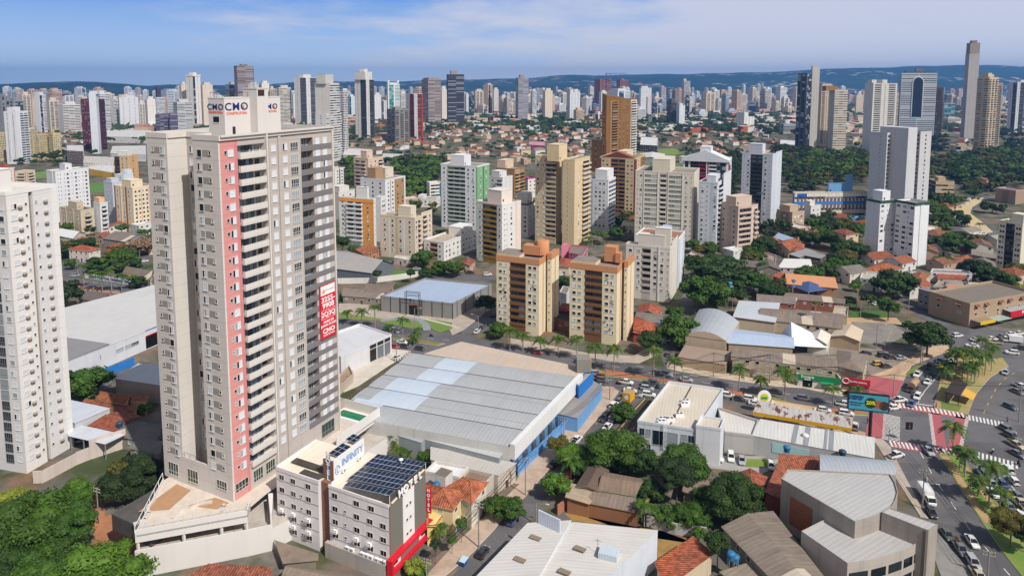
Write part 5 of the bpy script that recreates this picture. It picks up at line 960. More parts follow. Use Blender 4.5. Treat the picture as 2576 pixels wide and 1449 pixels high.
# ---------------- towers of the skyline ----------------
SKY={'a':('.w.W.','.P.P.'),'b':('..w..','HHH'),'c':('.W.W.W.','.W.W.W.'),'d':('G.G.','.GGG.'),'e':('HH','HH'),'f':('..w.','.B.W.B.'),'g':('.BB','BBB'),'h':('.W.','1G0.W.'),'i':('..','.1GG0.H'),'k':('P.P','P.P.P'),'m':('G','GGG'),'n':('.w.w.','..w..w..'),'o':('.W.1B','0.W1B.')}
def sk(F,xl,xn,xr,yt,yb,sty,c,label,c2='8a8078',ph=1,th=None,gc=None,gp=.2,fh=3.1,**k):
 p=[(.2,.8,.2,.8,5.)]if ph==1 else(ph or[])
 return tower(label,st(F,xl,xn,xr,yt,yb,th),*SKY[sty],fh=fh,pal=(c,c2),ph=p,gc=gc,gp=gp,name='high_rise',cat='tower',line=.08,**k)
GRP=dict()
def skyline():
 A=A1
 sk(A,-30,20,78,415,760,'h','8c8a8c','grey dark glass tower at the far left edge of the skyline','5a5c62');sk(A,62,130,232,460,770,'d','8f9096','dark grey glazed tower behind the white tower at far left','55585f')
 sk(A,180,212,290,398,750,'a','d2c6b4','cream tower above the dark grey glazed one');sk(A,288,305,336,462,735,'n','cdb6a4','slim pinkish beige slab tower left of the white and dark one')
 sk(A,325,372,436,402,765,'i','d8d8da','white tower with a dark glass front and flat cap','4a4c52',gc='2a2c32');sk(A,440,470,560,452,740,'a','cfc4b6','cream banded tower between two white towers on the left')
 sk(A,560,622,706,408,600,'a','d6d6da','white tower with a maroon crown behind the banded white block','6a3038',ph=[(-.02,.5,.05,1.02,4.,'6a3038')]);sk(A,555,602,765,495,765,'b','d4d0cc','broad white tower with horizontal dark bands on the left')
 sk(A,890,958,1052,388,765,'e','d6d6d8','white banded tower behind the maroon winged slab',ph=[(-.1,.6,.2,1.,5.)]);sk(A,1058,1090,1135,440,730,'b','d4d2d0','white banded tower behind the building under works')
 sk(A,1060,1088,1142,550,728,'e','8a6a60','half built brick and glass block among white towers','5a5a60',ph=0);sk(A,1132,1142,1326,425,735,'c','cfd0d6','pale grey gridded tower with beige podium',gc='44485a',ph=[(.3,.8,.2,.8,4.)])
 sk(A,1318,1336,1392,482,720,'a','d8d2c8','cream tower beside the pale grey gridded tower');sk(A,1388,1412,1492,442,718,'n','dcd8d4','plain white tower with small windows');sk(A,1476,1500,1582,428,650,'b','d4d4d8','white tower behind the purple netted block',ph=0)
 sk(A,1490,1508,1556,332,520,'g','5a4844','unfinished brown tower with bare floors on the horizon','2a2422',ph=[(.3,.7,.3,.7,5.,'5a4844')])
 for xl,xn,xr,yt,q in((1490,1570,1642,590,'left'),(1618,1632,1772,578,'right')):sk(A,xl,xn,xr,yt,758,'e','776684',f'{q} purple netted block under construction beside the CMO tower roof'.replace('CMO ','beige '),'4a4460',ph=0,gp=.5)
 sk(A,1660,1700,1845,470,755,'e','c8c8c6','grey white banded tower left of the beige tower roof',gp=.4);sk(A,1718,1740,1792,300,720,'n','d4c8b8','cream tower left of the tall white tower');sk(A,1782,1850,1922,220,730,'h','dcd8d4','tall white tower with pale crown standing over its neighbours','6a6a70',ph=[(-.03,1.03,-.03,1.03,2.5),(.3,.7,.2,.8,7.)])
 sk(A,1920,1945,2042,305,725,'n','d2c6b6','cream tower right of the tall white tower',gc='4a4a52');sk(A,2165,2200,2322,300,640,'m','b4b6ba','grey tower with dark glass behind the letters block','4a4c54',gc='303848');sk(A,2245,2275,2432,122,650,'e','8a7874','tall brown banded tower rising above the letters block',gc='6a5450',ph=[(.3,.7,.3,.7,4.)])
 A=A2
 sk(A,-60,0,40,300,700,'n','d2d0cc','white tower just right of the tall brown one');sk(A,48,70,142,288,690,'n','dad6d2','white tower with a small dark tank behind the stair tower');sk(A,140,150,192,340,690,'a','cdbfae','narrow cream tower behind the lift block')
 sk(A,214,234,350,332,700,'b','d0c8ba','cream tower with thin dark bands right of the letters block');sk(A,362,372,392,405,650,'n','d8d8d8','slim white tower between two bright towers')
 sk(A,380,492,596,236,705,'o','d8d6d4','tall white tower with twin shafts right of the beige tower','77777c',ph=[(.1,.8,.3,.7,7.)])
 S=st(A,580,722,815,290,1045);rt=sk(A,580,722,815,290,1045,'b','d0ccc8','white stepped tower with black banded lower front',gc='24262e',ph=[(-.1,.7,.2,.8,11.,'c4c2c0')]);wing(rt,S,st(A,584,692,836,585,1048,S[4]),'.W.','HHH',('d4d2d0',),3.1,gc='1a1c24',ind=False)
 sk(A,836,850,890,342,1000,'k','d6d4d2','slim white lattice balcony tower beside the stepped tower',ph=0);sk(A,898,915,962,415,610,'h','d2d8e2','small blue white tower left of the tall crowned one','6a8ab0')
 sk(A,962,1070,1150,252,815,'o','d4d0ca','tall pale tower with a dark glass crown and balconies','55565c',ph=[(-.1,.75,.0,.9,13.),(.1,.5,.2,.6,18.)]);sk(A,1142,1152,1216,402,672,'n','d6d4d6','white block behind the tall crowned tower');sk(A,1212,1228,1272,455,650,'h','c8c8cc','grey tower behind the teal arched tower',ph=0)
 rt=sk(A,1270,1282,1396,302,700,'i','d8dcdc','white framed tower with teal glass front and arched top','5aa898',gc='2f8a78',ph=[(.0,.15,.1,.4,9.),(.8,.95,.1,.4,9.),(.1,.9,.1,.8,4.)])
 sk(A,1392,1405,1458,385,640,'b','d8d4ce','white tower right of the teal arched tower');S=st(A,1452,1530,1616,390,838);sk(A,1452,1530,1616,390,838,'o','bcbcc0','grey tower with blue glass and red balcony edge','a04838',gc='1c3a5a',ph=0)
 sk(A,1272,1352,1480,540,855,'k','8f8a84','grey brown balcony tower in front of the teal tower',ph=[(.2,.7,.3,.7,3.)]);sk(A,1606,1668,1790,252,702,'e','9a8c88','brown banded tower with rounded look left of the dark striped tower',gc='5a4a4c',ph=[(.1,.9,.1,.9,3.)])
 sk(A,1788,1800,1850,352,662,'n','d4cec6','slim cream tower between the brown and dark striped towers',ph=[(.1,.8,.2,.9,9.)]);sk(A,1846,1858,2014,205,692,'e','4c4c54','tall dark striped tower with white edges',gc='1c2028',ph=[(.2,.6,.2,.8,8.,'9a8c84')])
 for q in((2018,2035,2062,400,590,'n','cdd2da','pale blue tower right of the dark striped tower'),(2055,2070,2108,405,590,'m','5a6a80','blue glass block among cream towers'),(2108,2125,2200,362,585,'a','d0c6b8','cream tower right of the blue glass block'),(2196,2245,2292,305,585,'i','cdb8a8','dark glass tower with a pinkish side',),(2290,2300,2345,350,588,'c','d2ccc8','slim white tower beside the dark glass one'),(2350,2375,2428,418,588,'c','cfc8c0','cream gridded tower left of the curved grey tower'),(2428,2450,2512,482,590,'a','d6c8b2','short cream tower at the foot of the curved grey tower')):sk(A,*q,c2='3a4456')
 A=A3
 sk(A,65,92,190,238,662,'e','9a969c','tall grey glass banded tower with a small brown cap',gc='6a7080',ph=[(.25,.6,.2,.7,7.,'a88a78')],gp=.5);sk(A,172,180,208,585,680,'n','d6c6b4','low cream block at the foot of the grey banded tower',ph=0)
 sk(A,210,228,268,362,592,'e','d0d4da','slim white tower with black glass bands',gc='20242c');sk(A,328,350,422,362,652,'n','d8ccba','cream tower with stepped top left of the white gridded tower',ph=[(.2,.8,.2,.8,6.)]);sk(A,418,425,448,412,580,'n','c8a890','slim brown tower behind the cream stepped one',ph=0)
 sk(A,558,588,686,375,672,'c','d4d4da','tall white gridded tower with twin roof rooms',ph=[(.1,.4,.2,.8,6.),(.5,.8,.2,.8,6.)]);sk(A,622,648,726,548,682,'b','cdb49a','beige brown block before the white gridded tower');sk(A,684,700,752,418,565,'m','5a5660','dark tower right of the white gridded tower')
 sk(A,752,765,798,452,570,'c','c4ccd6','pale blue grey tower left of the dark glass cube');sk(A,798,815,902,470,575,'m','3c4a5c','dark blue glass cube left of the tall brown tower',gc='20344c',ph=0,gp=.05);sk(A,808,858,898,585,678,'o','d6ccc6','white and orange block with dark slots below the glass cube','8a3a38')
 sk(A,822,880,986,250,560,'g','b07a70','red brown tower under construction with a crane','7a4a48',ph=0);sk(A,1034,1072,1154,258,520,'g','a8726c','smaller red brown tower right of the crane tower','7a4a48',ph=[(.3,.6,.3,.7,4.)])
 sk(A,868,890,945,375,600,'n','d6d6da','white block left of the sloped white tower');sk(A,942,1048,1170,362,620,'i','d2d6de','white tower with dark glass and a sloped roof','3a4a60',gc='283a54')
 sk(A,1254,1270,1372,335,615,'c','d0d2d6','white tower with square frames right of the brown tower',gc='55585f',ph=[(.1,.7,.2,.8,5.)]);sk(A,1304,1335,1372,420,615,'n','c2bec0','plain grey slab before the square framed tower',ph=0);sk(A,1228,1240,1314,535,645,'e','d8dade','white banded block beside the brown tower');sk(A,1344,1412,1454,612,690,'o','ccc4bc','small white block with a dark front','3a3c44')
 sk(A,1520,1562,1618,462,702,'k','5f5a5c','dark balcony tower left of the black glass one');sk(A,1570,1582,1640,355,600,'h','8a7a74','brown grey slab tower behind the dark balcony tower');sk(A,1612,1640,1694,502,708,'n','d6d8de','white tower in front of the dark towers',ph=[(.1,.7,.2,.8,4.)]);sk(A,1668,1685,1744,270,600,'b','c0bab8','tall grey white tower with open crown',ph=[(.0,.4,.2,.9,7.)]);sk(A,1690,1702,1738,425,690,'m','45464e','black glass tower right of the white one')
 sk(A,2160,2175,2372,492,575,'m','2a3a50','wide dark blue glass office box',gc='16304c',gp=.02,ph=0);sk(A,2178,2262,2360,612,728,'c','d8d8d6','white L shaped block among trees',ph=[(.0,.4,.0,.9,9.)]);sk(A,1958,2010,2078,668,720,'c','d8d4cc','small white block sunk in trees',ph=[(.2,.6,.2,.8,2.)]);sk(A,2454,2470,2558,636,696,'c','d6d4d0','white three storey block at the edge of the trees')
 for q in((1255,1265,1300,470,560,'c','c8ccd4','pale tower behind the square framed one'),(1372,1385,1425,475,590,'m','7a8ca0','blue grey glass tower right of the grey slab'),(1420,1430,1480,500,600,'i','c4c8cc','pale tower with a glass strip'),(1410,1420,1440,385,500,'n','d0d4da','very slim pale tower'),(1965,2010,2090,455,570,'b','d4cec6','pair like cream tower left of the glass office box'),(2085,2100,2160,462,560,'c','d0beb0','pinkish tower left of the glass office box'),(1930,1940,1962,440,520,'n','d8d6d8','slim white tower far behind the trees'),(1840,1850,1885,480,580,'n','d4d0cc','white tower right of the grey crowned one'),(2355,2375,2440,430,540,'a','d8ccc0','cream tower right of the glass office box'),(2425,2440,2510,420,545,'g','c48a70','terracotta tower right of the glass office box'),(2085,2110,2190,550,600,'e','b8bcc8','low banded office left below the glass box'),(1800,1830,1910,560,620,'c','d4d6da','low white offices before the far trees')):sk(A,*q)
 A=A4
 sk(A,385,475,526,365,1125,'d','5c616c','dark glass tower left of the plain slab','3c404a',gc='1e242e',ph=0);sk(A,515,528,598,298,1075,'n','c0bab4','tall plain grey slab with shaded side',ph=0,gp=.0);sk(A,588,615,722,478,1065,'f','cdb8a0','beige tower right of the plain slab','5a4a40',ph=[(.1,.9,.1,.9,2.)])
 S=st(A,690,742,868,525,1158);sk(A,690,742,868,525,1158,'b','d0c4b2','tower with white bands and a brown rear shaft','9a7854',gc='6a665e',gp=.5,ph=[(-.6,.3,.2,1.,5.,'9a7854')]);sk(A,866,880,912,745,872,'e','c8c0b4','small banded block behind the white banded tower',ph=0);sk(A,940,950,1016,575,770,'c','d6c8b4','cream tower far behind the white banded one')
 sk(A,1030,1112,1342,462,1115,'f','dcd8d2','white tower with an orange frame and twin roof tanks','d09a68',ph=[(.0,.2,.2,.8,5.),(.45,.65,.2,.8,5.)])
 rt=sk(A,1368,1384,1726,365,1005,'e','b8bcc4','dark glass office tower with a white arch on its face',gc='2c3646',gp=.08,ph=[(.1,.9,.1,.9,3.,'5a606c'),(.4,.6,.2,.8,8.,'6a707c')]);S=st(A,1368,1384,1726,365,1005);wr,h=S[3],S[1];b=MB();n=14;cx_=wr*.47;wa=wr*.15
 pts=[(cx_-wa,h*.35)]+[(cx_-wa*math.cos(math.pi*k/n),h*.86+math.sin(math.pi*k/n)*wa*1.1)for k in range(n+1)]+[(cx_+wa,h*.35)]
 b.poly([(x,-.4,z)for x,z in pts],mflat('20283a',.3,.1));
 for p,e in zip(pts,pts[1:]):b.bar((p[0],-.4,p[1]),(e[0],-.4,e[1]),.9,mflat('c4c8d0',.6,0))
 b.build('arch',rt)
 sk(A,1205,1288,1504,572,905,'e','c4b49c','beige banded balcony tower before the arch tower','5a5048',gc='77705f',gp=.5,ph=[(.1,.6,.1,.9,3.),(.5,.9,.3,.9,5.,'d8d4ce')]);sk(A,1532,1560,1692,472,900,'g','cabba4','beige loggia tower right of the arch',ph=[(.2,.9,.2,.8,3.)])
 rt=sk(A,1500,1548,1700,590,930,'d','24453f','green glass tower with a gable top','5a3c34',gc='123a34',gp=.03,ph=0);S=st(A,1500,1548,1700,590,930);b=MB();gm=mglass('123a34',p=.02);w,h,wl=S[3],S[1],S[2];b.faces([(0,0,h),(w,0,h),(w*.3,0,h+5),(0,wl,h),(w,wl,h),(w*.3,wl,h+5)],[(0,1,2),(1,4,5,2),(0,2,5,3)],gm);b.build('gable',rt)
 sk(A,1440,1492,1652,748,925,'c','c0b098','beige gridded block before the green glass tower',ph=0,fw=1.5);sk(A,1690,1722,1790,495,1005,'k','5f564e','dark tower with zigzag balconies',ph=0);sk(A,1780,1792,1896,652,800,'m','b8bcc0','small teal glass office tower',gc='1c6a74',gp=.02,ph=0);sk(A,1790,1800,1876,560,700,'h','a8acb4','grey tower behind the teal glass office','44505c',ph=0);sk(A,1775,1830,1950,795,870,'e','cdc6be','low white banded building below the teal office',ph=0)
 sk(A,1996,2034,2134,180,990,'n','b4aeac','tallest slim grey tower on the right with a dark cap','6a5a54',ph=[(.03,.97,.02,.98,19.,'9a8c86'),(.25,.75,.2,.8,23.,'8a7c76')],fh=3.2);sk(A,2112,2228,2312,405,1140,'k','c8b69c','beige balcony tower right of the tallest one',ph=[(.1,.5,.2,.8,6.),(.6,.9,.3,.8,4.)]);sk(A,2290,2305,2356,460,1060,'a','bfae98','beige tower just behind the balcony one',ph=0)
 sk(A,2418,2492,2575,450,938,'o','cfd0d4','white and grey tower at the right edge of the skyline','5a5e66',ph=[(.5,.9,.1,.8,4.)]);sk(A,1836,1905,2062,1062,1165,'h','b8a894','low beige building with a dark glass corner','4a4038',ph=[(.2,.7,.1,.5,2.)]);sk(A,60,72,162,808,865,'c','d6d6d6','small white block left of the dark glass tower',ph=0);sk(A,208,250,382,850,945,'e','a4a8a8','low grey office with dark bands in the trees',ph=[(.2,.5,.2,.6,6.,'d8d8d8')])
 # the far centre: towers a few pixels wide, a kind that nothing tells apart
 rg=random.Random(21);cols=('d6d2ce','d2c4b0','c8ccd6','d8d0c4','bfb4ac','c8a894','d8d8dc','9aa2b0');lab='small distant high rise in the pale far skyline'
 far=MB();fg=mglass('3a4654',p=.1);fm=[mwall(c,3.2,0)for c in cols]
 for x0,x1,y0,y1,n in((0,540,245,305,95),(850,1300,236,292,70),(1290,2010,230,290,190),(2060,2576,225,290,80),(540,850,240,285,30)):
  for i in range(n):
   x=rg.uniform(x0,x1);yb=y0+(y1-y0)*rg.random()**.8;Y=gy(yb);h=rg.choice((25,35,45,55,70))*rg.uniform(.8,1.15);P=Vector((gx(x,Y),Y,0));azv=math.degrees(math.atan((x-CX)/FPX))
   w=rg.uniform(14,24);S=(P,h,w,w*rg.uniform(.8,1.4),azv+rg.uniform(30,58))
   if Y>2300 or i>40:
    q=MB();m=rg.choice(fm);w1,w2=S[2],S[3];q.box(0,0,0,w2,w1,h,m);q.box(w2*.2,w1*.2,h,w2*.7,w1*.8,h+4,m)
    for k in range(int(h/3.3)):
     z=k*3.3+1.4;q.poly([(w2*.08,-.06,z),(w2*.92,-.06,z),(w2*.92,-.06,z+1.3),(w2*.08,-.06,z+1.3)],fg)
     if k%2:q.poly([(-.06,w1*.9,z),(-.06,w1*.1,z),(-.06,w1*.1,z+1.3),(-.06,w1*.9,z+1.3)],fg)
    a=yaw(S[4]);ca,sa=math.cos(a),math.sin(a);stamp(far,q,lambda X,Y_,Z:(P.x+X*ca-Y_*sa,P.y+X*sa+Y_*ca,Z));continue
   tower(lab,S,rg.choice(('.W.W.','..w..','HH','.W.')),rg.choice(('.W.W.W.','HHH','.P.P.','.GG.')),fh=3.2,pal=(rg.choice(cols),),ph=[(.2,.7,.2,.8,4.)],name='high_rise',cat='tower',group='small distant high rises',line=0,gp=.3)
 o=far.build('distant_towers');o['kind']='stuff';o['label']='crowd of far pale towers along the skyline'
 rt=root('tower_crane',Vector((gx(A3(970,0)[0],gy(A3(0,560)[1])-5,0),gy(A3(0,560)[1])-5,0)),0,'thin grey construction crane above the red brown tower','crane');h=hz(A3(0,200)[1],rt.location.y);m=mflat('6a6260',.6,0);b=MB();b.box(-1.,-1,0,1,1,h,m);b.build('mast',rt);b=MB();b.box(-16,-.8,h,55,.8,h+2,m);b.build('jib',rt);b=MB();b.box(-16,-1.5,h-4,-11,1.5,h,m);b.build('counterweight',rt)
skyline()
# ---------------- warehouses, shops, school, houses ----------------
OCC=[]
def occ(pts,pad=2.):
 n=len(pts);cx=sum(p[0]for p in pts)/n;cy=sum(p[1]for p in pts)/n;OCC.append((cx,cy,max(math.hypot(p[0]-cx,p[1]-cy)for p in pts)*.8+pad))
def occ4(a,b,c,d,pad=2.):
 a,b,c,d=(Vector(q[:2])for q in(a,b,c,d))
 if(b-a).length<(c-b).length:a,b,c,d=b,c,d,a
 w=(c-b).length;n=max(1,math.ceil((b-a).length/max(w,4)))
 for i in range(n):t=(i+.5)/n;q=a.lerp(b,t).lerp(d.lerp(c,t),.5);OCC.append((q.x,q.y,max(w,(b-a).length/n)*.6+pad))
def Q(F,*xy):return[F(xy[i],xy[i+1])for i in range(0,len(xy),2)]
def lw(label,px,z,*a,**k):
 occ4(*quad_world(px,z));return low(label,px,z,*a,**k)
for t in THINGS:
 w=[c for c in t.children if c.name.startswith('wall')]
 if w:
  M=Matrix.Translation(t.location)@Matrix.Rotation(t.rotation_euler.z,4,'Z');b_=[M@Vector(c)for c in w[0].bound_box];occ4(b_[0],b_[4],b_[7],b_[3],3)
def prop(rt,name,fn):
 b=MB();fn(b);return b.build(name,rt)
def to_local(rt,pts):M=(Matrix.Translation(rt.location)@Matrix.Rotation(rt.rotation_euler.z,4,'Z')).inverted();return[M@Vector((p[0],p[1],0))for p in pts]
def vault(rt,q,z,rise,n,mat,name='roof',seg=8,axis=0,edge=None):
 """q: four local corners; n shallow vaults whose ridges run along edge 0-1"""
 a,e,c,d=[Vector(p[:2])for p in(q if axis==0 else q[1:]+q[:1])];b=MB()
 for i in range(n):
  for s in range(seg):
   t0,t1=(i+s/seg)/n,(i+(s+1)/seg)/n;f=lambda s_:z+rise*(1-(2*s_/seg-1)**2)
   p0,p1,p2,p3=a.lerp(d,t0),e.lerp(c,t0),e.lerp(c,t1),a.lerp(d,t1);b.faces([(*p0,f(s)),(*p1,f(s)),(*p2,f(s+1)),(*p3,f(s+1))],[(0,1,2,3)],mat,True)
 if edge:
  for P0,P1 in((a,d),(e,c)):
   for i in range(n):
    for s in range(seg):
     t0,t1=(i+s/seg)/n,(i+(s+1)/seg)/n;f=lambda s_:z+rise*(1-(2*s_/seg-1)**2);x,y=P0 .lerp(P1,t0),P0 .lerp(P1,t1);b.poly([(*x,z-.4),(*y,z-.4),(*y,f(s+1)),(*x,f(s))],edge)
 return b.build(name,rt)
def wall_run(label,pts,h,c,name='boundary_wall',t=.25,c2=None,tex=None):
 P=[G(p)for p in pts];o=P[0];rt=root(name,o,0,label,'wall');b=MB();m=tex or mwall(c,4,0,.5)
 for a,e in zip(P,P[1:]):a,e=a-o,e-o;d=(e-a).normalized();q=Vector((-d.y,d.x,0))*t;b.prism([a,e,e+q,a+q],0,h,m)
 b.build('wall',rt);return rt
def warehouses():
# grey vaulted hall in the centre
 pts=Q(C2,745,910,2455,1228)+Q(C3,672,548)+Q(C2,1510,322);z=8.5;w=quad_world(pts,z);occ(w,0);o,rz,pl=local(w);rt=root('warehouse',o,rz,'large grey vaulted roof warehouse with pale patches beside the blue walled street','warehouse')
 wm=mwall('c9c7c4',9,0,.5);bl=mwall('6a90ba',9,0,.5);b=MB()
 for k in range(4):j=(k+1)%4;b.poly([(*pl[k],0),(*pl[j],0),(*pl[j],z),(*pl[k],z)],bl if k==1 else wm)
 a,e=Vector(pl[1]),Vector(pl[2]);d=(e-a).normalized();nq=Vector((d.y,-d.x))*1.4;b.build('wall',rt)
 f=MB();f.prism([a,e,e+nq,a+nq][::-1],z-3.0,z+1.,mwall('dad9d8',9,0,.3));f.build('fascia',rt)
 vault(rt,pl,z,.3,5,mcorr('a9aaab',0,1.1,var=.2,seam=12.),edge=wm)
 A,B_,C_,D_=[Vector(p)for p in pl]
 pm=mcorr('bcc6d2',0,1.1,var=.15)
 for u0,u1,i in((.22,.42,4),(.20,.42,3),(.10,.36,2),(.10,.38,1.0),(.02,.2,.15)):
  pv=MB()
  for s in range(8):
   t0,t1=(i+s/8)/5,(i+(s+1)/8)/5
   zz=lambda s_:z+.3*(1-(2*(((i%1)+s_/8)%1.0)-1)**2)+.05
   q=[A.lerp(B_,u0).lerp(D_.lerp(C_,u0),t0),A.lerp(B_,u1).lerp(D_.lerp(C_,u1),t0),A.lerp(B_,u1).lerp(D_.lerp(C_,u1),t1),A.lerp(B_,u0).lerp(D_.lerp(C_,u0),t1)]
   h0,h1=(zz(s),zz(s+1))if(i%1)==0 and s<7 else((zz(s),z+.05)if(i%1)==0 else(zz(s),zz(s+1)))
   pv.faces([(*q[0],h0),(*q[1],h0),(*q[2],h1),(*q[3],h1)],[(0,1,2,3)],pm,True)
  pv.build('translucent_panel',rt)
 v=MB()
 for k in range(1,5):p,q_=D_.lerp(A,k/5),C_.lerp(B_,k/5);v.faces([(p.x,p.y-.16,z+.07),(q_.x,q_.y-.16,z+.07),(q_.x,q_.y+.16,z+.07),(p.x,p.y+.16,z+.07)],[(0,1,2,3)],mflat('5a5c60',.8,.2))
 v.build('valley_gutter',rt)
 tr=MB();m=mflat('7a5a50',.8,.3)
 for k in range(28):p,q_=D_.lerp(A,k/28),D_.lerp(A,(k+.5)/28);tr.bar((p.x-.5,p.y,z-.6),(q_.x-.5,q_.y,z+1.),.1,m,n=4);tr.bar((q_.x-.5,q_.y,z+1.),(D_.lerp(A,(k+1)/28).x-.5,D_.lerp(A,(k+1)/28).y,z-.6),.1,m,n=4)
 tr.build('edge_truss',rt)
 q=MB()
 for k in range(8):p=a.lerp(e,.06+k*.115)+nq*.1;q.box(p.x-.1,p.y-1.1,1.2,p.x+.5,p.y+1.1,3.6,mflat('55606e',.4,.2))
 q.build('window',rt)
 bq=Q(C2,1632,328)+Q(C3,660,560,775,488)+Q(C2,1990,226);lw('long beige corrugated roof hall along the avenue behind the grey vaulted warehouse',bq,8.,'c0b2a6','corr','c2b0a0','shed',.5,'warehouse','warehouse',over=.1,wins=False)
 rt=wall_run('bright blue street wall along the side of the warehouse',Q(C3,90,1500,590,1015,890,690),2.9,'5f92cc',tex=msheet('6f9fd4','4f86c4',.7,.3))
 lw('rusty tin canopies on struts over the blue wall',Q(C3,450,905,660,945,895,640,800,590),4.4,'6f9ccc','corr','8f8a88','shed',.3,'canopy','canopy',wins=False,over=.1)
 rt=lw('blue fronted corner shop with a white fret frieze at the end of the warehouse',Q(C3,672,640,812,500,770,470,630,600),8.6,'2f74c0','conc','b0a89c','flat',0,'corner_shop','shop',wins=False)
 rt=root('water_tank_box',G(C3(715,480),8.4),0,'small concrete tank box with a yellow side on the beige hall roof','water tank');prop(rt,'box',lambda b:(b.box(-2.2,-2.2,0,2.2,2.2,4.2,mwall('8a857c',9,0)),b.box(2.2,-2.2,0,2.3,2.2,4.2,mflat('e0a848'))))
 lw('grey tin lean to with a ribbed front beside the big warehouse',Q(C2,1640,1150,2350,1330,2440,1230,1700,1095),6.4,'8f979c','corr','b4b6b8','shed',.4,'shed','shed',over=.1,wins=False)
 lw('grey shed roof with a pale patch near the hotel palms',Q(C2,1370,1110,1600,1180,1660,1110,1380,1035),6.,'8f979c','corr','9aa4ac','shed',.3,'shed','shed',wins=False,over=.1)
 lw('long fibre cement roofs with yellowed sheets behind the terracotta house',Q(D2,1700,330,2340,480,2510,380,1700,225),4.6,'c0b4a8','corr','b8b4ae','shed',.5,'shed','shed',over=.2)
 # clinic
 rt=lw('white clinic with a cream ribbed roof split by a gutter',Q(C3,1238,968,1800,1052,2060,664,1540,592),9.,'ccd0d8','corr','cabfae','flat',0,'clinic','clinic',wins=False,ra=1)
 o,rz=rt.location,rt.rotation_euler.z;L=to_local(rt,quad_world(Q(C3,1238,968,1800,1052,2060,664,1540,592),9.));b=MB();m=mflat('55483e',.8,.2);a,e=L[0].lerp(L[1],.55),L[3].lerp(L[2],.43);d=(e-a).normalized();q=Vector((-d.y,d.x,0))*.35;b.prism([a,e,e+q,a+q][::-1],8.3,8.42,m);b.build('gutter',rt)
 ac=MB();ac.box(-1.1,-.7,0,1.1,.7,.9,LWHITE);ac.lathe(-.5,0,[(.4,.9),(.4,1.0),(.1,1.02)],mflat('55585c'));ac.lathe(.5,0,[(.4,.9),(.4,1.0),(.1,1.02)],mflat('55585c'));me=ac.mesh('condenser')
 for x,y in((1480,960),(1550,965),(1470,990),(1640,920),(1690,820),(1700,790)):p=to_local(rt,[G(C3(x,y),8.6)])[0];inst(me,'condenser',rt,(p.x,p.y,8.32),.3)
 d=(L[1]-L[0]).normalized();n=Vector((d.y,-d.x,0));an=math.atan2(d.y,d.x)
 for t,w_,h_,z_ in((.08,1.2,2.,5.0),(.19,1.2,2.,5.0),(.38,3.4,4.,3.0),(.58,3.4,4.,3.0),(.80,1.4,2.,5.0),(.92,1.4,2.,5.0),(.2,1.,1.2,1.6)):p=L[0].lerp(L[1],t);inst(wmesh(wproto('hole',w_,h_,'aab0b8'),'window'),'window',rt,(p.x,p.y,z_),an)
 b=MB();p=L[0].lerp(L[1],.475)+n*.5
 for s_ in(-.35,.35):b.bar((p.x+d.x*s_,p.y+d.y*s_,2.5),(p.x+d.x*s_,p.y+d.y*s_,9.6),.06,LWHITE,n=4)
 for k in range(20):b.bar((p.x-d.x*.35,p.y-d.y*.35,2.7+k*.35),(p.x+d.x*.35,p.y+d.y*.35,2.7+k*.35),.04,LWHITE,n=4)
 b.build('ladder',rt)
 rt=lw('raised white corner block of the clinic over parked cars',Q(C3,1800,1012,2034,1045,2068,955,1852,918),10.4,'d2d4da','corr','cabfae','flat',0,'corner_block','building',wins=False)
 lw('white flat roofed annex right of the clinic with air conditioners',Q(C3,2075,1075,2345,1108,2400,965,2010,840),5.6,'b9b7b4','corr','ccc8c0','flat',0,'annex','building',wins=False)
 rt=lw('long white roofed hall with grey sheet strips before the petrol station',Q(C3,2342,1112)+Q(C4,1112,1328,1118,1150)+Q(C3,2420,972),5.4,'b4b4b6','corr','c8c6c2','shed',.5,'hall','building',wins=False,over=.15,ra=0)
 L=to_local(rt,quad_world(Q(C3,2342,1112)+Q(C4,1112,1328,1118,1150)+Q(C3,2420,972),5.4));gm=mcorr('8c9096',0,1.)
 for t0,t1 in((.33,.37),(.43,.475),(.60,.625),(.64,.68)):b=MB();b.poly([(*L[0].lerp(L[1],t0)[:2],5.47),(*L[0].lerp(L[1],t1)[:2],5.47),(*L[3].lerp(L[2],t1-.02)[:2],5.97),(*L[3].lerp(L[2],t0-.02)[:2],5.97)],gm);b.build('roof_strip',rt)
 b=MB();b.box(L[0].x+5,L[0].y-.1,1.8,L[0].x+14,L[0].y-.02,4.4,mflat('a8cdd0',.4,.1));b.build('glazing',rt)
 # petrol station
 q=Q(C4,-47,885,900,1045,918,940,8,778);w=quad_world(q,6.);occ(w,0);o,rz,pl=local(w);rt=root('station_canopy',o,rz,'petrol station canopy with rusty sheets and a yellow edge','canopy');b=MB();b.poly([(*p,6.)for p in pl],mcorr('b8b2ae',0,1.2,rust=.3,var=.3));b.build('roof',rt);b=MB();ye=mflat('d8a41c',.5,.1)
 for k in range(4):A,E=Vector(pl[k]),Vector(pl[(k+1)%4]);b.poly([(*A,5.),(*E,5.),(*E,6.05),(*A,6.05)],ye)
 b.poly([(*p,5.)for p in pl[::-1]],mflat('c8c0b0'));b.build('fascia',rt)
 for t in(.12,.45,.8):p=Vector(pl[0]).lerp(Vector(pl[1]),t).lerp(Vector(pl[3]).lerp(Vector(pl[2]),t),.4);c=MB();c.box(p.x-.35,p.y-.35,0,p.x+.35,p.y+.35,5.,mflat('d0d0d0'));c.build('column',rt);c=MB();c.box(p.x-.6,p.y-1.8,0,p.x+.6,p.y-.9,1.9,mflat('5a5c60',.5,.1));c.build('fuel_pump',rt)
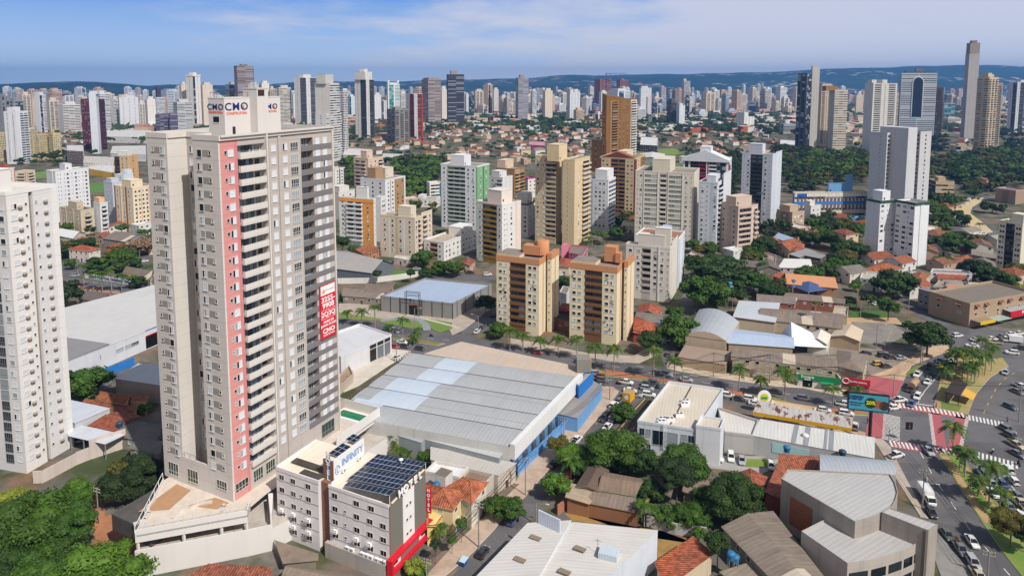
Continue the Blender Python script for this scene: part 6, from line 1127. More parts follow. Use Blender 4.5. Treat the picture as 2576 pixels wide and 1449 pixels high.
 lw('yellow roofed station shop behind the rusty canopy',Q(C4,130,805,550,870,560,845,140,775),5.,'d8d0c0','corr','e0b040','flat',0,'shop','shop',wins=False)
 p=G(C4(55,1000));rt=root('round_sign',G(C3(2447,905)),0,'round white sign on a pole behind the petrol station','sign');zt=hz(C3(2447,745)[1],rt.location.y);b=MB();b.bar((0,0,0),(0,0,zt-1.5),.18,mflat('8a8a8c'));b.build('pole',rt);b=MB();b.bar((0,-.2,zt),(0,.2,zt),2.1,LWHITE,n=20);b.build('disc',rt);b=MB();b.bar((0,-.25,zt),(0,-.2,zt),1.3,mflat('c8c83a'),n=16);b.box(-.9,-.3,zt-.5,.9,-.24,zt+.2,mflat('3a8a5a'));b.build('emblem',rt)
 # billboard
 P=G(C4(1075,1165));zt,zb=hz(C4(0,720)[1],P.y),hz(C4(0,885)[1],P.y);rt=root('billboard',P,R(-14),'large blue advertising billboard with 20 percent offer on a dark post','billboard');x0,x1=gx(C4(890,0)[0],P.y,zt)-P.x,gx(C4(1252,0)[0],P.y,zt)-P.x
 b=MB();b.bar((0,.3,0),(0,.3,zb),.45,mflat('2a2a2e',.6,.1),n=10);b.build('post',rt);b=MB();b.box(x0,.05,zb,x1,.9,zt,mflat('1e1e22',.6,.1));b.build('frame',rt);ww=x1-x0;hh=zt-zb;b=MB();b.box(x0+.25,-.0,zb+.3,x1-.25,.05,zt-.3,mflat('4797ad',.5,.12,.6));b.build('face',rt)
 b=MB();b.bar((x0+ww*.55,-.06,zb+hh*.5),(x0+ww*.55,0.,zb+hh*.5),hh*.3,mflat('2a3022'),n=20);b.bar((x0+ww*.74,-.05,zb+hh*.46),(x0+ww*.74,0.,zb+hh*.46),hh*.24,mflat('a8604a',.6,.5,1.5),n=16);b.bar((x0+ww*.88,-.05,zb+hh*.4),(x0+ww*.88,0.,zb+hh*.4),hh*.26,mflat('3c3438',.6,.5,1.5),n=16);b.build('picture',rt)
 for s,x,z_,k,m in(('CHEGOU',.19,.80,.17,NAVY),('O FAST NO',.18,.66,.12,NAVY),('DISPONÍVEL AGORA',.21,.45,.07,NAVY),('PEÇA PELO APP',.19,.32,.07,NAVY),('20%',.555,.5,.26,mflat('d8e02a',.5,0))):text(rt,s,(x0+ww*x,-.08,zb+hh*z_),0,hh*k*1.1,m)
 # school quarter
 rt=lw('beige arched roof hall of the school by the side street',Q(C3,1697,152,2085,205,2215,25,1830,-95),7.,'b8a48e','corr','a8aab0','flat',0,'school_hall','school',wins=False);bpy.data.objects.remove([c for c in rt.children if c.name.startswith('roof')][0]);L=to_local(rt,quad_world(Q(C3,1697,152,2085,205,2215,25,1830,-95),7.));vault(rt,[tuple(p)for p in L],7.,2.4,1,mcorr('a4a8ae',1,1.1,var=.2),axis=1,edge=mwall('b8a48e',9,0))
 rt=lw('long silver blue roofed school wing',Q(C3,2115,225)+Q(C4,335,270,330,160)+Q(C3,1995,70),6.,'b09c84','corr','a9b7cc','gable',1.2,'school_wing','school',wins=False)
 lw('white and grey metal school roof beside the arched hall',Q(B3,2160,1290,2557,1330,2600,1150,2220,1140),5.5,'b8a894','corr','b9bec4','shed',.5,'school_wing','school',wins=False)
 lw('broad brown fibre cement roof of the school',Q(B4,10,1300,800,1390,815,1255,50,1190),5.,'b8a48c','fib','85766c','gable',1.5,'school_wing','school')
 lw('long low brown roof behind the school',Q(B4,250,1105,825,1155,830,1100,300,1050),4.2,'8c5a4a','fib','7d6e66','gable',1.,'school_wing','school');lw('brick ended brown roof left of the long low one',Q(B4,0,1130,350,1160,370,1110,0,1080),4.2,'9a5a42','fib','857870','shed',.8,'school_wing','school')
 lw('pale concrete court roof beside the school yard',Q(B4,720,1250,860,1270,870,1185,740,1175),4.5,'b8a894','conc','b8aa98','flat',0,'school_wing','school',wins=False)
 rt=lw('two storey building with a long weathered brown roof by the avenue',Q(C3,2150,352)+Q(C4,748,482,745,378)+Q(C3,2205,265),6.4,'b6a48e','fib','84766c','gable',1.4,'shop_building','building')
 rt=lw('corner building with a hipped brown roof above the red sign',Q(C4,752,440,1010,500,1050,340,770,300),6.6,'b0a088','fib','84766a','hip',1.6,'corner_building','building')
 wx=[G(C4(380,640)),G(C4(800,690)),G(C4(800,690))+Vector((1,6,0)),G(C4(380,640))+Vector((1,6,0))];rt=low('row of shops with a green fascia under the long brown roof',None,4.,'ccc8c0','conc','2f7a58','flat',0,'shop_row','shop',world=wx,wins=False);o,rz,pl=local(wx);b=MB();l=pl[1][0];b.box(0,-.35,2.6,l,-.05,4.3,mflat('1f7a4c',.5,.12));b.build('green_fascia',rt);text(rt,'Drogaria',(l*.22,-.4,3.7),0,1.1,LWHITE);text(rt,'Saúde',(l*.22,-.4,2.9),0,.8,LWHITE);b=MB();b.box(l*.12,-.06,0,l*.34,.0,2.5,mflat('16201c',.3,.2));b.box(l*.55,-.06,0,l*.95,0,2.4,mflat('8a8f8c',.4,.2));b.build('shop_front',rt);b=MB();b.box(l*.52,-1.6,2.4,l*.82,-.35,2.6,mflat('2a9a60',.5,.1));b.build('awning',rt)
 P=G(C4(805,680));E_=G(C4(1075,720));rt=root('red_sign',P,math.atan2((E_-P).y,(E_-P).x),'red shop sign board with white letters at the corner','sign');l=(E_-P).length;z0=hz(C4(0,612)[1],P.y);z1=hz(C4(0,552)[1],P.y);b=MB();b.box(0,0,z0,l,.4,z1,mflat('b81f34',.5,.08));b.build('board',rt);text(rt,'SANTA MARTA',(l*.58,-.05,(z0+z1)/2),0,(z1-z0)*.34,LWHITE);b=MB();zc=(z0+z1)/2;pts=[(l*.13+math.cos(a*.6)*1.,-.06,zc+math.sin(a*.6)*.9)for a in range(11)];[b.bar(p,e,.13,LWHITE,n=5)for p,e in zip(pts,pts[1:])];b.build('emblem',rt);b=MB();b.box(.2,.5,0,l-.2,4.,z0,mwall('8a6a5c',9,0));b.build('shop_front',rt)
 lw('tin shelter with white sheet strips by the side street',Q(C3,1630,355,2080,432,2135,325,1695,262),3.6,'b09a80','corr','9a8878','shed',.6,'shelter','shelter',wins=False,over=.2)
 rt=lw('school gatehouse with a brown pediment',Q(C4,480,215,660,235,700,150,510,140),4.,'ccc8c0','corr','d0c8bc','gable',2.,'gatehouse','gatehouse',wins=False,ra=1);lw('open shed with a pale beige ridge roof by the sports court',Q(C4,695,160,975,205,1005,105,790,62),4.,'a8927a','corr','c6b49c','gable',1.4,'open_shed','shed',wins=False)
 P=G(C4(430,300));rt=root('tent_canopy',P,R(10),'white tensile tent roof at the end of the silver wing','tent');b=MB();m=mflat('d8dce4',.6,.05);c=[(-7,-4,4),(7,-5,2.6),(8,6,4),(-5,7,4)];b.poly([c[0],c[1],(-4.5,1,11)],m);b.poly([c[1],c[2],(-4.5,1,11)],m);b.poly([c[2],c[3],(-4.5,1,11)],m);b.poly([c[3],c[0],(-4.5,1,11)],m);b.build('canopy',rt);b=MB();[b.bar((x,y,0),(x,y,z),.12,LWHITE,n=5)for x,y,z in c];b.bar((-4.5,1,0),(-4.5,1,11),.15,LWHITE,n=5);b.build('mast',rt)
 # commercial strip, upper right
 S=site(B4(2040,1155),B4(0,1385)[1],B4(1648,0)[0],B4(2660,0)[0],68.);rt=tower('two storey brown shopping block with small tile awnings on its corner',S,'.W..W.','.W.W..W.W..W.W.',3.,('a89078',),ind=True,zb=3.6,tp=1.,rc='7d7268',name='shop_building',cat='building',cop='a89078');P,h,wl,wr,th=S
 aw=MB();aw.poly([(-1.3,-1.2,0),(1.3,-1.2,0),(1.3,0,.8),(-1.3,0,.8)],mtile('9a5a40'));[inst(wmesh(aw,'awning'),'awning',rt,(wr*t,0,h-1.6),0)for t in(.1,.24,.46,.6,.8,.92)];[inst(wmesh(aw,'awning'),'awning',rt,(0,wl*t,h-1.6),R(-90))for t in(.25,.7)]
 b=MB();b.box(wr*.02,-4,2.9,wr*.24,-.1,3.3,mflat('8f7f6c'));b.box(wr*.02,-4.2,2.3,wr*.24,-4,3.6,mflat('d8b020',.5,.15));b.build('yellow_awning',rt);b=MB();b.box(wr*.26,-4.4,2.6,wr*.48,-.1,2.8,mflat('9aa89c'));b.build('green_awning',rt);b=MB();b.box(wr*.5,-3.6,2.5,wr*.98,-3.2,5.0,mflat('c01f2c',.5,.05));b.build('red_sign',rt);text(rt,'EMBAL',(wr*.72,-3.65,4.1),0,1.5,LWHITE)
 b=MB();b.poly([(wr*.5,-3.3,4.9),(wr*.98,-3.3,4.9),(wr*.98,-.1,5.2),(wr*.5,-.1,5.2)],mcorr('9a9fa4',0));b.build('canopy',rt)
 S=site(B4(1655,1045),B4(0,1215)[1],B4(1545,0)[0],B4(1770,0)[0],68.);tower('grey rendered block with small blue windows behind the brown shops',S,'.W.W.','.',3.,('8c8890',),ind=True,zb=1.,tp=1.,rc='8a7d74',name='block',cat='building')
 # fan shaped concrete building, lower right
 z1,z2=11.,7.6;V=lambda p,z:G(p,z);up=Q(D4,225,525,285,435,600,448,1272,480,1320,560,1345,655,1325,730,1290,790,1195,850,1100,890,935,940);U=[V(p,z1)for p in up];o=Vector((U[0].x,U[0].y,0));occ(U,0);rt=root('concrete_building',o,math.atan2((U[-1]-U[0]).y,(U[-1]-U[0]).x),'fan shaped raw concrete building with ribbed metal roofs and a curved front','building');cm=mwall('a59c94',3.2,.1,.7);ul=to_local(rt,U)
 def prism(poly,z,m,ro,name,par=.35):
  b=MB();n=len(poly);A=sum(poly[i].x*poly[(i+1)%n].y-poly[(i+1)%n].x*poly[i].y for i in range(n));poly=poly if A>0 else poly[::-1]
  for k in range(n):a,e=poly[k],poly[(k+1)%n];b.poly([(a.x,a.y,0),(e.x,e.y,0),(e.x,e.y,z+par),(a.x,a.y,z+par)],m)
  b.build(name,rt);r=MB();r.poly([(p.x,p.y,z)for p in poly],ro)
  ctr=sum(poly,Vector())/n
  for k in range(n):a,e=poly[k],poly[(k+1)%n];ai,ei=a.lerp(ctr,.02),e.lerp(ctr,.02);r.poly([(a.x,a.y,z+par),(e.x,e.y,z+par),(ei.x,ei.y,z+par),(ai.x,ai.y,z+par)],m);r.poly([(ei.x,ei.y,z),(ai.x,ai.y,z),(ai.x,ai.y,z+par),(ei.x,ei.y,z+par)],m)
  r.build('roof',rt)
 mr=mcorr('b0aeac',0,1.,var=.2);prism(ul,z1,cm,mr,'wall')
 lo=to_local(rt,[V(p,z2)for p in Q(D4,418,1030,605,935,690,905,800,1000,935,1080,1190,990,1400,1080,1572,1110,1500,1165,1400,1210,1250,1262,1080,1305,862,1338)]);prism(lo,z2,mwall('b6ada6',3.2,.1,.6),mr,'lower_wall')
 sp=to_local(rt,[V(p,11.6)for p in Q(D4,1190,840,1262,800,1728,955,1640,1015,1570,990)]);prism(sp,11.6,cm,mr,'spine_wall',.2)
 b=MB();a,e=ul[0],ul[-1];d=(e-a).normalized();n=Vector((d.y,-d.x,0));n=-n if n.y>0 else n;p0,p1=a.lerp(e,.14),a.lerp(e,.46);b.poly([(*(p0+n*.04)[:2],2),(*(p1+n*.04)[:2],2),(*(p1+n*.04)[:2],8.6),(*(p0+n*.04)[:2],8.6)],msheet('96603f','7a4a30',.7,1.5));b.build('brick_infill',rt)
 arc=lo[7:];gm=mglass('20282c','55686a',.2)
 for z0_ in(3.9,.5):
  for k in range(len(arc)-1):
   a,e=arc[k],arc[k+1];d=(e-a).normalized();n=Vector((d.y,-d.x,0));ctr=sum(lo,Vector())/len(lo);n=-n if n.dot(a-ctr)<0 else n;b=MB();a2,e2=a.lerp(e,.08)+n*.05,a.lerp(e,.92)+n*.05;b.poly([(*a2[:2],z0_),(*e2[:2],z0_),(*e2[:2],z0_+1.9),(*a2[:2],z0_+1.9)],gm);b.build('ribbon_window',rt)
 b=MB();p=to_local(rt,[G(D4(1600,1010),11)])[0];b.box(p.x-.7,p.y-.7,0,p.x+.7,p.y+.7,11.5,mwall('77706c',9,0));b.build('column',rt)
 rt=lw('metal barrel roof hall behind the concrete building',Q(D4,598,440,1328,478,1300,345,588,275),8.,'a8a098','corr','9aa0a8','flat',0,'hall','building',wins=False);bpy.data.objects.remove([c for c in rt.children if c.name.startswith('roof')][0]);L=to_local(rt,quad_world(Q(D4,598,440,1328,478,1300,345,588,275),8.));vault(rt,[tuple(p)for p in L],8.,1.2,1,mcorr('9ba1a9',0,1.,var=.15),edge=mwall('a8a098',9,0))
 lw('terracotta roof between white hall and concrete building',Q(D4,205,420,560,440,575,335,225,308),5.,'a86a50','tile','ad5a38','shed',.8,'house','house',wins=False);lw('narrow terracotta roof with a white verge left of the concrete building',Q(D4,75,660,215,690,290,470,200,385),5.,'8a4a3c','tile','a85438','shed',.8,'house','house',wins=False)
 # big white shed at the bottom
 rt=lw('big white corrugated shed roof at the bottom edge',Q(D3,1430,1025,612,930,240,1560,820,1600),7.6,'ccd2dc','corr','c8c4be','shed',.35,'warehouse','warehouse',wins=False,over=.1,ra=1)
 lw('white corrugated shed roof left of its gutter line at the bottom',Q(D3,600,925,180,940,-420,1560,215,1590),7.9,'d0d4dc','corr','c6c2be','shed',.3,'warehouse','warehouse',wins=False,over=.1,ra=1)
 P,E_=G(D3(275,955),0),G(D3(385,985),0);rt=root('panel_fence',Vector((*G(D3(282,960),7.6)[:2],0)),math.atan2(*(lambda d:(d.y,d.x))(G(D3(385,860),11.)-G(D3(275,808),11.))),'white ribbed sign panel standing at the corner of the white shed','panel');b=MB();b.box(0,0,0,5.4,.3,11.,mcorr('c4ccdc',0,.6));b.build('panel',rt)
 rt=root('roof_dormer',Vector((*G(D3(960,1260),7.8)[:2],7.6)),R(-20),'small ribbed roof hatch with antennas on the white shed','roof hatch');b=MB();b.box(-1.8,-1.4,0,1.8,1.4,1.5,mcorr('bcc6d0',0,.5));b.build('hatch',rt);b=MB();b.bar((-2.2,0,0),(-2.2,0,3.4),.04,mflat('4a4a4c'));b.bar((-2.8,0,3.),(-1.6,0,3.),.04,mflat('4a4a4c'));b.build('antenna',rt)
 for x,y in((255,1080),(105,1290),(685,1185),(535,1405)):rt=root('roof_skylight',Vector((*G(D3(x,y),8.2)[:2],8.22)),R(-30),'dusty skylight sheet in the white shed roof','skylight','skylights of the white shed');b=MB();b.box(-1.2,-.6,0,1.2,.6,.06,mcorr('8a7a68',0,.5));b.build('sheet',rt)
 lw('brown fibre cement warehouse at the lower right edge',Q(D3,2065,985)+Q(D4,300,1640,660,1500,150,838),5.,'8a8078','fib','85786c','gable',1.3,'warehouse','warehouse');lw('corrugated awning over the yard with the blue tanks',Q(D3,2050,1410,2300,1600,2520,1500,2370,1325),3.2,'8a7a68','fib','8f8172','shed',.4,'awning','awning',wins=False)
 # left group
 rt=lw('wide white roofed supermarket behind the towers on the left',Q(C1,560,455,1640,20)+Q(B1,1680,925,560,1222),7.,'d0d2d8','corr','c6c4c0','shed',.6,'supermarket','supermarket',wins=False,over=.1);L=to_local(rt,quad_world(Q(C1,560,455,1640,20)+Q(B1,1680,925,560,1222),7.));d=(L[1]-L[0]).normalized();n=Vector((d.y,-d.x,0));an=math.atan2(d.y,d.x)
 for t in(.5,.58,.64):p=L[0].lerp(L[1],t);inst(wmesh(wproto('grid',3.,1.2,'c8c8c8'),'window'),'window',rt,(p.x,p.y,3.6),an)
 b=MB();p,q_=L[0].lerp(L[1],.74)+n*.1,L[0].lerp(L[1],.95)+n*.1;b.poly([(*p[:2],.4),(*q_[:2],.4),(*q_[:2],5.),(*p[:2],5.)],mglass('14181c',p=0));b.poly([(*p[:2],5.),(*q_[:2],5.),(*q_[:2],5.4),(*p[:2],5.4)],SRED);b.poly([(*p[:2],7.),(*q_[:2],7.),(*q_[:2],7.5),(*p[:2],7.5)],mflat('2a64a8'));b.build('glazed_front',rt)
 b=MB();b.poly([(*L[0].lerp(L[1],.0)[:2],7.75),(*L[0].lerp(L[1],.42)[:2],7.75),(*L[3].lerp(L[2],.0).lerp(L[0],.55)[:2],7.9)],mcorr('8c8886',0,1.));b.build('grey_sheets',rt)
 wall_run('blue street wall below the supermarket',Q(C1,1000,555,1295,440),3.,'2f74b8',tex=msheet('2f78c0','2a62a4',.5));lw('pinkish beige hall with a white roof left of the beige tower',Q(C1,1110,565,1530,628,1640,470,1330,435),6.2,'b0a098','corr','c8c6c2','shed',.4,'hall','building',wins=False,over=.2)
 lw('old terracotta house in ruin beside the pinkish hall',Q(C1,945,772,1195,812,1262,745,1010,700),4.,'c8a88a','tile','a4582f','gable',1.4,'house','house');lw('small terracotta roof right of the ruined house',Q(C1,1250,770,1400,790,1410,755,1270,735),4.,'d0b090','tile','a85a34','shed',.6,'house','house');lw('long low terracotta roof in front of the ruined house',Q(C1,800,800,1270,890,1310,850,830,775),3.2,'a88a70','tile','a0522e','shed',.5,'house','house')
 lw('blue white ribbed metal roof shed beside the left tower',Q(C1,470,905,720,992,1052,862,640,774),6.,'b8bac0','corr','c4c8d0','shed',.3,'shed','shed',wins=False,over=.15)
 q=Q(C1,655,1118,1010,1198,1208,1105,640,982);w=quad_world(q,4.4);occ(w,0);o,rz,pl=local(w);rt=root('carport',o,rz,'pale metal carport roof with parked cars beneath, behind the garden wall','carport');b=MB();b.poly([(*p,4.4)for p in pl],mcorr('c4c8ce',0,1.));b.poly([(*p,4.3)for p in pl[::-1]],mflat('77787c'));b.build('roof',rt);[prop(rt,'column',lambda b,p=Vector(pl[0]).lerp(Vector(pl[1]),t):b.box(p.x-.1,p.y+.1,0,p.x+.1,p.y+.3,4.3,mflat('8a8a8c')))for t in(.05,.4,.7,.98)]
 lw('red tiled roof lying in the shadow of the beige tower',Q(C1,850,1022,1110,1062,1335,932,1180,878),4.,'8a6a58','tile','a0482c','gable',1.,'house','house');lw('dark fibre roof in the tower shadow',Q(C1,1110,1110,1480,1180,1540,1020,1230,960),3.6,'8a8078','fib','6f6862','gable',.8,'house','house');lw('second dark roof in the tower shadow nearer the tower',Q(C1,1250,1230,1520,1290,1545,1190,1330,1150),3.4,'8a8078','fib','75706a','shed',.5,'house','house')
 lw('grey gabled sports hall behind the beige tower',Q(B2,640,800,1122,860,1332,772,900,655),5.,'6a7078','corr','a09c98','gable',4.4,'sports_hall','hall',wins=False)
 rt=lw('grey block walled depot with a pale blue metal roof and steel gate frame',Q(B2,1215,1080,1905,1152,2280,968,1640,908),7.,'8d8a88','corr','a4b2c6','flat',0,'depot','warehouse',wins=False,ra=1);L=to_local(rt,quad_world(Q(B2,1215,1080,1905,1152,2280,968,1640,908),7.));dm=mflat('3c3f46',.7,.2);d=(L[1]-L[0]).normalized();n=Vector((d.y,-d.x,0))
 b=MB();[b.bar((*(L[0].lerp(L[1],t)+n*.12)[:2],0),(*(L[0].lerp(L[1],t)+n*.12)[:2],7.2),.14,dm,n=4)for t in(0,.14,.27,.42,.58,.72,.86,1.)];[b.bar((*L[1].lerp(L[2],t)[:2],0),(*L[1].lerp(L[2],t)[:2],7.2),.2,dm,n=4)for t in(.1,.3,.5,.7,.9)];b.build('pilaster',rt)
 b=MB();p0,p1=L[0].lerp(L[1],.37)+n*.3,L[0].lerp(L[1],.56)+n*.3
 for p in(p0,p1):
  for k in(0,1.6):b.bar((p.x+n.x*k,p.y+n.y*k,0),(p.x+n.x*k,p.y+n.y*k,10.4),.12,dm,n=4)
  for k in range(7):b.bar((p.x,p.y,k*1.5),(p.x+n.x*1.6,p.y+n.y*1.6,k*1.5+1.5),.07,dm,n=4)
 for zz in(9.,10.4):b.bar((*p0[:2],zz),(*p1[:2],zz),.12,dm,n=4);b.bar((*(p0+n*1.6)[:2],zz),(*(p1+n*1.6)[:2],zz),.12,dm,n=4)
 b.build('steel_frame',rt);b=MB();a,e=p0 .lerp(p1,.2),p0 .lerp(p1,.8);b.poly([(*a[:2],0),(*e[:2],0),(*e[:2],4.4),(*a[:2],4.4)],mflat('18181a'));b.poly([(*a[:2],4.4),(*e[:2],4.4),(*e[:2],5.2),(*a[:2],5.2)],mflat('9a6a4c'));b.build('gate',rt)
 rt=lw('new white showroom with open garage bays beside the beige tower',Q(C2,830,355,1316,140,1010,40,520,205),7.,'d2d2d6','corr','cacacc','flat',0,'showroom','building',wins=False);L=to_local(rt,quad_world(Q(C2,830,355,1316,140,1010,40,520,205),7.));d=(L[1]-L[0]).normalized();n=Vector((d.y,-d.x,0));b=MB()
 for t0,t1 in((.55,.68),(.70,.83),(.85,.97)):a,e=L[0].lerp(L[1],t0)+n*.06,L[0].lerp(L[1],t1)+n*.06;b.poly([(*a[:2],.2),(*e[:2],.2),(*e[:2],4.6),(*a[:2],4.6)],mflat('6a7078' if t0>.6 else '2c2622',.5,.1));b.poly([(*a[:2],4.9),(*e[:2],4.9),(*e[:2],6.2),(*a[:2],6.2)],mflat('2c2622',.5,.1))
 b.build('garage_door',rt);lw('small beige lean to at the foot of the tower banner',Q(C2,820,640,950,520,910,440,790,560),3.,'c0b0a0','conc','a08a74','flat',0,'lean_to','shed',wins=False)
 lw('brown fibre sheds left of the grey depot',Q(B2,850,1078,1212,1108,1245,1050,860,1010),3.4,'8f8478','fib','8a7c70','shed',.4,'shed','shed');lw('loose tile shed roof above the brown fibre sheds',Q(B2,1075,1035,1290,1050,1335,985,1070,975),3.8,'a85a3c','fib','7d6e64','shed',.7,'shed','shed')
 wall_run('long white wall round the green behind the depot',Q(B2,800,965,1120,960,1400,925,1640,885),2.8,'d8d4ce');rt=wall_run('white school wall with blue hand painted words by the left avenue',Q(B1,815,910,1460,1005),2.4,'d8d8d8');a,e=G(B1(815,910)),G(B1(1460,1005));an=math.atan2((e-a).y,(e-a).x);text(rt,'CENTRO DE ENSINO EM PERÍODO',tuple((e-a)*.5+Vector((.0,-.2,1.3))),an,1.7,mflat('2a4a7a'),sx=1.5)
 # houses by the hotel
 T='c2673f'
 lw('orange tiled house wing next to the hotel',Q(D2,1665,745,1905,800,2020,640,1650,560),6.4,'d8c49a','tile',T,'hip',1.8,'house','house');lw('orange tiled hipped house right of the first wing',Q(D2,1850,600,2085,745,2230,555,2010,508),6.4,'d8d0c0','tile',T,'hip',2.,'house','house');lw('lower orange tiled porch roof by the red hotel frame',Q(D2,1660,985,1740,950,1845,805,1655,775),4.2,'d8c07a','tile',T,'shed',.8,'house','house',wins=False)
 lw('white flat roof with a dish behind the orange tiles',Q(D2,1640,440,1960,495,2050,398,1740,342),5.6,'d0ccc8','corr','d8d6d4','flat',0,'house','house',wins=False);lw('brown sheet roof beside the white flat one',Q(D2,1975,505,2230,545,2300,470,2055,415),5.2,'c0b4a8','fib','8a7868','flat',0,'house','house',wins=False)
 rt=root('water_tank_room',Vector((*G(D2(1815,530),7)[:2],0)),R(63),'small white tank room on the orange tiled house','tank room');prop(rt,'wall',lambda b:b.box(-1.6,-1.6,0,1.6,1.6,9.,mwall('c8c6c2',9,0),msheet('7a7068','5a544e')))
 rt=root('courtyard_house',Vector((*G(D2(2010,900))[:2],0)),R(63),'yellow and blue courtyard house by the street','house');b=MB();b.box(-5,2,0,6,2.3,1.6,mwall('5a9ac8',9,0));b.box(-5,2,1.6,6,2.3,3.,mwall('d0b47a',9,0));b.box(5.7,-4,0,6,2,1.6,mwall('5a9ac8',9,0));b.box(5.7,-4,1.6,6,2,3.,mwall('d0b47a',9,0));b.build('wall',rt);[prop(rt,'column',lambda b,x=x:(b.box(x,-1,0,x+.3,-.7,1.4,mflat('4a90d0')),b.box(x,-1,1.4,x+.3,-.7,3.2,LWHITE)))for x in(-4,-1,2)]
 lw('red tiled roof at the bottom edge under the white podium',Q(D1,1700,1520,2640,1580,2560,1385,2025,1358),3.,'a87a60','tile','9c5038','shed',.5,'house','house',wins=False);lw('brown fibre roof below the hotel plinth wall',Q(D2,290,1445,920,1620,960,1449,350,1345),3.,'8f8478','fib','85776a','gable',.8,'house','house');lw('stained concrete lean to roof beside the white podium',Q(D2,205,1110,300,1310,590,1300,590,1245),2.6,'8f8478','conc','8a7a6c','shed',.3,'lean_to','shed',wins=False)
 # lower centre
 rt=lw('beige fibre roof shed with a bare brick back wall',Q(D3,562,702,765,745,845,632,610,585),3.6,'9a6e4c','fib','a8967f','shed',.5,'shed','shed',wins=False);lw('long grey brown fibre roof shed above the dry yard',Q(D3,745,740,1245,838,1180,700,845,645),3.5,'94684a','fib','857468','shed',.5,'shed','shed',wins=False)
 lw('brown sheet roofed house with green walls among trees',Q(D3,875,620,1200,672,1315,528,935,458),4.2,'3a7a50','fib','84705f','gable',1.2,'house','house');lw('dark brown tiled house roof beside the street trees',Q(D3,650,590,870,630,950,440,765,412),4.,'a08c74','fib','66564b','gable',1.,'house','house')
 lw('terracotta roof with a white verge at the bottom right of the white shed',Q(D3,1428,1310,1510,1560,1948,1255,1762,1095),4.,'c8b8a0','tile','b5532f','shed',.4,'house','house',wins=False,ra=0);lw('dark red hipped house between trees and concrete building',Q(D3,2108,495,2385,712,2478,505,2320,425),4.4,'8a6a58','tile','a34a32','hip',1.4,'house','house')
 lw('small brown sheds under the large tree',Q(D3,1680,640,1880,680,1960,520,1720,480),3.,'8a7a68','fib','85766a','shed',.4,'shed','shed');wall_run('peeling white back wall below the trees',Q(D3,1320,970,1600,1050,1900,1090),2.6,'b8b4b0');wall_run('bare brick wall of the dry yard',Q(D3,570,835,900,900,1200,965),2.6,'9a6a48',tex=msheet('a0714c','77604c',.6,1.5));wall_run('red brick side wall beside the white shed',Q(D3,470,870,565,800),2.6,'a8684a',tex=msheet('a8684a','8f887f',.6,.6))
 # around the orange topped pair and the right quarter
 lw('pink motel block with a balcony row behind the cream pair',Q(B3,575,665,700,685,760,600,600,590),7.,'b05a78','fib','84786f','flat',0,'motel','building');lw('tall pink stair wall of the motel',Q(B3,508,600,575,590,578,570,515,582),9.,'d07a90','conc','c08090','flat',0,'stair_block','building',wins=False)
 lw('brown entrance house between the two cream blocks',Q(B3,400,1275,590,1330,590,1220,450,1190),5.,'6f4a38','fib','4c423d','flat',0,'house','house');lw('small white tower house behind the cream pair',Q(B3,490,1040,555,1060,585,1000,520,985),8.,'d0ced0','conc','8a7a68','flat',0,'house','house',wins=False)
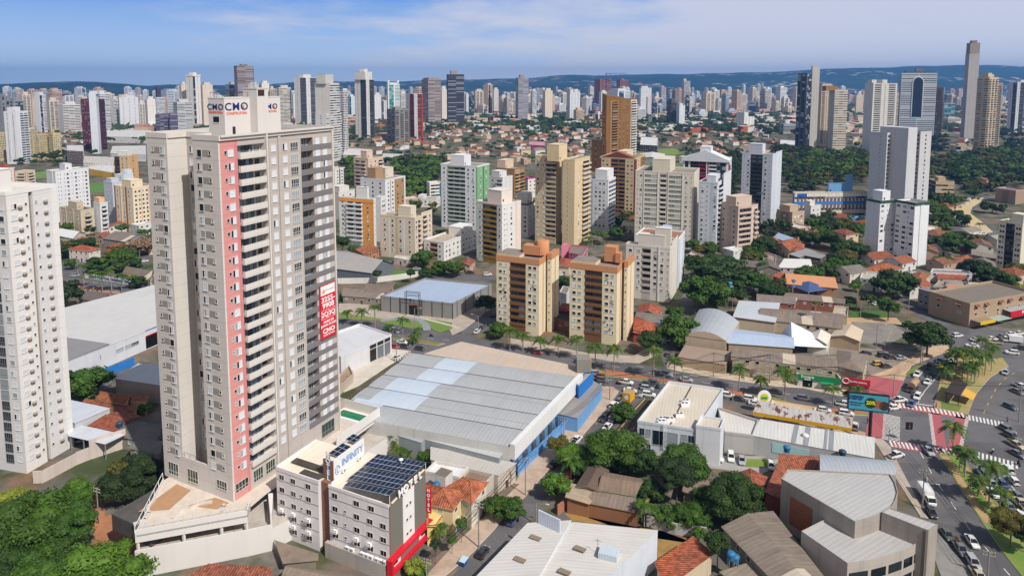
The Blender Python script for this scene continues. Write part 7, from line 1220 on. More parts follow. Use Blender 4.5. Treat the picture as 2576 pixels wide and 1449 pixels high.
 for lab,a,z,wc,ro,rc,kd in(('teal walled house with a red roof by the cream block',(B3,1245,1245,1440,1272,1472,1200,1262,1170),4.,'3a9a98','tile','b8543c','gable'),('grey sheet roof below the teal house',(B3,1210,1310,1480,1345,1540,1280,1240,1255),4.,'a89c8c','fib','7d736a','shed'),('broad bright terracotta roof right of the cream block',(B3,1205,1400,1360,1449,1440,1370,1210,1275),4.4,'c88a68','tile','c0583a','hip'),('red walled yard house below the bright terracotta roof',(C3,1200,140,1390,165,1400,90,1240,75),3.4,'a8503c','tile','b04c34','shed'),('terracotta house behind the left cream block',(B3,485,790,580,800,610,740,500,720),5.,'d8c8b8','tile','b85a3c','hip'),('red house between the cream blocks',(B3,485,1210,585,1230,590,1160,510,1160),5.5,'8a4a34','tile','b5543a','hip'),('terracotta roof with palms by the far street',(B4,170,590,300,642,445,592,240,550),4.5,'d0b89c','tile','b05a36','gable'),('silver blue arched shed roof below the hospital palms',(B4,160,520,280,562,392,545,245,492),5.,'b0a898','corr','9fb0c8','gable'),('terracotta roof below the arched shed',(B4,290,660,420,675,480,630,330,615),4.,'d0b090','tile','a8542f','gable'),('grey flat sheet roof beside the dark trees',(B4,300,690,400,710,560,662,470,640),4.5,'6a625c','corr','8f8f90','shed'),('second grey sheet roof right of the first',(B4,450,705,600,720,660,690,520,672),4.,'5a524c','corr','8a8a8c','shed'),('white sheet roof with a mural wall',(B4,200,808,520,815,500,745,260,738),4.5,'b0a8a0','corr','d4d2ce','shed'),('grey brown roof left of the white sheet roof',(B4,0,830,220,835,180,765,0,755),4.5,'77706a','fib','6a625e','gable'),('long orange canopy of the garden restaurant',(B4,280,965,760,1005,700,905,265,866),4.,'a87a5c','corr','c88f66','gable'),('red ended canopy roof left of the garden restaurant',(B4,150,890,290,940,330,905,200,865),4.,'b0604a','tile','b8603f','shed'),('large terracotta hipped house in front of the bright white tower',(B4,980,838,1140,850,1400,818,1180,756),5.5,'ccc8c0','tile','b55f38','hip'),('white walled terracotta house by the round tree',(B4,1480,925,1600,935,1660,872,1500,862),4.5,'c8b49c','tile','a8623c','hip'),('terracotta house with white walls left of the brown shops',(B4,1462,1032,1640,1015,1655,960,1500,938),4.,'d4d0cc','tile','a8502f','gable'),('white fascia hall behind the terracotta strip',(B4,1660,850,2060,868,2010,832,1680,818),5.,'d0d2d6','conc','8a8278','flat'),('long terracotta strip roof',(B4,1730,908,2010,914,1960,872,1740,868),3.6,'c0907a','tile','b5542f','shed'),('tan terracotta roof house by the right palms',(B4,1830,745,2060,775,2135,722,1950,690),4.,'d0b898','tile','b0603a','hip'),('grey fibre roofs right of the tan house',(B4,2050,690,2290,722,2290,690,2090,660),4.,'8a7c70','fib','8a8078','gable'),('white canopied building by the curved road',(B4,1900,560,2040,580,2010,545,1905,535),4.5,'a8446a','conc','d2d2d0','flat'),('grey flat roofs above the brown shops',(B4,1690,985,2050,1005,1990,945,1740,935),4.5,'a8a098','conc','9a9288','flat'),('pinkish sheet roof above the brown shops',(B4,1830,1025,1980,1030,1950,985,1810,980),4.6,'c09078','corr','b87f60','shed'),('white flat roofs left of the right edge block',(B4,2040,995,2330,1010,2300,960,2020,950),4.6,'c8c4be','conc','c4bcb0','flat'),('long white shop roof at the right edge',(B4,2310,1075,2557,1095,2540,1050,2320,1035),5.,'d8d4ce','conc','cfcac2','flat'),('dark fibre roof above the shopping block',(B4,1890,1110,2100,1130,2080,1040,1880,1040),6.,'8a8078','fib','5f5853','gable'),('pinkish walled house at the foot of the pinkish block',(B4,50,745,170,755,175,690,60,660),4.,'c8aaa0','conc','a08a80','flat'),('red hipped roof house in the left quarter with white walls',(B1,662,632,850,655,962,625,790,592),6.5,'d8cdc4','tile','b8502f','hip'),('large red hipped roof behind the white walled one',(B1,700,560,820,582,935,548,790,512),4.5,'c8b09c','tile','b4512f','hip'),('small red roof left of the flowering tree',(B1,945,510,985,518,1055,480,985,470),4.,'b89c88','tile','b0522f','gable'),('red roof under the flowering tree',(B1,1015,620,1100,625,1260,605,1080,582),4.,'a8684a','tile','a84c2c','gable'),('grey fibre roofed workshop behind the flowering tree',(B1,990,530,1200,560,1440,500,1230,470),5.,'8f8a88','fib','7d736c','gable'),('white tensile roofed yard left of the beige pilaster block',(B1,565,500,700,530,820,475,600,440),5.,'d0c8be','corr','d0cecc','gable'),('low red roof behind the left tower edge',(B1,565,585,700,600,770,580,600,560),4.,'b08a74','tile','a8502f','gable'),('brown fibre roof behind the white school wall',(B1,1180,870,1440,930,1480,850,1260,820),4.,'8f8478','fib','77695e','gable'),('dark tin roofs of the yard left of the supermarket',(B1,760,1110,960,1130,1040,1070,840,1060),3.,'8a7a70','fib','6f625c','shed'),('white flat block with small windows by the road behind',(B2,1340,710,1470,735,1490,700,1370,690),3.6,'d4ccc4','conc','d0c8c0','flat'),('low brown house at the foot of the orange striped block',(B2,900,660,1060,690,1200,640,1060,610),4.,'b07a5c','tile','a0603c','gable'),('red tiled yard roof right of the low white building',(B2,1975,780,2070,790,2120,745,2010,735),4.,'c0a898','tile','a04a38','gable'),('small beige house by the side street trees',(B3,1080,400,1200,410,1210,370,1100,360),5.,'d0c0ac','conc','c8b8a4','flat'),('brown fibre roof near the palm garden',(B3,2230,790,2540,830,2560,780,2260,750),4.,'8a7a6c','fib','6f6660','gable'),('white flat roofed house below the pinkish block',(B3,1700,700,1800,735,1880,690,1760,650),4.,'b8a898','conc','b0a49a','flat'),('orange brown roof right of the pinkish block',(B3,2500,540,2600,560,2640,520,2560,505),4.,'c89878','tile','b86a44','gable'),('white warehouse roof beside the pitch on the left',(A1,850,1110,1090,1150,1100,1080,860,1080),6.,'e0b030','conc','d4d2d0','flat'),('long white office block left of the beige tower roof',(A1,1060,960,1400,975,1400,890,1080,895),9.,'d4d4d6','conc','c8c6c4','flat'),('white terraced houses with small windows behind the slab block',(A1,800,1050,1080,1060,1090,1000,810,990),9.,'d8d6d6','conc','c4bcb4','flat'),('white low mall roofs behind the maroon winged slab',(A1,1020,800,1440,810,1450,745,1040,735),10.,'d6d4d4','conc','d0cecc','flat'),('dark framed grey building right of the yellowish slabs',(A1,640,935,800,945,800,880,640,880),16.,'6a5a60','conc','cfcac8','flat'),('white low hall before the tall pale tower',(A2,850,975,1120,990,1130,925,870,910),9.,'d4d0cc','corr','d0cac4','flat'),('white modern house by the wood',(A2,1220,1010,1400,1030,1430,970,1240,960),7.,'c8c6c2','conc','c6c4c0','flat'),('pink walled house in the leafy quarter',(A3,190,880,350,890,350,850,200,845),6.,'b8587a','conc','c890a0','flat'),('white roofed sports pavilion beyond the tall brown tower',(A3,1250,1010,1490,1025,1500,970,1260,965),6.,'b8b4b0','corr','ccc8c4','gable'),('dark sided white villa beyond the tall brown tower',(A3,1260,880,1430,890,1435,810,1270,800),10.,'4a4648','conc','d8d6d4','flat'),('white long roof by the wood on the right',(A4,210,1055,380,1065,370,1010,220,1000),9.,'9aa6b8','conc','d8d8d8','flat')):
  lw(lab,Q(*a),z,wc,ro,rc,kd)
 for lab,x,y in(('blue pyramid tent in the restaurant garden',490,1010),('smaller blue tent left of the first',340,990)):
  rt=root('garden_tent',G(B4(x,y+40)),R(20),lab,'tent');b=MB();r_=7 if x>400 else 4;m=mflat('45557c',.7,.1);[b.poly([(-r_,-r_,3),(r_,-r_,3),(0,0,5.6)]if k==0 else[(r_,-r_,3),(r_,r_,3),(0,0,5.6)]if k==1 else[(r_,r_,3),(-r_,r_,3),(0,0,5.6)]if k==2 else[(-r_,r_,3),(-r_,-r_,3),(0,0,5.6)],m)for k in range(4)];b.build('canopy',rt);b=MB();[b.bar((sx*r_,sy*r_,0),(sx*r_,sy*r_,3),.1,LWHITE,n=4)for sx in(-1,1)for sy in(-1,1)];b.build('frame',rt)
warehouses()
# ---------------- trees, palms, woods ----------------
def leafquad(b,p,n,s,rg,m):
 t=n.orthogonal().normalized();u=n.cross(t);a=rg.uniform(0,6.28);t,u=t*math.cos(a)+u*math.sin(a),u*math.cos(a)-t*math.sin(a);w=s*rg.uniform(.6,1.3);l=s*rg.uniform(.8,1.5)
 b.poly([p-t*w,p+u*l*.55-n*s*.25,p+t*w,p-u*l*.55-n*s*.2],m)
def crown(seed,nl,per,s,flat=.75,m=None,core=True):
 """foliage of a crown one metre in radius: lumps of leaf sprays with gaps between them"""
 rg=random.Random(seed);b=MB();L=[]
 for k in range(nl):
  a=rg.uniform(0,6.28);r=math.sqrt(rg.random())*.74;z=rg.uniform(-.35,.62)*(1-r*.55);q=rg.uniform(.24,.42)*(1.1-r*.35);L.append((Vector((r*math.cos(a),r*math.sin(a),z)),q))
 for c,q in L:
  sq=rg.uniform(.6,.85)
  for _ in range(per):
   d=Vector((rg.gauss(0,1),rg.gauss(0,1),rg.gauss(.25,1))).normalized();p=c+Vector((d.x,d.y,d.z*sq))*q*rg.uniform(.72,1.08);n=(d+Vector((rg.gauss(0,.45),rg.gauss(0,.45),rg.gauss(.35,.45)))).normalized();leafquad(b,Vector((p.x,p.y,p.z*flat)),n,s,rg,m)
 if core:
  for c,q in L:
   vs,fs=[],[];nn=7
   for i in range(1,4):
    for j in range(nn):a=6.28*j/nn;ph=math.pi*i/4;vs.append((c.x+math.sin(ph)*math.cos(a)*q*.74,c.y+math.sin(ph)*math.sin(a)*q*.74,(c.z+math.cos(ph)*q*.58)*flat))
   vs+=[(c.x,c.y,(c.z+q*.6)*flat),(c.x,c.y,(c.z-q*.6)*flat)]
   for i in range(2):
    for j in range(nn):fs.append((i*nn+j,(i+1)*nn+j,(i+1)*nn+(j+1)%nn,i*nn+(j+1)%nn))
   for j in range(nn):fs.append((3*nn,j,(j+1)%nn));fs.append((3*nn+1,2*nn+(j+1)%nn,2*nn+j))
   b.faces(vs,fs,m)
 return b
def trunk_mesh():
 rg=random.Random(2);b=MB();m=mflat('6f6254',.9,.3,3);b.bar((0,0,0),(.02,0,.62),.055,m,.04,7)
 for k in range(5):a=k*1.26+rg.uniform(-.3,.3);b.bar((.02,0,.5+k*.03),(.36*math.cos(a),.36*math.sin(a),.92),.03,m,.012,5)
 return b.mesh('trunk')
TRK=trunk_mesh();GREEN={'d':'30471c','m':'3d5a1e','l':'4e6e22','y':'7a8a34','o':'5c5a26','p':'846e58','k':'2c3e20'}
CR={}
def crown_mesh(det,var,col):
 key=(det,var%3,col)
 if key not in CR:nl,per,s={3:(46,260,.036),2:(26,110,.068),1:(13,42,.13),0:(8,20,.2)}[det];CR[key]=crown(var%3*7+det*3+1,nl,per,s,m=mleaf(GREEN[col])).mesh('crown')
 return CR[key]
CNT=[0]
def tree_at(P,r,h,col,label,group=None,det=None,name='tree'):
 CNT[0]+=1;rg=random.Random(CNT[0]*17);d=P.y
 if det is None:det=3 if d<175 and r>3.5 else(2 if d<420 else(1 if d<800 else 0))
 o=root(name,P,rg.uniform(0,6.28),label,'tree',group);sz=max(min(1.35*r,.78*h),.6*r);inst(crown_mesh(det,CNT[0],col),'crown',o,(0,0,h-sz*.66),0,(r*1.25,r*1.25*rg.uniform(.88,1.1),sz));inst(TRK,'trunk',o,(0,0,0),0,(r*.95,r*.95,h*.8));return o
def tr(F,x,yt,yb,rz,col,label,h=None):
 P=G(F(x,yb));r=rz*K*P.y/FPX*(1.15 if F in(D3,C3,B3)else 1);tree_at(P,r,h or max(2.5,hz(F(x,yt)[1],P.y)),col,label)
def frond_crown(seed,n=21,L=3.6,droop=1.35,wide=.5):
 rg=random.Random(seed);b=MB();m=mleaf('3e5a1c');m2=mleaf('6c6c2c')
 for k in range(n):
  a=6.283*k/n+rg.uniform(-.2,.2);el=rg.uniform(.15,1.15);l=L*rg.uniform(.85,1.1);d=Vector((math.cos(a),math.sin(a),0));sd_=Vector((-d.y,d.x,0));pts=[]
  for i in range(9):t=i/8;pts.append(d*(l*t*math.cos(el*(1-t*.4)))+Vector((0,0,l*t*math.sin(el)-droop*l*t*t*.62)))
  mm=m2 if rg.random()<.15 else m
  for i in range(1,9):
   p,q=pts[i-1],pts[i];w=wide*math.sin(math.pi*min(.97,i/9+.08))*l*.4
   for s_ in(-1,1):tip=(p+q)/2+sd_*s_*w+d*w*.45-Vector((0,0,w*.45));b.poly([p,q,tip+(q-p)*.45,tip],mm)
 return b.mesh('crown')
PALM=[frond_crown(s)for s in(1,2,3)];FAN=frond_crown(7,22,1.9,.7,.8)
_b=MB();_b.bar((0,0,0),(0,0,.45),.16,mflat('9a9286',.9,.2),.2,8);_b.bar((0,0,.45),(0,0,.92),.2,mflat('9a9286',.9,.2),.11,8);_b.bar((0,0,.92),(0,0,1.0),.12,mflat('7a9a4a',.7,.1),.1,8);PT=_b.mesh('trunk')
def palm(F,x,yt,yb,label,sc=1.,fan=False,group=None):
 P=G(F(x,yb));CNT[0]+=1;h=max(2.,hz(F(x,yt)[1],P.y)-1.2*sc);o=root('palm_tree',P,CNT[0]*1.3,label,'palm',group);inst(FAN if fan else PALM[CNT[0]%3],'crown',o,(0,0,h),0,(sc*.8,)*3);inst(PT,'trunk',o,(0,0,0),0,(1,1,h));return o
def greens():
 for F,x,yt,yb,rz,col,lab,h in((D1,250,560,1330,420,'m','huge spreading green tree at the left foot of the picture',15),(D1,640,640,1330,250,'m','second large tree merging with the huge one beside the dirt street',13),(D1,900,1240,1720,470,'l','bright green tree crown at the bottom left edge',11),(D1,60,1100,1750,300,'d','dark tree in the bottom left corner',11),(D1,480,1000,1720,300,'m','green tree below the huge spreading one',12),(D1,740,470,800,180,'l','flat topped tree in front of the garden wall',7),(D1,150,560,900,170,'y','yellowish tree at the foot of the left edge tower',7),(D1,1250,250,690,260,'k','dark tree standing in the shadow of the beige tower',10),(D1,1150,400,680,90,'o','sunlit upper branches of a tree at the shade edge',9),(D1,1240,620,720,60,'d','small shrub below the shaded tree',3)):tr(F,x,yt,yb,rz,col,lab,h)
 tr(C1,840,460,770,215,'m','dense round tree left of the pinkish hall');tr(C1,650,480,800,80,'d','tree with a blue tank beside the dense round one');tr(B1,640,920,1240,170,'k','tall dark tree right of the left edge tower');tr(C1,1400,790,900,70,'l','bright bush beside the ruined house')
 for a in((960,690,850,120,'d','left crown of the tree clump by the left avenue'),(1140,640,850,150,'m','middle crown of the tree clump by the left avenue'),(1240,690,850,110,'d','right crown of the tree clump by the left avenue'),(1180,610,760,110,'m','rear crown of the tree clump by the left avenue'),(1340,500,700,115,'p','flowering brownish tree by the far left street'),(690,720,830,60,'m','small tree left of the palm row'),(1340,880,1000,80,'d','tree behind the painted school wall'),(900,560,640,60,'m','tree behind the red hipped houses'),(640,510,560,40,'m','bush between white roofs on the left')):tr(B1,*a[:5],a[5])
 for a in((850,500,700,75,'d','dark round tree right of the beige tower edge'),(960,590,690,60,'m','bushy tree below the orange striped block'),(1620,640,810,105,'m','leafy tree before the low white building'),(1800,730,880,90,'m','left tree on the upper street'),(1920,730,900,95,'m','right tree on the upper street'),(1660,810,920,80,'d','tree by the end of the long white wall'),(1800,430,500,60,'d','tree at the foot of the white and green tower'),(2220,1070,1260,100,'d','dark street tree beside the grey depot'),(1180,830,980,45,'d','small slender tree left of the lawn'),(1500,820,960,45,'d','small slender tree right of the lawn'),(2330,1330,1480,110,'m','tree at the corner below the left cream block')):tr(B2,*a[:5],a[5])
 for a in((2000,680,960,250,'d','huge dark tree mass by the side street'),(1900,860,1230,200,'m','broad green tree in front of the huge dark one'),(2100,900,1180,150,'d','tree left of the water tower'),(1620,1265,1560,160,'m','round tree at the side street corner'),(2350,820,1050,110,'m','tree behind the school sheds'),(2510,930,1130,100,'d','dark tree right of the yellow palm'),(2460,500,650,90,'d','tree right of the pinkish block'),(2380,650,750,80,'m','tree below the pinkish block'),(1160,310,380,50,'l','bright round bush before the wide pale block'),(530,890,1010,60,'d','trees between the cream blocks'),(1600,1170,1290,80,'m','small tree behind the teal house'),(2440,350,470,60,'d','tree beside the grey white tower')):tr(B3,*a[:5],a[5])
 for a in((1350,110,330,105,'d','tree on the corner by the cream block garage'),(1100,790,970,110,'m','round tree on the parking island of the street'),(470,1100,1330,95,'o','reddish green tree against the blue wall'),(640,1220,1420,150,'l','light umbrella shaped tree by the street'),(1030,1060,1440,230,'m','largest tree in front of the clinic'),(1700,1220,1560,190,'m','bushy tree before the clinic corner')):tr(C3,*a[:5],a[5])
 for a in((1300,240,500,120,'d','tree between the two clinic trees'),(1800,330,560,110,'d','dark tree under the bushy clinic tree'),(1610,340,780,150,'k','dark mango tree among the sheds'),(1360,530,760,130,'d','dark tree above the banana plant'),(1520,770,960,120,'m','left tree over the peeling wall'),(1760,740,980,140,'m','right tree over the peeling wall'),(2130,480,930,230,'d','big dark mango tree left of the concrete building'),(1880,590,800,100,'m','tree left of the big mango tree'),(2000,1040,1400,110,'d','tree beside the blue water tanks'),(460,465,720,120,'l','bright street tree with a round shadow'),(20,690,920,120,'m','tree over the street beside the tiled house'),(1000,200,420,160,'d','shaded lower crown of the clinic trees'),(680,330,500,90,'d','low tree beside the umbrella tree')):tr(D3,*a[:5],a[5])
 for a in((2300,680,900,120,'m','tree with a lamp pole by the hotel street'),(1430,1120,1260,60,'d','cypress like tree by the hotel entrance'),(1740,1100,1330,55,'k','dark conifer in the hotel garden'),(1560,1290,1430,130,'y','grey green agave like bush in the hotel garden'),(1600,1390,1480,70,'l','flowering bush at the bottom hotel garden'),(1990,900,1130,60,'l','tall hedge plant by the hotel street'),(1900,1060,1240,50,'l','second hedge plant by the hotel street')):tr(D2,*a[:5],a[5])
 tr(C2,1640,1240,1420,80,'m','bright bush behind the solar roof')
 for a in((850,535,760,130,'d','dark tree left of the bright white tower'),(980,570,780,80,'d','tree at the foot of the bright white tower'),(790,700,900,100,'m','tree on the bend of the leafy lane'),(1300,825,1100,185,'d','big round dark tree by the terracotta houses'),(480,785,960,135,'m','flat umbrella tree over the garden restaurant'),(150,935,1110,135,'d','dark tree left of the restaurant tents'),(40,860,1000,70,'o','olive tree at the left of the restaurant'),(670,430,560,80,'m','round tree before the hospital'),(190,320,510,80,'d','dark tree before the six storey block'),(50,500,680,110,'d','dark tree right of the lane sheds'),(30,660,760,60,'m','low tree by the pinkish house'),(1250,1080,1320,110,'m','tree on the school lawn'),(1060,1060,1240,60,'d','small tree left on the school lawn'),(1620,1290,1660,200,'d','large dark tree at the car park corner'),(1780,500,680,135,'d','round dark tree right of the bright white tower'),(1960,265,410,90,'d','tree by the curved road bend'),(1830,330,450,80,'d','tree left of the curved road bend'),(2250,160,290,95,'d','tree beside the brown flat building'),(1980,780,850,60,'d','tree below the right palms'),(2370,910,1000,110,'d','trees right of the tile strips'),(880,1080,1200,60,'d','small tree by the tall palm'),(1750,60,240,110,'d','trees at the foot of the office slab'),(2080,30,150,80,'d','tree over the upper end of the curved road'),(120,430,520,50,'m','bush at the foot of the six storey block'),(2500,970,1060,60,'y','light tree at the right edge')):tr(B4,*a[:5],a[5])
 for a in((800,130,220,60,'m','small tree by the ridge roof shed'),(720,150,220,30,'l','little shrub by the school gatehouse')):tr(C4,*a[:5],a[5])
 for a in((2420,820,1180,170,'o','round olive tree at the lower end of the median'),(2580,880,1230,160,'k','dark tree at the right edge beside the olive one')):tr(D4,*a[:5],a[5])
 # palms
 for i,(x,yt,yb)in enumerate(((810,760,1020),(900,820,1040),(985,830,1050),(1075,790,1055),(1170,850,1040),(1275,870,1010))):palm(B1,x,yt,yb,'royal palm in the row along the left avenue',1.35,group='royal palms along the left avenue')
 for x,yt,yb,lab in((900,1200,1350,'small palm left on the depot lawn'),(1030,1190,1380,'second palm on the depot lawn'),(1160,1150,1400,'tallest palm on the depot lawn'),(1425,1270,1440,'palm at the end of the garden path')):palm(B2,x,yt,yb,lab,1.2)
 for x,yt,yb,lab,s in((1290,55,110,'short palm by the zebra crossing',1.),(1550,120,230,'squat palm on the median bed',1.2),(1575,70,150,'yellowish young palm behind the median bed',.8),(1370,1040,1260,'feathery palm behind the solar roof',1.5),(1400,1180,1330,'drooping yellowish palm behind the solar roof',1.3),(1540,1200,1330,'dark short palm behind the solar roof',1.)):palm(C2,x,yt,yb,lab,s)
 for x,yt,yb in((10,60,300),(135,100,305),(305,150,330),(475,140,350),(655,140,390),(830,210,465),(1010,230,505),(1390,250,575),(1590,340,575)):palm(C3,x,yt,yb,'royal palm of the row on the avenue median',1.35,group='royal palms on the avenue median')
 for F,x,yt,yb,lab,s in((C3,2210,420,695,'tall palm before the weathered brown roof',1.3),(C3,2420,530,740,'short palm near the round sign',1.1),(C4,255,440,775,'large full palm before the green shops',1.6),(C4,20,540,730,'small palm left of the large full one',1.),(C4,720,620,840,'palm beside the red shop sign',1.2),(C4,945,620,740,'low palm top behind the billboard',1.1),(C4,1870,970,1310,'palm on the median nose at the crossing',1.4),(C4,1980,1210,1480,'first palm below the crossing on the median',1.3),(D4,1940,190,430,'leaning palm near the crossing',1.2),(D4,1985,210,500,'thick palm near the crossing',1.2),(D4,2215,330,790,'tall median palm with a thin trunk',1.3),(D4,2115,480,690,'short palm on the boulevard median',1.2),(D4,2320,580,840,'lower median palm beside the cars',1.2),(D4,2290,350,560,'dark palm by the queue of cars',1.2),(B4,945,950,1220,'tall coconut palm by the school lawn',1.4),(B4,50,740,880,'yellow leaved palm left of the garden restaurant',1.3),(B4,230,900,1060,'palm left of the restaurant canopy',1.),(B3,2450,740,850,'coconut palm behind the grey roof',1.3),(B3,2330,880,1040,'yellowing palm below the dark trees',1.5),(B4,380,300,470,'dry topped palm before the six storey block',.9),(B4,490,320,500,'palm before the five storey white block',1.2),(B4,890,290,400,'palm before the hospital',1.2),(B4,680,240,360,'left palm before the hospital',1.2),(B4,810,370,520,'middle palm in the dark garden',1.2),(B4,930,400,560,'right palm in the dark garden',1.2),(B4,1010,430,600,'palm against the bright white tower',1.2),(B4,1720,690,790,'left of two palms by the tan wall',1.2),(B4,1775,690,800,'right of two palms by the tan wall',1.2),(B4,2130,370,480,'palm beside the curved road plaza',1.2),(B4,1690,170,290,'palm by the foot of the white tower',1.2),(D3,600,280,520,'young palm before the brown tiled roof',1.2),(D3,860,260,430,'yellow palm beside the clinic trees',1.1),(D3,1300,700,970,'banana plant at the end of the brick wall',1.2),(D3,1825,980,1110,'papaya like plant on the dry plot',.9),(D2,1780,940,1120,'thin palms in the hotel side courtyard',1.)):palm(F,x,yt,yb,lab,s)
 palm(B4,545,1115,1440,'tall fan palm with a skirt of dry leaves',1.2,True);palm(C4,235,5,90,'short fan palm by the school walkway',1.1,True)
 for x,yt,yb in((760,500,600),(800,450,590),(850,440,580),(890,450,570),(920,460,600),(740,540,620)):palm(B3,x,yt,yb,'palm in the clump behind the pink motel',1.3,group='palm clump behind the pink motel')
 for x,yt,yb in((1830,380,560),(1900,250,560),(1960,280,600),(2050,250,590),(2010,420,620),(2120,300,560),(2180,290,540),(2240,220,500),(2150,150,330),(1880,300,500),(2080,380,620),(1800,420,580)):palm(C4,x,yt,yb,'feather palm in the grove on the junction island',1.35,group='palm grove on the junction island')
 # woods that read as one mass
 def inside(p,poly):
  c=False
  for i in range(len(poly)):
   a,e=poly[i],poly[i-1]
   if(a[1]>p[1])!=(e[1]>p[1])and p[0]<(e[0]-a[0])*(p[1]-a[1])/(e[1]-a[1])+a[0]:c=not c
  return c
 def scatter(poly,n,rg,sep,keep=True):
  W_=[G(p)for p in poly];xs=[p.x for p in W_];ys=[p.y for p in W_];out=[]
  for _ in range(n*30):
   if len(out)>=n:break
   p=(rg.uniform(min(xs),max(xs)),rg.uniform(min(ys),max(ys)))
   if not inside(p,[(q.x,q.y)for q in W_]):continue
   if any((p[0]-o[0])**2+(p[1]-o[1])**2<sep*sep for o in out):continue
   if keep and any((p[0]-o[0])**2+(p[1]-o[1])**2<(o[2]+sep*.4)**2 for o in OCC):continue
   out.append(p)
  return out
 rg=random.Random(77);protos={c:[crown(s*5+2,9,44,.12,m=mleaf(h,.22))for s in range(3)]for c,h in(('d','34481f'),('m','4c6a26'),('k','24341a'),('o','5a5826'),('l','567430'))}
 for poly,n,mix in((Q(A4,150,1090,380,1075,480,1130,700,1165,900,1160,1090,1200,1090,1460,330,1520,230,1400),330,'ddkmdlko'),(Q(A4,1660,1230,1900,1190,2150,1140,2600,1130,2600,1480,2280,1470,1900,1420,1660,1400),300,'dkdomkl'),(Q(A2,1230,1040,1500,1060,1800,1060,1800,1230,1650,1260,1650,1420,1450,1440,1440,1200,1240,1100),190,'mmdlk'),(Q(A2,860,1090,960,1060,960,1330,860,1330),30,'md'),(Q(A3,2130,1000,2250,1000,2250,1450,2130,1440),60,'dk'),(Q(A3,1730,560,1860,640,2557,590,2557,640,2400,700,2400,760,1850,780,1500,800,1240,760,1240,690,1480,640),330,'dkd'),(Q(A3,0,700,300,650,890,690,890,760,300,790,0,740),190,'dmk'),(Q(A2,1620,690,1800,700,2000,700,2400,700,2557,690,2557,740,1620,760),110,'dm'),(Q(A1,1000,800,1180,780,1400,800,1400,870,1000,880),60,'dm'),(Q(A1,330,1010,620,1000,620,1050,330,1060),24,'d'),(Q(A4,0,880,380,870,390,1000,0,960),60,'dk'),(Q(A4,1660,1010,1830,1010,1830,1130,1660,1130),24,'dk'),(Q(A4,2320,930,2560,930,2560,1130,2330,1130),36,'dk')):
  b=MB();n0=0
  for x,y in scatter(poly,n,rg,6.5 if n>50 else 7.):
   c=rg.choice(mix);r=rg.choice((4.,5.,6.,7.,9.))*rg.uniform(.85,1.15)*(1.15 if y>900 else 1);h=rg.uniform(9,14);a=rg.uniform(0,6.28);ca,sa=math.cos(a)*r,math.sin(a)*r;stamp(b,protos[c][n0%3],lambda X,Y,Z:(x+X*ca-Y*sa,y+X*sa+Y*ca,h-r*.5+Z*r));n0+=1
  o=b.build('woodland');o['kind']='stuff';o['label']='dense dark green wood between the city blocks'
  # leafy low-rise quarters: houses and trees one by one, the farthest as one mass
 rh=random.Random(5);wc=('d8cfc2','d4cec6','c8b49c','d8c0a4','d2d2d0','b89c88');tc=('a0502f','94482c','a85a3a','8c543c','a86444')
 FT=MB();FP=[crown(s*3+2,8,30,.2,m=mleaf(GREEN[c]))for s,c in enumerate('dmk')]
 def quarter(poly,nh,nt,where):
  for x,y in scatter(poly,int(nh*.85),rh,13):
   k=rh.random();w,d=rh.uniform(9,15),rh.uniform(8,12);h=rh.uniform(3.4,6.4);a=R(rh.choice((26,32,64,58,20)));c,s_=math.cos(a),math.sin(a);wd=[Vector((x+u*c-v*s_,y+u*s_+v*c,h))for u,v in((0,0),(w,0),(w,d),(0,d))];OCC.append((x,y,8))
   if k<.62:low(f'low terracotta roofed house {where}',None,h,rh.choice(wc),'tile',rh.choice(tc),rh.choice(('hip','gable')),None,'house','house',f'terracotta roofed houses {where}',world=wd,wins=y<600)
   elif k<.8:low(f'low white flat roofed house {where}',None,h+1.5,rh.choice(wc[1:]),'conc',rh.choice(('cfcac2','b8b0a6','d4d2ce')),'flat',0,'house','house',f'flat roofed houses {where}',world=wd,wins=y<900)
   else:low(f'low grey brown roofed house {where}',None,h,rh.choice(wc),'fib',rh.choice(('8a7d72','9a948c','77706a')),'gable',None,'house','house',f'grey roofed houses {where}',world=wd,wins=y<600)
  for x,y in scatter(poly,int(nt*1.5),rh,6.):
   r=rh.uniform(2.6,6.)
   if y>620:stamp(FT,FP[len(FT.f)%3],lambda X,Y,Z:(x+X*r*1.2,y+Y*r*1.2,r*.9+Z*r));continue
   tree_at(Vector((x,y,0)),r,r*rh.uniform(1.2,1.9)+2,rh.choice('ddmmko'),f'leafy tree {where}',f'trees {where}')
 quarter(Q(A2,890,760,1400,860,1800,720,2557,700,2557,1000,2300,1040,1850,1060,1400,1020,890,960),95,85,'in the red roofed quarter')
 quarter(Q(A3,0,760,900,760,890,900,700,1000,0,1090),62,52,'beside the tall brown tower');quarter(Q(A3,1240,780,1700,800,2557,780,2557,960,2260,1000,1700,920,1240,930),46,60,'beyond the tall brown tower')
 quarter(Q(A1,580,760,790,770,800,930,640,940,590,860),12,12,'left of the maroon winged slab');quarter(Q(A4,870,880,1030,880,1080,1180,880,1150),10,16,'below the banded tower');quarter(Q(B2,780,30,1150,40,1700,60,1780,380,1400,250,780,400),16,20,'between the white blocks');quarter(Q(B1,560,460,900,500,1440,480,1440,700,1000,730,560,760),9,18,'in the left quarter')
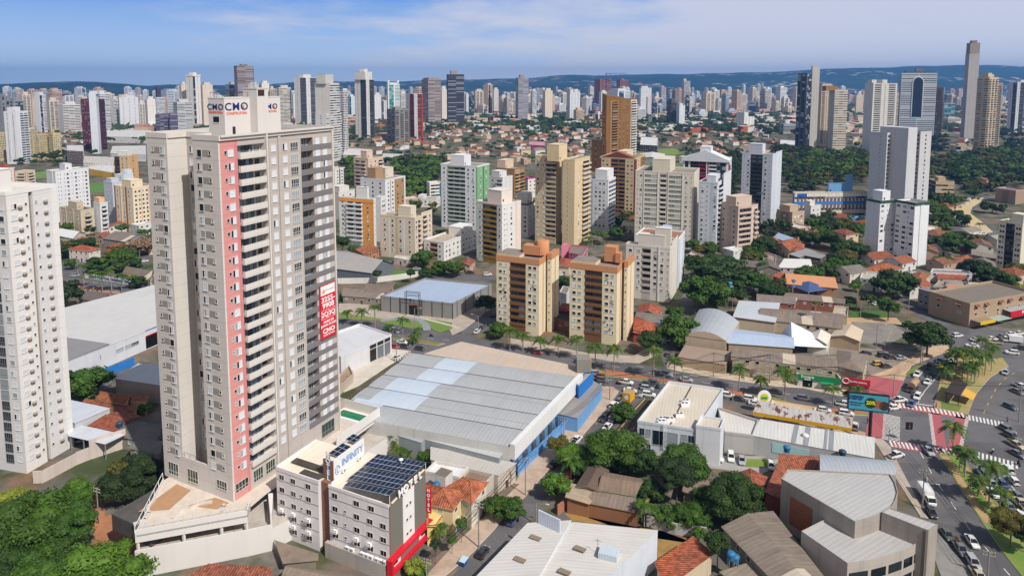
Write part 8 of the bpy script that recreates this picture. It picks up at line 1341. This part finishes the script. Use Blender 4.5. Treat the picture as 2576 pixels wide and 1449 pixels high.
 quarter(Q(B3,1040,330,1220,350,1220,520,1000,560),8,12,'below the wide pale block');quarter(Q(B3,1650,640,2560,560,2560,860,2240,860,1800,700),10,16,'below the pinkish block');quarter(Q(B4,230,330,1030,300,1030,560,620,640,230,560),8,60,'before the hospital');quarter(Q(B4,640,740,1450,850,1560,1080,900,1080,640,980),8,18,'behind the shopping block');quarter(Q(B4,1650,450,2290,620,2560,900,2540,1080,1700,960,1650,700),14,20,'right of the bright white tower');quarter(Q(B4,1660,230,1900,260,1850,430,1660,480),3,14,'by the curved road')
 quarter(Q(A1,1640,780,1800,800,1800,900,1640,900),3,4,'behind the beige tower');quarter(Q(A4,1960,1030,2110,1030,2110,1140,1960,1140),4,8,'at the foot of the tallest tower')
 quarter(Q(A1,0,800,300,780,780,790,1000,960,600,1110,0,1080),12,46,'around the yellowish slab blocks');quarter(Q(B4,1900,-80,2300,-60,2280,130,2000,100),2,22,'above the curved road');quarter(Q(A3,1480,935,2240,960,2200,1110,1720,1130,1720,1000),8,34,'behind the white tower with red accents')
 o=FT.build('distant_trees');o['kind']='stuff';o['label']='far tree crowns between the red roofed houses'
 b=MB();ms=[mflat(c,.8,.1)for c in('d4d0ca','c8b8a4','b4623c','a89a8c','d8d8d8','c2a48c')];lf=mleaf(GREEN['k']);rf=random.Random(9)
 for _ in range(5200):
  y=228+105*rf.random()**1.3;x=rf.uniform(-60,2640);Y=gy(y);X=gx(x,Y)
  if Y>5500 or any((X-o[0])**2+(Y-o[1])**2<(o[2]+4)**2 for o in OCC[:900]):continue
  s_=rf.uniform(5,11)*(1+Y/5000)
  if rf.random()<.5:b.box(X-s_,Y-s_,0,X+s_,Y+s_,rf.uniform(4,12),rf.choice(ms),rf.choice(ms))
  else:
   for k in range(5):q=Vector((X+rf.uniform(-1,1)*s_,Y+rf.uniform(-1,1)*s_,rf.uniform(5,9)));leafquad(b,q,Vector((rf.gauss(0,.4),-.7,1)).normalized(),s_*.8,rf,lf)
 o=b.build('distant_city');o['kind']='stuff';o['label']='distant low roofs and tree crowns filling the plain'
greens()
# ---------------- vehicles, people, street furniture ----------------
def paint():
 s=NT('car_paint');c=s.n('ObjectInfo').outputs['Color'];s.b.inputs['Coat Weight'].default_value=.5;s.b.inputs['Coat Roughness'].default_value=.05;return s.done(s.mix(s.ramp(s.noise(2.),.3,.7,0,.15),c,dark((.5,.45,.4),1)),.35,.5)
PAINT=paint();CGL=mflat('14181e',.08,0,.5,.6);TYRE=mflat('1c1c1e',.9,0);RIM=mflat('9a9ca0',.35,0,.5,.5,.6)
def loft(b,secs,m,smooth=False):
 vs=[]
 for x,w,z0,z1,w1 in secs:zm=z0+(z1-z0)*.62;vs+=[(x,-w*.94,z0),(x,-w,zm),(x,-w1,z1),(x,w1,z1),(x,w,zm),(x,w*.94,z0)]
 n=len(secs);fs=[(i*6+k,i*6+(k+1)%6,(i+1)*6+(k+1)%6,(i+1)*6+k)for i in range(n-1)for k in range(6)];b.faces(vs,[f[::-1]for f in fs]+[(0,1,2,3,4,5),tuple(range(n*6-1,n*6-7,-1))],m,smooth)
def car_set(kind):
 L,Wd,body,glass,roof={'hatch':(3.9,.84,[(-1.92,.74,.35,.85,.7),(-1.75,.84,.22,.95,.8),(.75,.84,.2,.95,.8),(1.6,.82,.22,.82,.74),(1.92,.7,.35,.66,.6)],[(-1.85,.74,.92,.97,.72),(-1.45,.74,.9,1.42,.6),(.1,.76,.9,1.44,.62),(1.0,.74,.9,.95,.7)],(-1.5,.25,1.47,.58)),'sedan':(4.4,.86,[(-2.15,.76,.35,.85,.7),(-1.95,.86,.22,.95,.8),(.8,.86,.2,.92,.8),(1.8,.84,.22,.8,.76),(2.15,.7,.35,.64,.6)],[(-1.6,.74,.9,.95,.7),(-.95,.74,.9,1.38,.6),(.2,.76,.9,1.4,.62),(1.05,.74,.88,.92,.7)],(-1.0,.35,1.43,.58)),'suv':(4.4,.92,[(-2.15,.82,.4,1.0,.78),(-2.0,.92,.3,1.08,.86),(.95,.92,.28,1.06,.86),(1.9,.88,.3,.95,.8),(2.15,.76,.4,.78,.68)],[(-2.05,.82,1.05,1.1,.8),(-1.75,.8,1.05,1.62,.68),(.3,.82,1.05,1.64,.68),(1.1,.8,1.02,1.06,.76)],(-1.8,.4,1.68,.66)),'pickup':(5.1,.92,[(-2.5,.86,.5,1.02,.84),(-.7,.92,.35,1.04,.88),(1.2,.92,.32,1.06,.86),(2.2,.88,.34,.95,.8),(2.5,.76,.45,.78,.68)],[(-.75,.82,1.04,1.1,.8),(-.55,.8,1.04,1.62,.68),(.55,.82,1.04,1.64,.68),(1.35,.8,1.0,1.06,.76)],(-.6,.65,1.68,.66)),'truck':(6.6,1.05,[(1.5,1.0,.5,1.2,.95),(3.1,1.0,.5,1.25,.95),(3.3,.9,.6,1.1,.85)],[(1.5,.92,1.2,2.1,.88),(2.6,.92,1.2,2.1,.85),(3.1,.9,1.2,1.3,.8)],(1.5,2.65,2.14,.86))}[kind]
 b=MB();loft(b,body,PAINT);x0,x1,z,w=roof;b.box(x0,-w,z-.06,x1,w,z,PAINT)
 for s_ in(-1,1):
  b.bar((x0,s_*w,z-.03),(glass[0][0]+.1,s_*glass[0][4],glass[0][3]),.05,PAINT,n=4);b.bar((x1,s_*w,z-.03),(glass[-1][0]-.08,s_*glass[-1][4],glass[-1][3]),.05,PAINT,n=4);b.bar(((x0+x1)/2,s_*(w+.03),z-.03),((x0+x1)/2,s_*(glass[0][1]+.02),glass[0][2]+.05),.05,PAINT,n=4)
 if kind=='pickup':b.box(-2.4,-.72,1.03,-.85,.72,1.05,mflat('2a2a2c',.8,.1))
 g=MB();loft(g,glass,CGL);wh=MB();wh.bar((0,-.11,0),(0,.11,0),.33,TYRE,n=12);wh.bar((0,-.12,0),(0,.12,0),.19,RIM,n=10);hl=MB();hl.box(-.06,-.17,-.07,.06,.17,.07,mflat('d8dce0',.2,0));tl=MB();tl.box(-.06,-.14,-.1,.06,.14,.1,mflat('a01820',.3,0));xb=body[-1][0];wb=L*.31
 P=[('body',b.mesh('body'),(0,0,0)),('window',g.mesh('window'),(0,0,0))]+[('wheel',wh,(sx*wb,sy*(Wd-.1),.33))for sx in(1,-1)for sy in(1,-1)]+[('headlight',hl,(xb-.03,s_*.55,.68))for s_ in(1,-1)]
 if kind!='truck':P+=[('taillight',tl,(body[0][0]+.03,s_*.6,.82 if kind!='suv' else.95))for s_ in(1,-1)]
 else:c=MB();c.box(-3.2,-1.1,.75,1.35,1.1,2.9,PAINT);c.box(-3.2,-.4,.5,1.5,.4,.75,TYRE);P.append(('cargo_box',c.mesh('cargo_box'),(0,0,0)))
 wm=wh.mesh('wheel');return[(n,wm if q is wh else(q.mesh(n)if isinstance(q,MB)else q),p)for n,q,p in P]
CARS={k:car_set(k)for k in('hatch','sedan','suv','pickup','truck')}
PC={'white':'dcdcda','silver':'9da2a8','grey':'5f6266','black':'141518','red':'9a1420','blue':'2a4a78','teal':'1c4a54','green':'4a5248','beige':'b8a88c','yellow':'c8a030'}
KN={'hatch':'hatchback','sedan':'sedan','suv':'suv','pickup':'pickup','truck':'box truck'};USED={}
def azd(a,e):a,e=G(a),G(e);return math.atan2(e.y-a.y,e.x-a.x)
def car(F,s,d,where,grp='vehicles'):
 """s: 'x y kind colour;' pixel of the middle of each vehicle; d: heading"""
 rg=random.Random(len(s))
 for e in s.split(';'):
  x,y,k,c=e.split()[:4];hd=d+(R(float(e.split()[4]))if len(e.split())>4 else 0);P=G(F(float(x),float(y)),.75);P.z=.02;v=f'{c} {KN[k]} {where}';n=USED.get(v,0);USED[v]=n+1
  if n:v+=', '+('the second','the third','the fourth','the fifth','the sixth')[n-1]
  rt=root('parked_car' if 'park' in where else 'car',P,hd+rg.uniform(-.03,.03),v,'truck' if k=='truck' else 'car',grp)
  for nm,me,p in CARS[k]:
   o=inst(me,nm,rt,p)
   if nm in('body','cargo_box'):o.color=rgb(PC[c])
def traffic():
 av=azd(C3(830,420),C3(2557,690));bl=azd(D4(1690,510),D4(2220,1210));st_=azd(C3(600,1180),C3(1000,800));up=azd(C4(1480,760),C4(1780,380));rr=azd(C4(2220,790),C4(2400,540));pi=math.pi
 car(C3,'1515 515 sedan silver;1705 572 sedan silver',av,'driving on the far carriageway of the avenue');car(C3,'835 515 suv silver;895 540 hatch red;900 577 suv grey;1125 597 pickup white;1340 625 suv black;1395 606 suv teal;1330 657 suv silver;1165 675 sedan white;1220 716 sedan silver;1345 716 suv white',av,'in the queue at the street mouth')
 car(C3,'2100 722 suv white;2210 757 sedan black;2320 757 suv white;2370 800 sedan white',av,'on the avenue behind the clinic');car(C3,'1065 770 hatch grey;1010 815 suv white;962 882 hatch grey;1003 942 suv silver',st_,'parked along the narrow island');car(C3,'915 942 suv black;945 1025 sedan white',st_+pi,'coming down the narrow street')
 car(C3,'650 1152 pickup white;437 1375 sedan black',st_,'parked by the blue wall');car(C3,'275 310 hatch red',av,'on the avenue below the cream blocks');car(C3,'1525 182 pickup white;1530 328 hatch grey',azd(C3(1530,400),C3(1550,100)),'in the side street');car(C3,'1190 1072 sedan red;1210 1120 sedan blue',st_,'parked in the clinic ramp');car(C3,'2135 1315 suv white;2238 1342 sedan silver;2520 1395 hatch white',R(-105),'parked on the lot below the clinic');car(C3,'1985 1330 sedan white',R(-20),'half under the clinic corner')
 car(C2,'1435 250 sedan black;1590 275 hatch black;1345 255 hatch red;1420 213 sedan white',av,'on the near carriageway left of the warehouse');car(C2,'1375 358 sedan white',st_,'parked on the pale forecourt');car(C2,'2140 108 sedan white;2195 65 hatch grey',azd(C2(2150,110),C2(2250,20)),'parked in the street left of the cream blocks');car(B2,'2300 1260 suv black',azd(C2(2150,110),C2(2250,20)),'in the shade beside the cream block');car(B2,'2075 855 suv black;2240 872 suv white;1560 815 sedan silver',.1,'parked on the upper street')
 car(C4,'175 688 sedan black;445 752 suv grey',av,'on the avenue by the green shops');car(C4,'830 807 pickup white;640 862 hatch white;850 895 suv white',av,'on the avenue behind the billboard');car(C4,'935 1017 suv white',R(60),'leaving the petrol station');car(C4,'80 965 sedan black;215 985 sedan grey',R(70),'parked under the petrol station canopy')
 car(C4,'1310 838 sedan white;1360 767 pickup white',R(15),'turning at the corner of the junction');car(C4,'1475 805 hatch blue;1535 737 suv white;1630 593 sedan white;1660 532 sedan black;1535 522 pickup white;1648 446 suv black;1745 390 sedan black;1860 393 sedan white;1848 343 sedan grey',up+pi,'waiting on the upper arm of the junction')
 car(C4,'1040 318 sedan black;1207 338 suv black;1285 357 sedan black;1375 362 sedan silver;1235 442 hatch black',R(5),'parked on the school car park');car(C4,'1165 420 suv yellow',R(5),'loaded with signs on the school car park');car(C4,'1918 150 suv white;2095 187 sedan white;2250 180 sedan white;2350 157 sedan grey;2435 135 sedan white;2515 127 sedan white',azd(C4(1900,180),C4(2550,120)),'parked before the brown shops');car(C4,'2445 203 truck white;2280 215 pickup beige;2440 313 suv white;2525 270 suv black;2060 245 sedan white',azd(C4(2557,260),C4(2200,220)),'on the far road behind the grove');car(C4,'2380 503 hatch silver',rr+pi,'on the curving right carriageway')
 car(C4,'2530 640 pickup white;2495 687 sedan grey;2425 832 hatch teal;2400 1052 suv grey;2440 1115 suv green;2495 1282 sedan grey;2475 1195 pickup beige',R(-75),'parked at the right edge of the junction');car(C4,'1637 1252 pickup silver',bl,'crossing the lower crosswalk');car(C4,'1328 1297 pickup white',R(20),'parked on the corner pavement')
 car(D4,'2400 417 suv white;2455 522 hatch white;2160 450 suv white;2240 542 sedan silver;2345 548 sedan blue;2265 640 sedan white;2490 665 sedan grey;2408 762 sedan grey;2525 855 sedan white;2530 745 pickup beige',bl+pi,'in the queue right of the palm median');car(D4,'1625 690 truck white;1668 832 hatch black',bl,'parked by the concrete building');car(D4,'1820 1042 sedan green;1945 1180 pickup grey;2070 1310 suv silver',bl,'in the kerb lane of the boulevard');car(D4,'2060 1107 sedan white',bl,'overtaking in the middle lane of the boulevard');car(D4,'2120 1440 pickup beige',bl,'entering at the bottom edge of the boulevard')
 car(D2,'2195 1212 hatch black',azd(D2(2000,1449),D2(2300,1050)),'parked in the hotel street');car(D2,'2480 905 hatch blue',azd(D2(2000,1449),D2(2300,1050)),'under the street tree by the hotel');car(D3,'590 450 hatch red',azd(D2(2000,1449),D2(2300,1050)),'in the tree shade of the street');car(D3,'25 890 hatch blue',azd(D2(2000,1449),D2(2300,1050)),'parked under the low street tree')
 car(B1,'720 882 suv silver;1385 742 sedan white;1300 660 sedan silver',R(10),'in the left quarter streets');car(B1,'1020 1068 hatch red',av,'on the left avenue');car(C1,'735 1158 sedan silver',R(20),'parked under the carport');car(B4,'2030 165 truck white;2120 147 sedan black;1990 195 sedan white;1950 225 sedan silver;1900 240 sedan white',azd(B4(1850,280),B4(2100,130)),'on the far curved road');car(B4,'2065 610 sedan white;2110 612 sedan grey;2160 610 sedan black;2275 600 sedan black;1970 535 sedan black;2165 482 suv white;2230 497 sedan grey;2290 527 sedan silver;2060 575 sedan white',R(12),'at the plaza of the curved road');car(B3,'500 870 sedan white;560 865 sedan silver',R(20),'parked behind the cream pair');car(B4,'1135 1150 sedan white',R(30),'under the school lawn trees');car(B4,'1480 850 sedan white;640 740 pickup blue',R(20),'parked in the leafy lane')
 # tanker lorry
 P=G(C4(1485,640),1.4);P.z=0;rt=root('tanker_truck',P,up+pi,'brown cream tanker truck waiting on the upper arm of the junction','truck')
 for nm,me,p in CARS['truck']:
  if nm!='cargo_box':o=inst(me,nm,rt,p);o.color=rgb('5a3a30')
 b=MB();b.bar((-4.2,0,1.9),(1.2,0,1.9),1.15,mflat('b0926c',.4,.2),n=14);b.box(-4.2,-.5,.6,1.5,.5,1.,TYRE);b.build('tank',rt);[inst(CARS['truck'][2][1],'wheel',rt,(-3.4,s_*.95,.33))for s_ in(1,-1)]
 # people: one skinned figure, standing, walking or astride
 def figure(pose):
  J={'walk':[(0,0,.93),(0,0,1.2),(0,0,1.42),(.02,0,1.52),(.04,0,1.66),(.12,.1,.5),(.22,.1,.06),(-.08,-.1,.5),(-.3,-.1,.1),(.02,.2,1.38),(-.1,.26,1.1),(.02,.27,.86),(.02,-.2,1.38),(.12,-.26,1.1),(.26,-.25,.9),(.32,.1,.04),(-.2,-.1,.02)],'ride':[(-.1,0,.85),(-.02,0,1.12),(.06,0,1.34),(.1,0,1.44),(.14,0,1.6),(.28,.18,.72),(.15,.2,.32),(.28,-.18,.72),(.15,-.2,.32),(.06,.2,1.3),(.26,.3,1.08),(.5,.3,1.02),(.06,-.2,1.3),(.26,-.3,1.08),(.5,-.3,1.02),(.25,.2,.28),(.25,-.2,.28)]}[pose]
  E_=[(0,1),(1,2),(2,3),(3,4),(0,5),(5,6),(0,7),(7,8),(2,9),(9,10),(10,11),(2,12),(12,13),(13,14),(6,15),(8,16)];rr_=[.15,.15,.15,.06,.11,.085,.05,.085,.05,.07,.05,.035,.07,.05,.035,.045,.045]
  me=bpy.data.meshes.new('person');me.from_pydata(J,E_,[]);o=bpy.data.objects.new('person',me);COL.objects.link(o);m=o.modifiers.new('skin','SKIN');o.modifiers.new('sub','SUBSURF').levels=1
  for v,r in zip(me.skin_vertices[0].data,rr_):v.radius=(r,r)
  me.skin_vertices[0].data[0].use_root=True;n=bpy.data.meshes.new_from_object(o.evaluated_get(bpy.context.evaluated_depsgraph_get()));bpy.data.objects.remove(o);s=NT('clothes');z=s.xyz()[2];c=s.n('ObjectInfo').outputs['Color'];ms=s.done(s.mix(s.mth('LESS_THAN',z,.92),s.mix(s.mth('GREATER_THAN',z,1.47),c,rgb('7a5444')),rgb('2a3040')),.8,.2);n.materials.clear();n.materials.append(ms)
  hb=MB();x,y,zz=J[4];hb.lathe(x-.01,y,[(.08,zz+.0),(.125,zz+.06),(.1,zz+.13),(.03,zz+.16)],mflat('1c1614',.8,0)if pose=='walk' else mflat('2a2a30',.3,0),10);return n,hb.mesh('hair' if pose=='walk' else 'helmet')
 FW,FR=figure('walk'),figure('ride')
 def person(P,rz,col,label,f=FW):o=bpy.data.objects.new('person',f[0]);COL.objects.link(o);o.location=P;o.rotation_euler.z=rz;o.color=rgb(col);tag(o,label,'person');inst(f[1],f[1].name.split('.')[0],o,(0,0,0));return o
 for F,x,y,rz,c,lab in((C3,415,1035,1.,'3a5a9a','person in blue walking along the blue wall terrace'),(C4,1690,850,.4,'c8c8d0','person in pale clothes at the crosswalk kerb'),(C4,1712,850,1.4,'b04040','person in a red top at the crosswalk kerb'),(C4,490,660,2.,'3a9a50','person in a green shirt before the green shop'),(C4,1825,1285,2.,'3a3a44','person in dark clothes on the lower crosswalk'),(C4,2395,985,4.,'77705a','person by the post at the right crosswalk'),(C4,1055,1000,.6,'3a50a0','person in blue by the station corner'),(C4,920,890,1.,'c8b030','person in a yellow top at the avenue kerb')):person(G(F(x,y)),rz,c,lab)
 person(Vector((-60.6+.4446*8.4-.3,138.62+.8957*8.4+.2,83.75)),1.,'b8b4ac','worker in pale clothes on the top balcony of the beige tower')
 b=MB();m=mflat('26262a',.5,.1)
 for x in(-.62,.62):b.bar((x,-.06,.3),(x,.06,.3),.3,TYRE,n=12)
 b.bar((-.6,0,.35),(-.1,0,.7),.1,m,.14);b.bar((-.55,0,.8),(.1,0,.78),.14,m,.1);b.bar((.1,0,.8),(.45,0,.85),.13,mflat('8a1c20',.4,.1),.08);b.bar((.6,0,.3),(.42,0,1.0),.05,m);b.bar((.42,-.32,1.02),(.42,.32,1.02),.025,m);b.box(-.2,-.14,.25,.25,.14,.55,m);MOTO=b.mesh('body')
 for F,x,y,d,c,lab in((C2,1698,165,av,'a02030','in red on the far carriageway'),(C3,1050,625,av,'c8602a','in orange beside the white pickup'),(C3,1425,665,av,'2a3a6a','in blue at the end of the queue'),(C4,2255,1285,rr,'d0d0d0','in white crossing the right crosswalk'),(D4,2085,365,bl+pi,'b02030','in red waiting at the stop line'),(D4,2112,345,bl+pi,'c8c8cc','in grey waiting at the stop line'),(D4,2505,385,bl+pi,'1c2030','in black waiting at the right'),(C4,1860,265,up,'2a3050','in dark blue by the far crossing'),(C4,1755,1265,bl,'d0c8c8','in a pale shirt among the crosswalk stripes')):
  P=G(F(x,y));rt=root('motorcycle',P,d,'motorcycle ridden by a person '+lab,'motorcycle');inst(MOTO,'body',rt,(0,0,0));person(P,d,c,'person riding a motorcycle '+lab,FR)
 P=G(D4(1905,1125));rt=root('handcart_load',P+Vector((0,0,.0)),bl,'low trailer with a pile of brown scrap behind the green sedan','trailer');b=MB();b.box(-1.4,-.8,.45,1.4,.8,.6,mflat('5a4030'));rg=random.Random(3);[b.bar((rg.uniform(-1.2,.5),rg.uniform(-.6,.6),.7),(rg.uniform(-.5,1.8),rg.uniform(-.8,.8),rg.uniform(.8,1.5)),.08,mflat('8a6a48',.9,.3))for _ in range(14)];b.build('load',rt);[inst(CARS['sedan'][2][1],'wheel',rt,(0,s_*.8,.33))for s_ in(1,-1)]
 P=G(C3(1150,775));rt=root('kiosk',P,st_,'yellow kiosk with a round white emblem on the street island','kiosk');b=MB();b.box(-1.8,-1.3,.2,1.8,1.3,3.,mflat('d8a020',.5,.1),msheet('a8906a','8a7050'));b.build('wall',rt);b=MB();b.bar((-1.85,0,1.6),(-1.78,0,1.6),.7,LWHITE,n=16);b.build('emblem',rt)
 P=G(D2(2010,1340));rt=root('dumpster',P,azd(D2(2000,1449),D2(2300,1050)),'blue dumpster with a pale lid on the hotel street kerb','dumpster');b=MB();b.faces([(-.7,-.5,.15),(.7,-.5,.15),(.7,.5,.15),(-.7,.5,.15),(-.9,-.65,1.2),(.9,-.65,1.2),(.9,.65,1.2),(-.9,.65,1.2)],[(0,1,5,4),(1,2,6,5),(2,3,7,6),(3,0,4,7),(3,2,1,0)],mflat('1f5aa8',.5,.1));b.build('bin',rt);b=MB();b.box(-.95,-.7,1.2,.95,.7,1.3,mflat('b8ccd8',.5,.05));b.build('lid',rt)
 rt=root('bus_shelter',G(C4(1900,760)),up,'dark roofed shelter with a yellow awning on the junction island','shelter');b=MB();b.box(-6,-2,3.4,6,2,3.7,mflat('3a3230',.8,.2));b.build('roof',rt);[prop(rt,'post',lambda b,x=x,y=y:b.bar((x,y,.14),(x,y,3.4),.1,TYRE,n=5))for x in(-5,5)for y in(-1.6,1.6)];b=MB();b.poly([(-3,-5,2.2),(3,-5,2.2),(3,-2,3.2),(-3,-2,3.2)],mflat('c89a40'));b.build('awning',rt)
 # poles, lamps, tanks, wires
 GP=mflat('8f8a84',.9,.2);TOPS=[]
 def pole(F,x,yb,yt,lab,arm=0,trafo=False):
  P=G(F(x,yb));h=hz(F(x,yt)[1],P.y);rt=root('utility_pole' if not arm else 'street_lamp',P,av if not arm else av+(0 if arm>0 else pi),lab,'pole' if not arm else 'street lamp');b=MB();b.bar((0,0,0),(0,0,h),.17,GP,.11,8);b.build('post',rt)
  b=MB()
  if not arm:
   for z in(h-.35,h-1.1):b.box(-1.1,-.06,z,1.1,.06,z+.12,GP);[b.bar((q,0,z+.12),(q,0,z+.32),.05,mflat('d8d4cc'),n=5)for q in(-1.,-.4,.4,1.)]
   b.build('crossarm',rt);TOPS.append((P,h))
   if trafo:b=MB();b.lathe(.45,0,[(.3,h-3),(.36,h-2.9),(.36,h-2),(.2,h-1.8)],mflat('7f8c94'));b.build('transformer',rt)
  else:b.bar((0,0,h),(2.6,0,h+.5),.06,GP);b.build('arm',rt);b=MB();b.box(2.3,-.14,h+.38,3.1,.14,h+.52,mflat('c8c4b4'));b.build('lamp_head',rt)
 for F,x,yb,yt,lab in((D2,2155,1175,740,'concrete utility pole beside the hotel street hedge'),(D2,1655,1520,1275,'utility pole in front of the hotel entrance'),(D3,160,675,315,'utility pole at the low end of the blue wall'),(C3,530,1115,935,'utility pole against the blue wall'),(C3,970,775,545,'utility pole at the street mouth'),(C3,932,640,425,'utility pole at the corner of the avenue'),(C1,957,480,335,'utility pole before the supermarket'),(C4,113,612,340,'utility pole before the weathered brown roof'),(C4,778,655,455,'utility pole between the green and red signs'),(C4,1300,745,530,'utility pole on the red corner plaza'),(C4,1562,445,265,'utility pole by the school fence'),(D4,1578,805,425,'utility pole with transformer by the box truck'),(D4,2205,1470,1205,'utility pole at the bottom of the boulevard'),(C4,2505,985,635,'utility pole at the right edge'),(C3,2150,790,610,'utility pole on the median behind the clinic'),(C3,1965,545,320,'utility pole before the tin shelter'),(C3,2505,615,335,'tall utility pole on the north pavement'),(B1,750,900,740,'utility pole by the left avenue'),(D1,947,905,600,'utility pole on the dirt street'),(B2,2050,850,700,'utility pole on the upper street')):pole(F,x,yb,yt,lab,trafo='transformer' in lab)
 for F,x,yb,yt,lab,a in((B2,1542,1445,1200,'white double lamp post on the depot lawn',1),(C3,1672,605,485,'white lamp post on the avenue median',1),(D3,262,960,752,'lamp post at the corner of the white shed',1),(D4,1600,640,560,'street lamp reaching over the boulevard',1),(B2,2150,1425,1275,'street lamp in the street left of the cream blocks',-1),(C4,1580,440,260,'curved street lamp by the large dark tree',-1),(B4,1440,1350,1100,'street lamp by the car park fence',-1),(C2,1365,410,180,'lamp post on the pale forecourt',1),(B1,1345,760,640,'lamp post in the left quarter',1),(C3,1490,610,540,'short lamp on the median by the queue',1),(B4,985,1285,1130,'lamp post on the school lawn',1),(C4,1137,280,50,'floodlight post on the sports court',1)):pole(F,x,yb,yt,lab,a)
 rt=root('traffic_light',G(C4(1258,1175)),0,'traffic light hung from an arm over the junction','traffic light');h=hz(C4(0,1050)[1],rt.location.y);L_=gx(C4(1452,0)[0],rt.location.y,h)-rt.location.x;b=MB();b.bar((0,0,0),(0,0,h),.12,GP);b.bar((0,0,h),(L_,0,h+1.),.07,GP);b.build('post',rt);b=MB();b.box(L_-.9,-.2,h-.1,L_+.9,.2,h+1.9,mflat('18181a',.6,0));b.build('signal_box',rt);b=MB();[b.bar((L_,-.24,h+.3+k*.6),(L_,-.2,h+.3+k*.6),.2,mflat(c,.4,0),n=10)for k,c in enumerate(('2a6a4a','8a7a30','8a2a2a'))];b.build('signal_lamp',rt)
 b=MB();wm=mflat('2a2a2c',.7,0)
 rt=root('water_tower',G(B3(2118,1195)),0,'two blue tanks on a tall steel frame beside the dark trees','water tank');h=hz(B3(0,990)[1],rt.location.y);b=MB();[b.bar((x,y,0),(x,y,h+.2),.12,GP,n=5)for x in(-1,1)for y in(-1,1)];b.box(-1.3,-1.3,h*.62,1.3,1.3,h*.64,GP);b.box(-1.3,-1.3,h,1.3,1.3,h+.15,GP);b.build('frame',rt);[prop(rt,'tank',lambda b,z=z:b.lathe(0,0,[(.8,z),(.95,z+1.3),(1.,z+1.6),(.4,z+1.9)],mflat('3a86a8',.5,.1)))for z in(h*.64,h+.15)]
 for F,x,y,z,lab in((D3,2135,1230,6,'blue water tank on posts right of the bottom terracotta roof'),(D3,2175,1260,5.2,'second smaller blue tank beside the first'),(C4,815,1265,6.3,'dark blue tank above the barrel roof'),(C4,280,1225,6.2,'blue tank box on the white hall roof end'),(C4,455,1110,5.9,'white tank on the white hall roof'),(C1,1148,990,5.6,'dark round tank above the shaded red roof'),(D2,1750,560,7.2,'blue tank on the orange tiled roof'),(B3,1445,1345,4.6,'blue tank cluster by the bright terracotta roof'),(B4,1810,955,5,'blue tank on the flat roofs above the shops')):
  P=G(F(x,y),z);rt=root('water_tank',Vector((P.x,P.y,z-1.2)),0,lab,'water tank');c=mflat('d8d4cc')if 'white tank' in lab else mflat('2f6f9a' if 'dark' not in lab else '2c4a5c',.5,.1);prop(rt,'tank',lambda b:b.lathe(0,0,[(.7,0),(.9,1.1),(.95,1.3),(.5,1.6)],c));prop(rt,'stand',lambda b:[b.bar((q,w,-z+1.2),(q,w,0),.08,GP,n=4)for q in(-.5,.5)for w in(-.5,.5)])
 for i,j in((0,2),(2,3),(3,4),(0,1),(5,7),(7,8),(8,9),(9,10),(11,12),(13,9),(16,7),(15,16),(12,8),(10,5),(4,15),(2,1)):
  (P,h),(Q_,k)=TOPS[i],TOPS[j];b=MB();a,e=P+Vector((0,0,h)),Q_+Vector((0,0,k))
  for s_ in(-.9,0,.9):pts=[a.lerp(e,t/8)+Vector((s_,0,.1-1.6*(1-(t/4-1)**2)))for t in range(9)];[b.bar(p,q,.04,wm,n=3)for p,q in zip(pts,pts[1:])]
  o=b.build('power_line');tag(o,'black overhead wires strung between two utility poles','wires','overhead wires')
traffic()
# ---------------- air ----------------
def haze():
 b=MB();m=bpy.data.materials.new('air');m.use_nodes=True;t=m.node_tree;t.nodes.clear();o=t.nodes.new('ShaderNodeOutputMaterial');v=t.nodes.new('ShaderNodeVolumePrincipled');v.inputs['Color'].default_value=(.17,.45,1,1);v.inputs['Density'].default_value=1.0e-4;v.inputs['Anisotropy'].default_value=.2;t.links.new(v.outputs[0],o.inputs['Volume'])
 zt=max((q.matrix_world@Vector(c)).z for q in bpy.data.objects if q.type=='MESH' for c in q.bound_box)+6
 b.box(-14200,-900,-8,14200,10600,zt,m);h=b.build('haze');h['kind']='stuff'
haze()
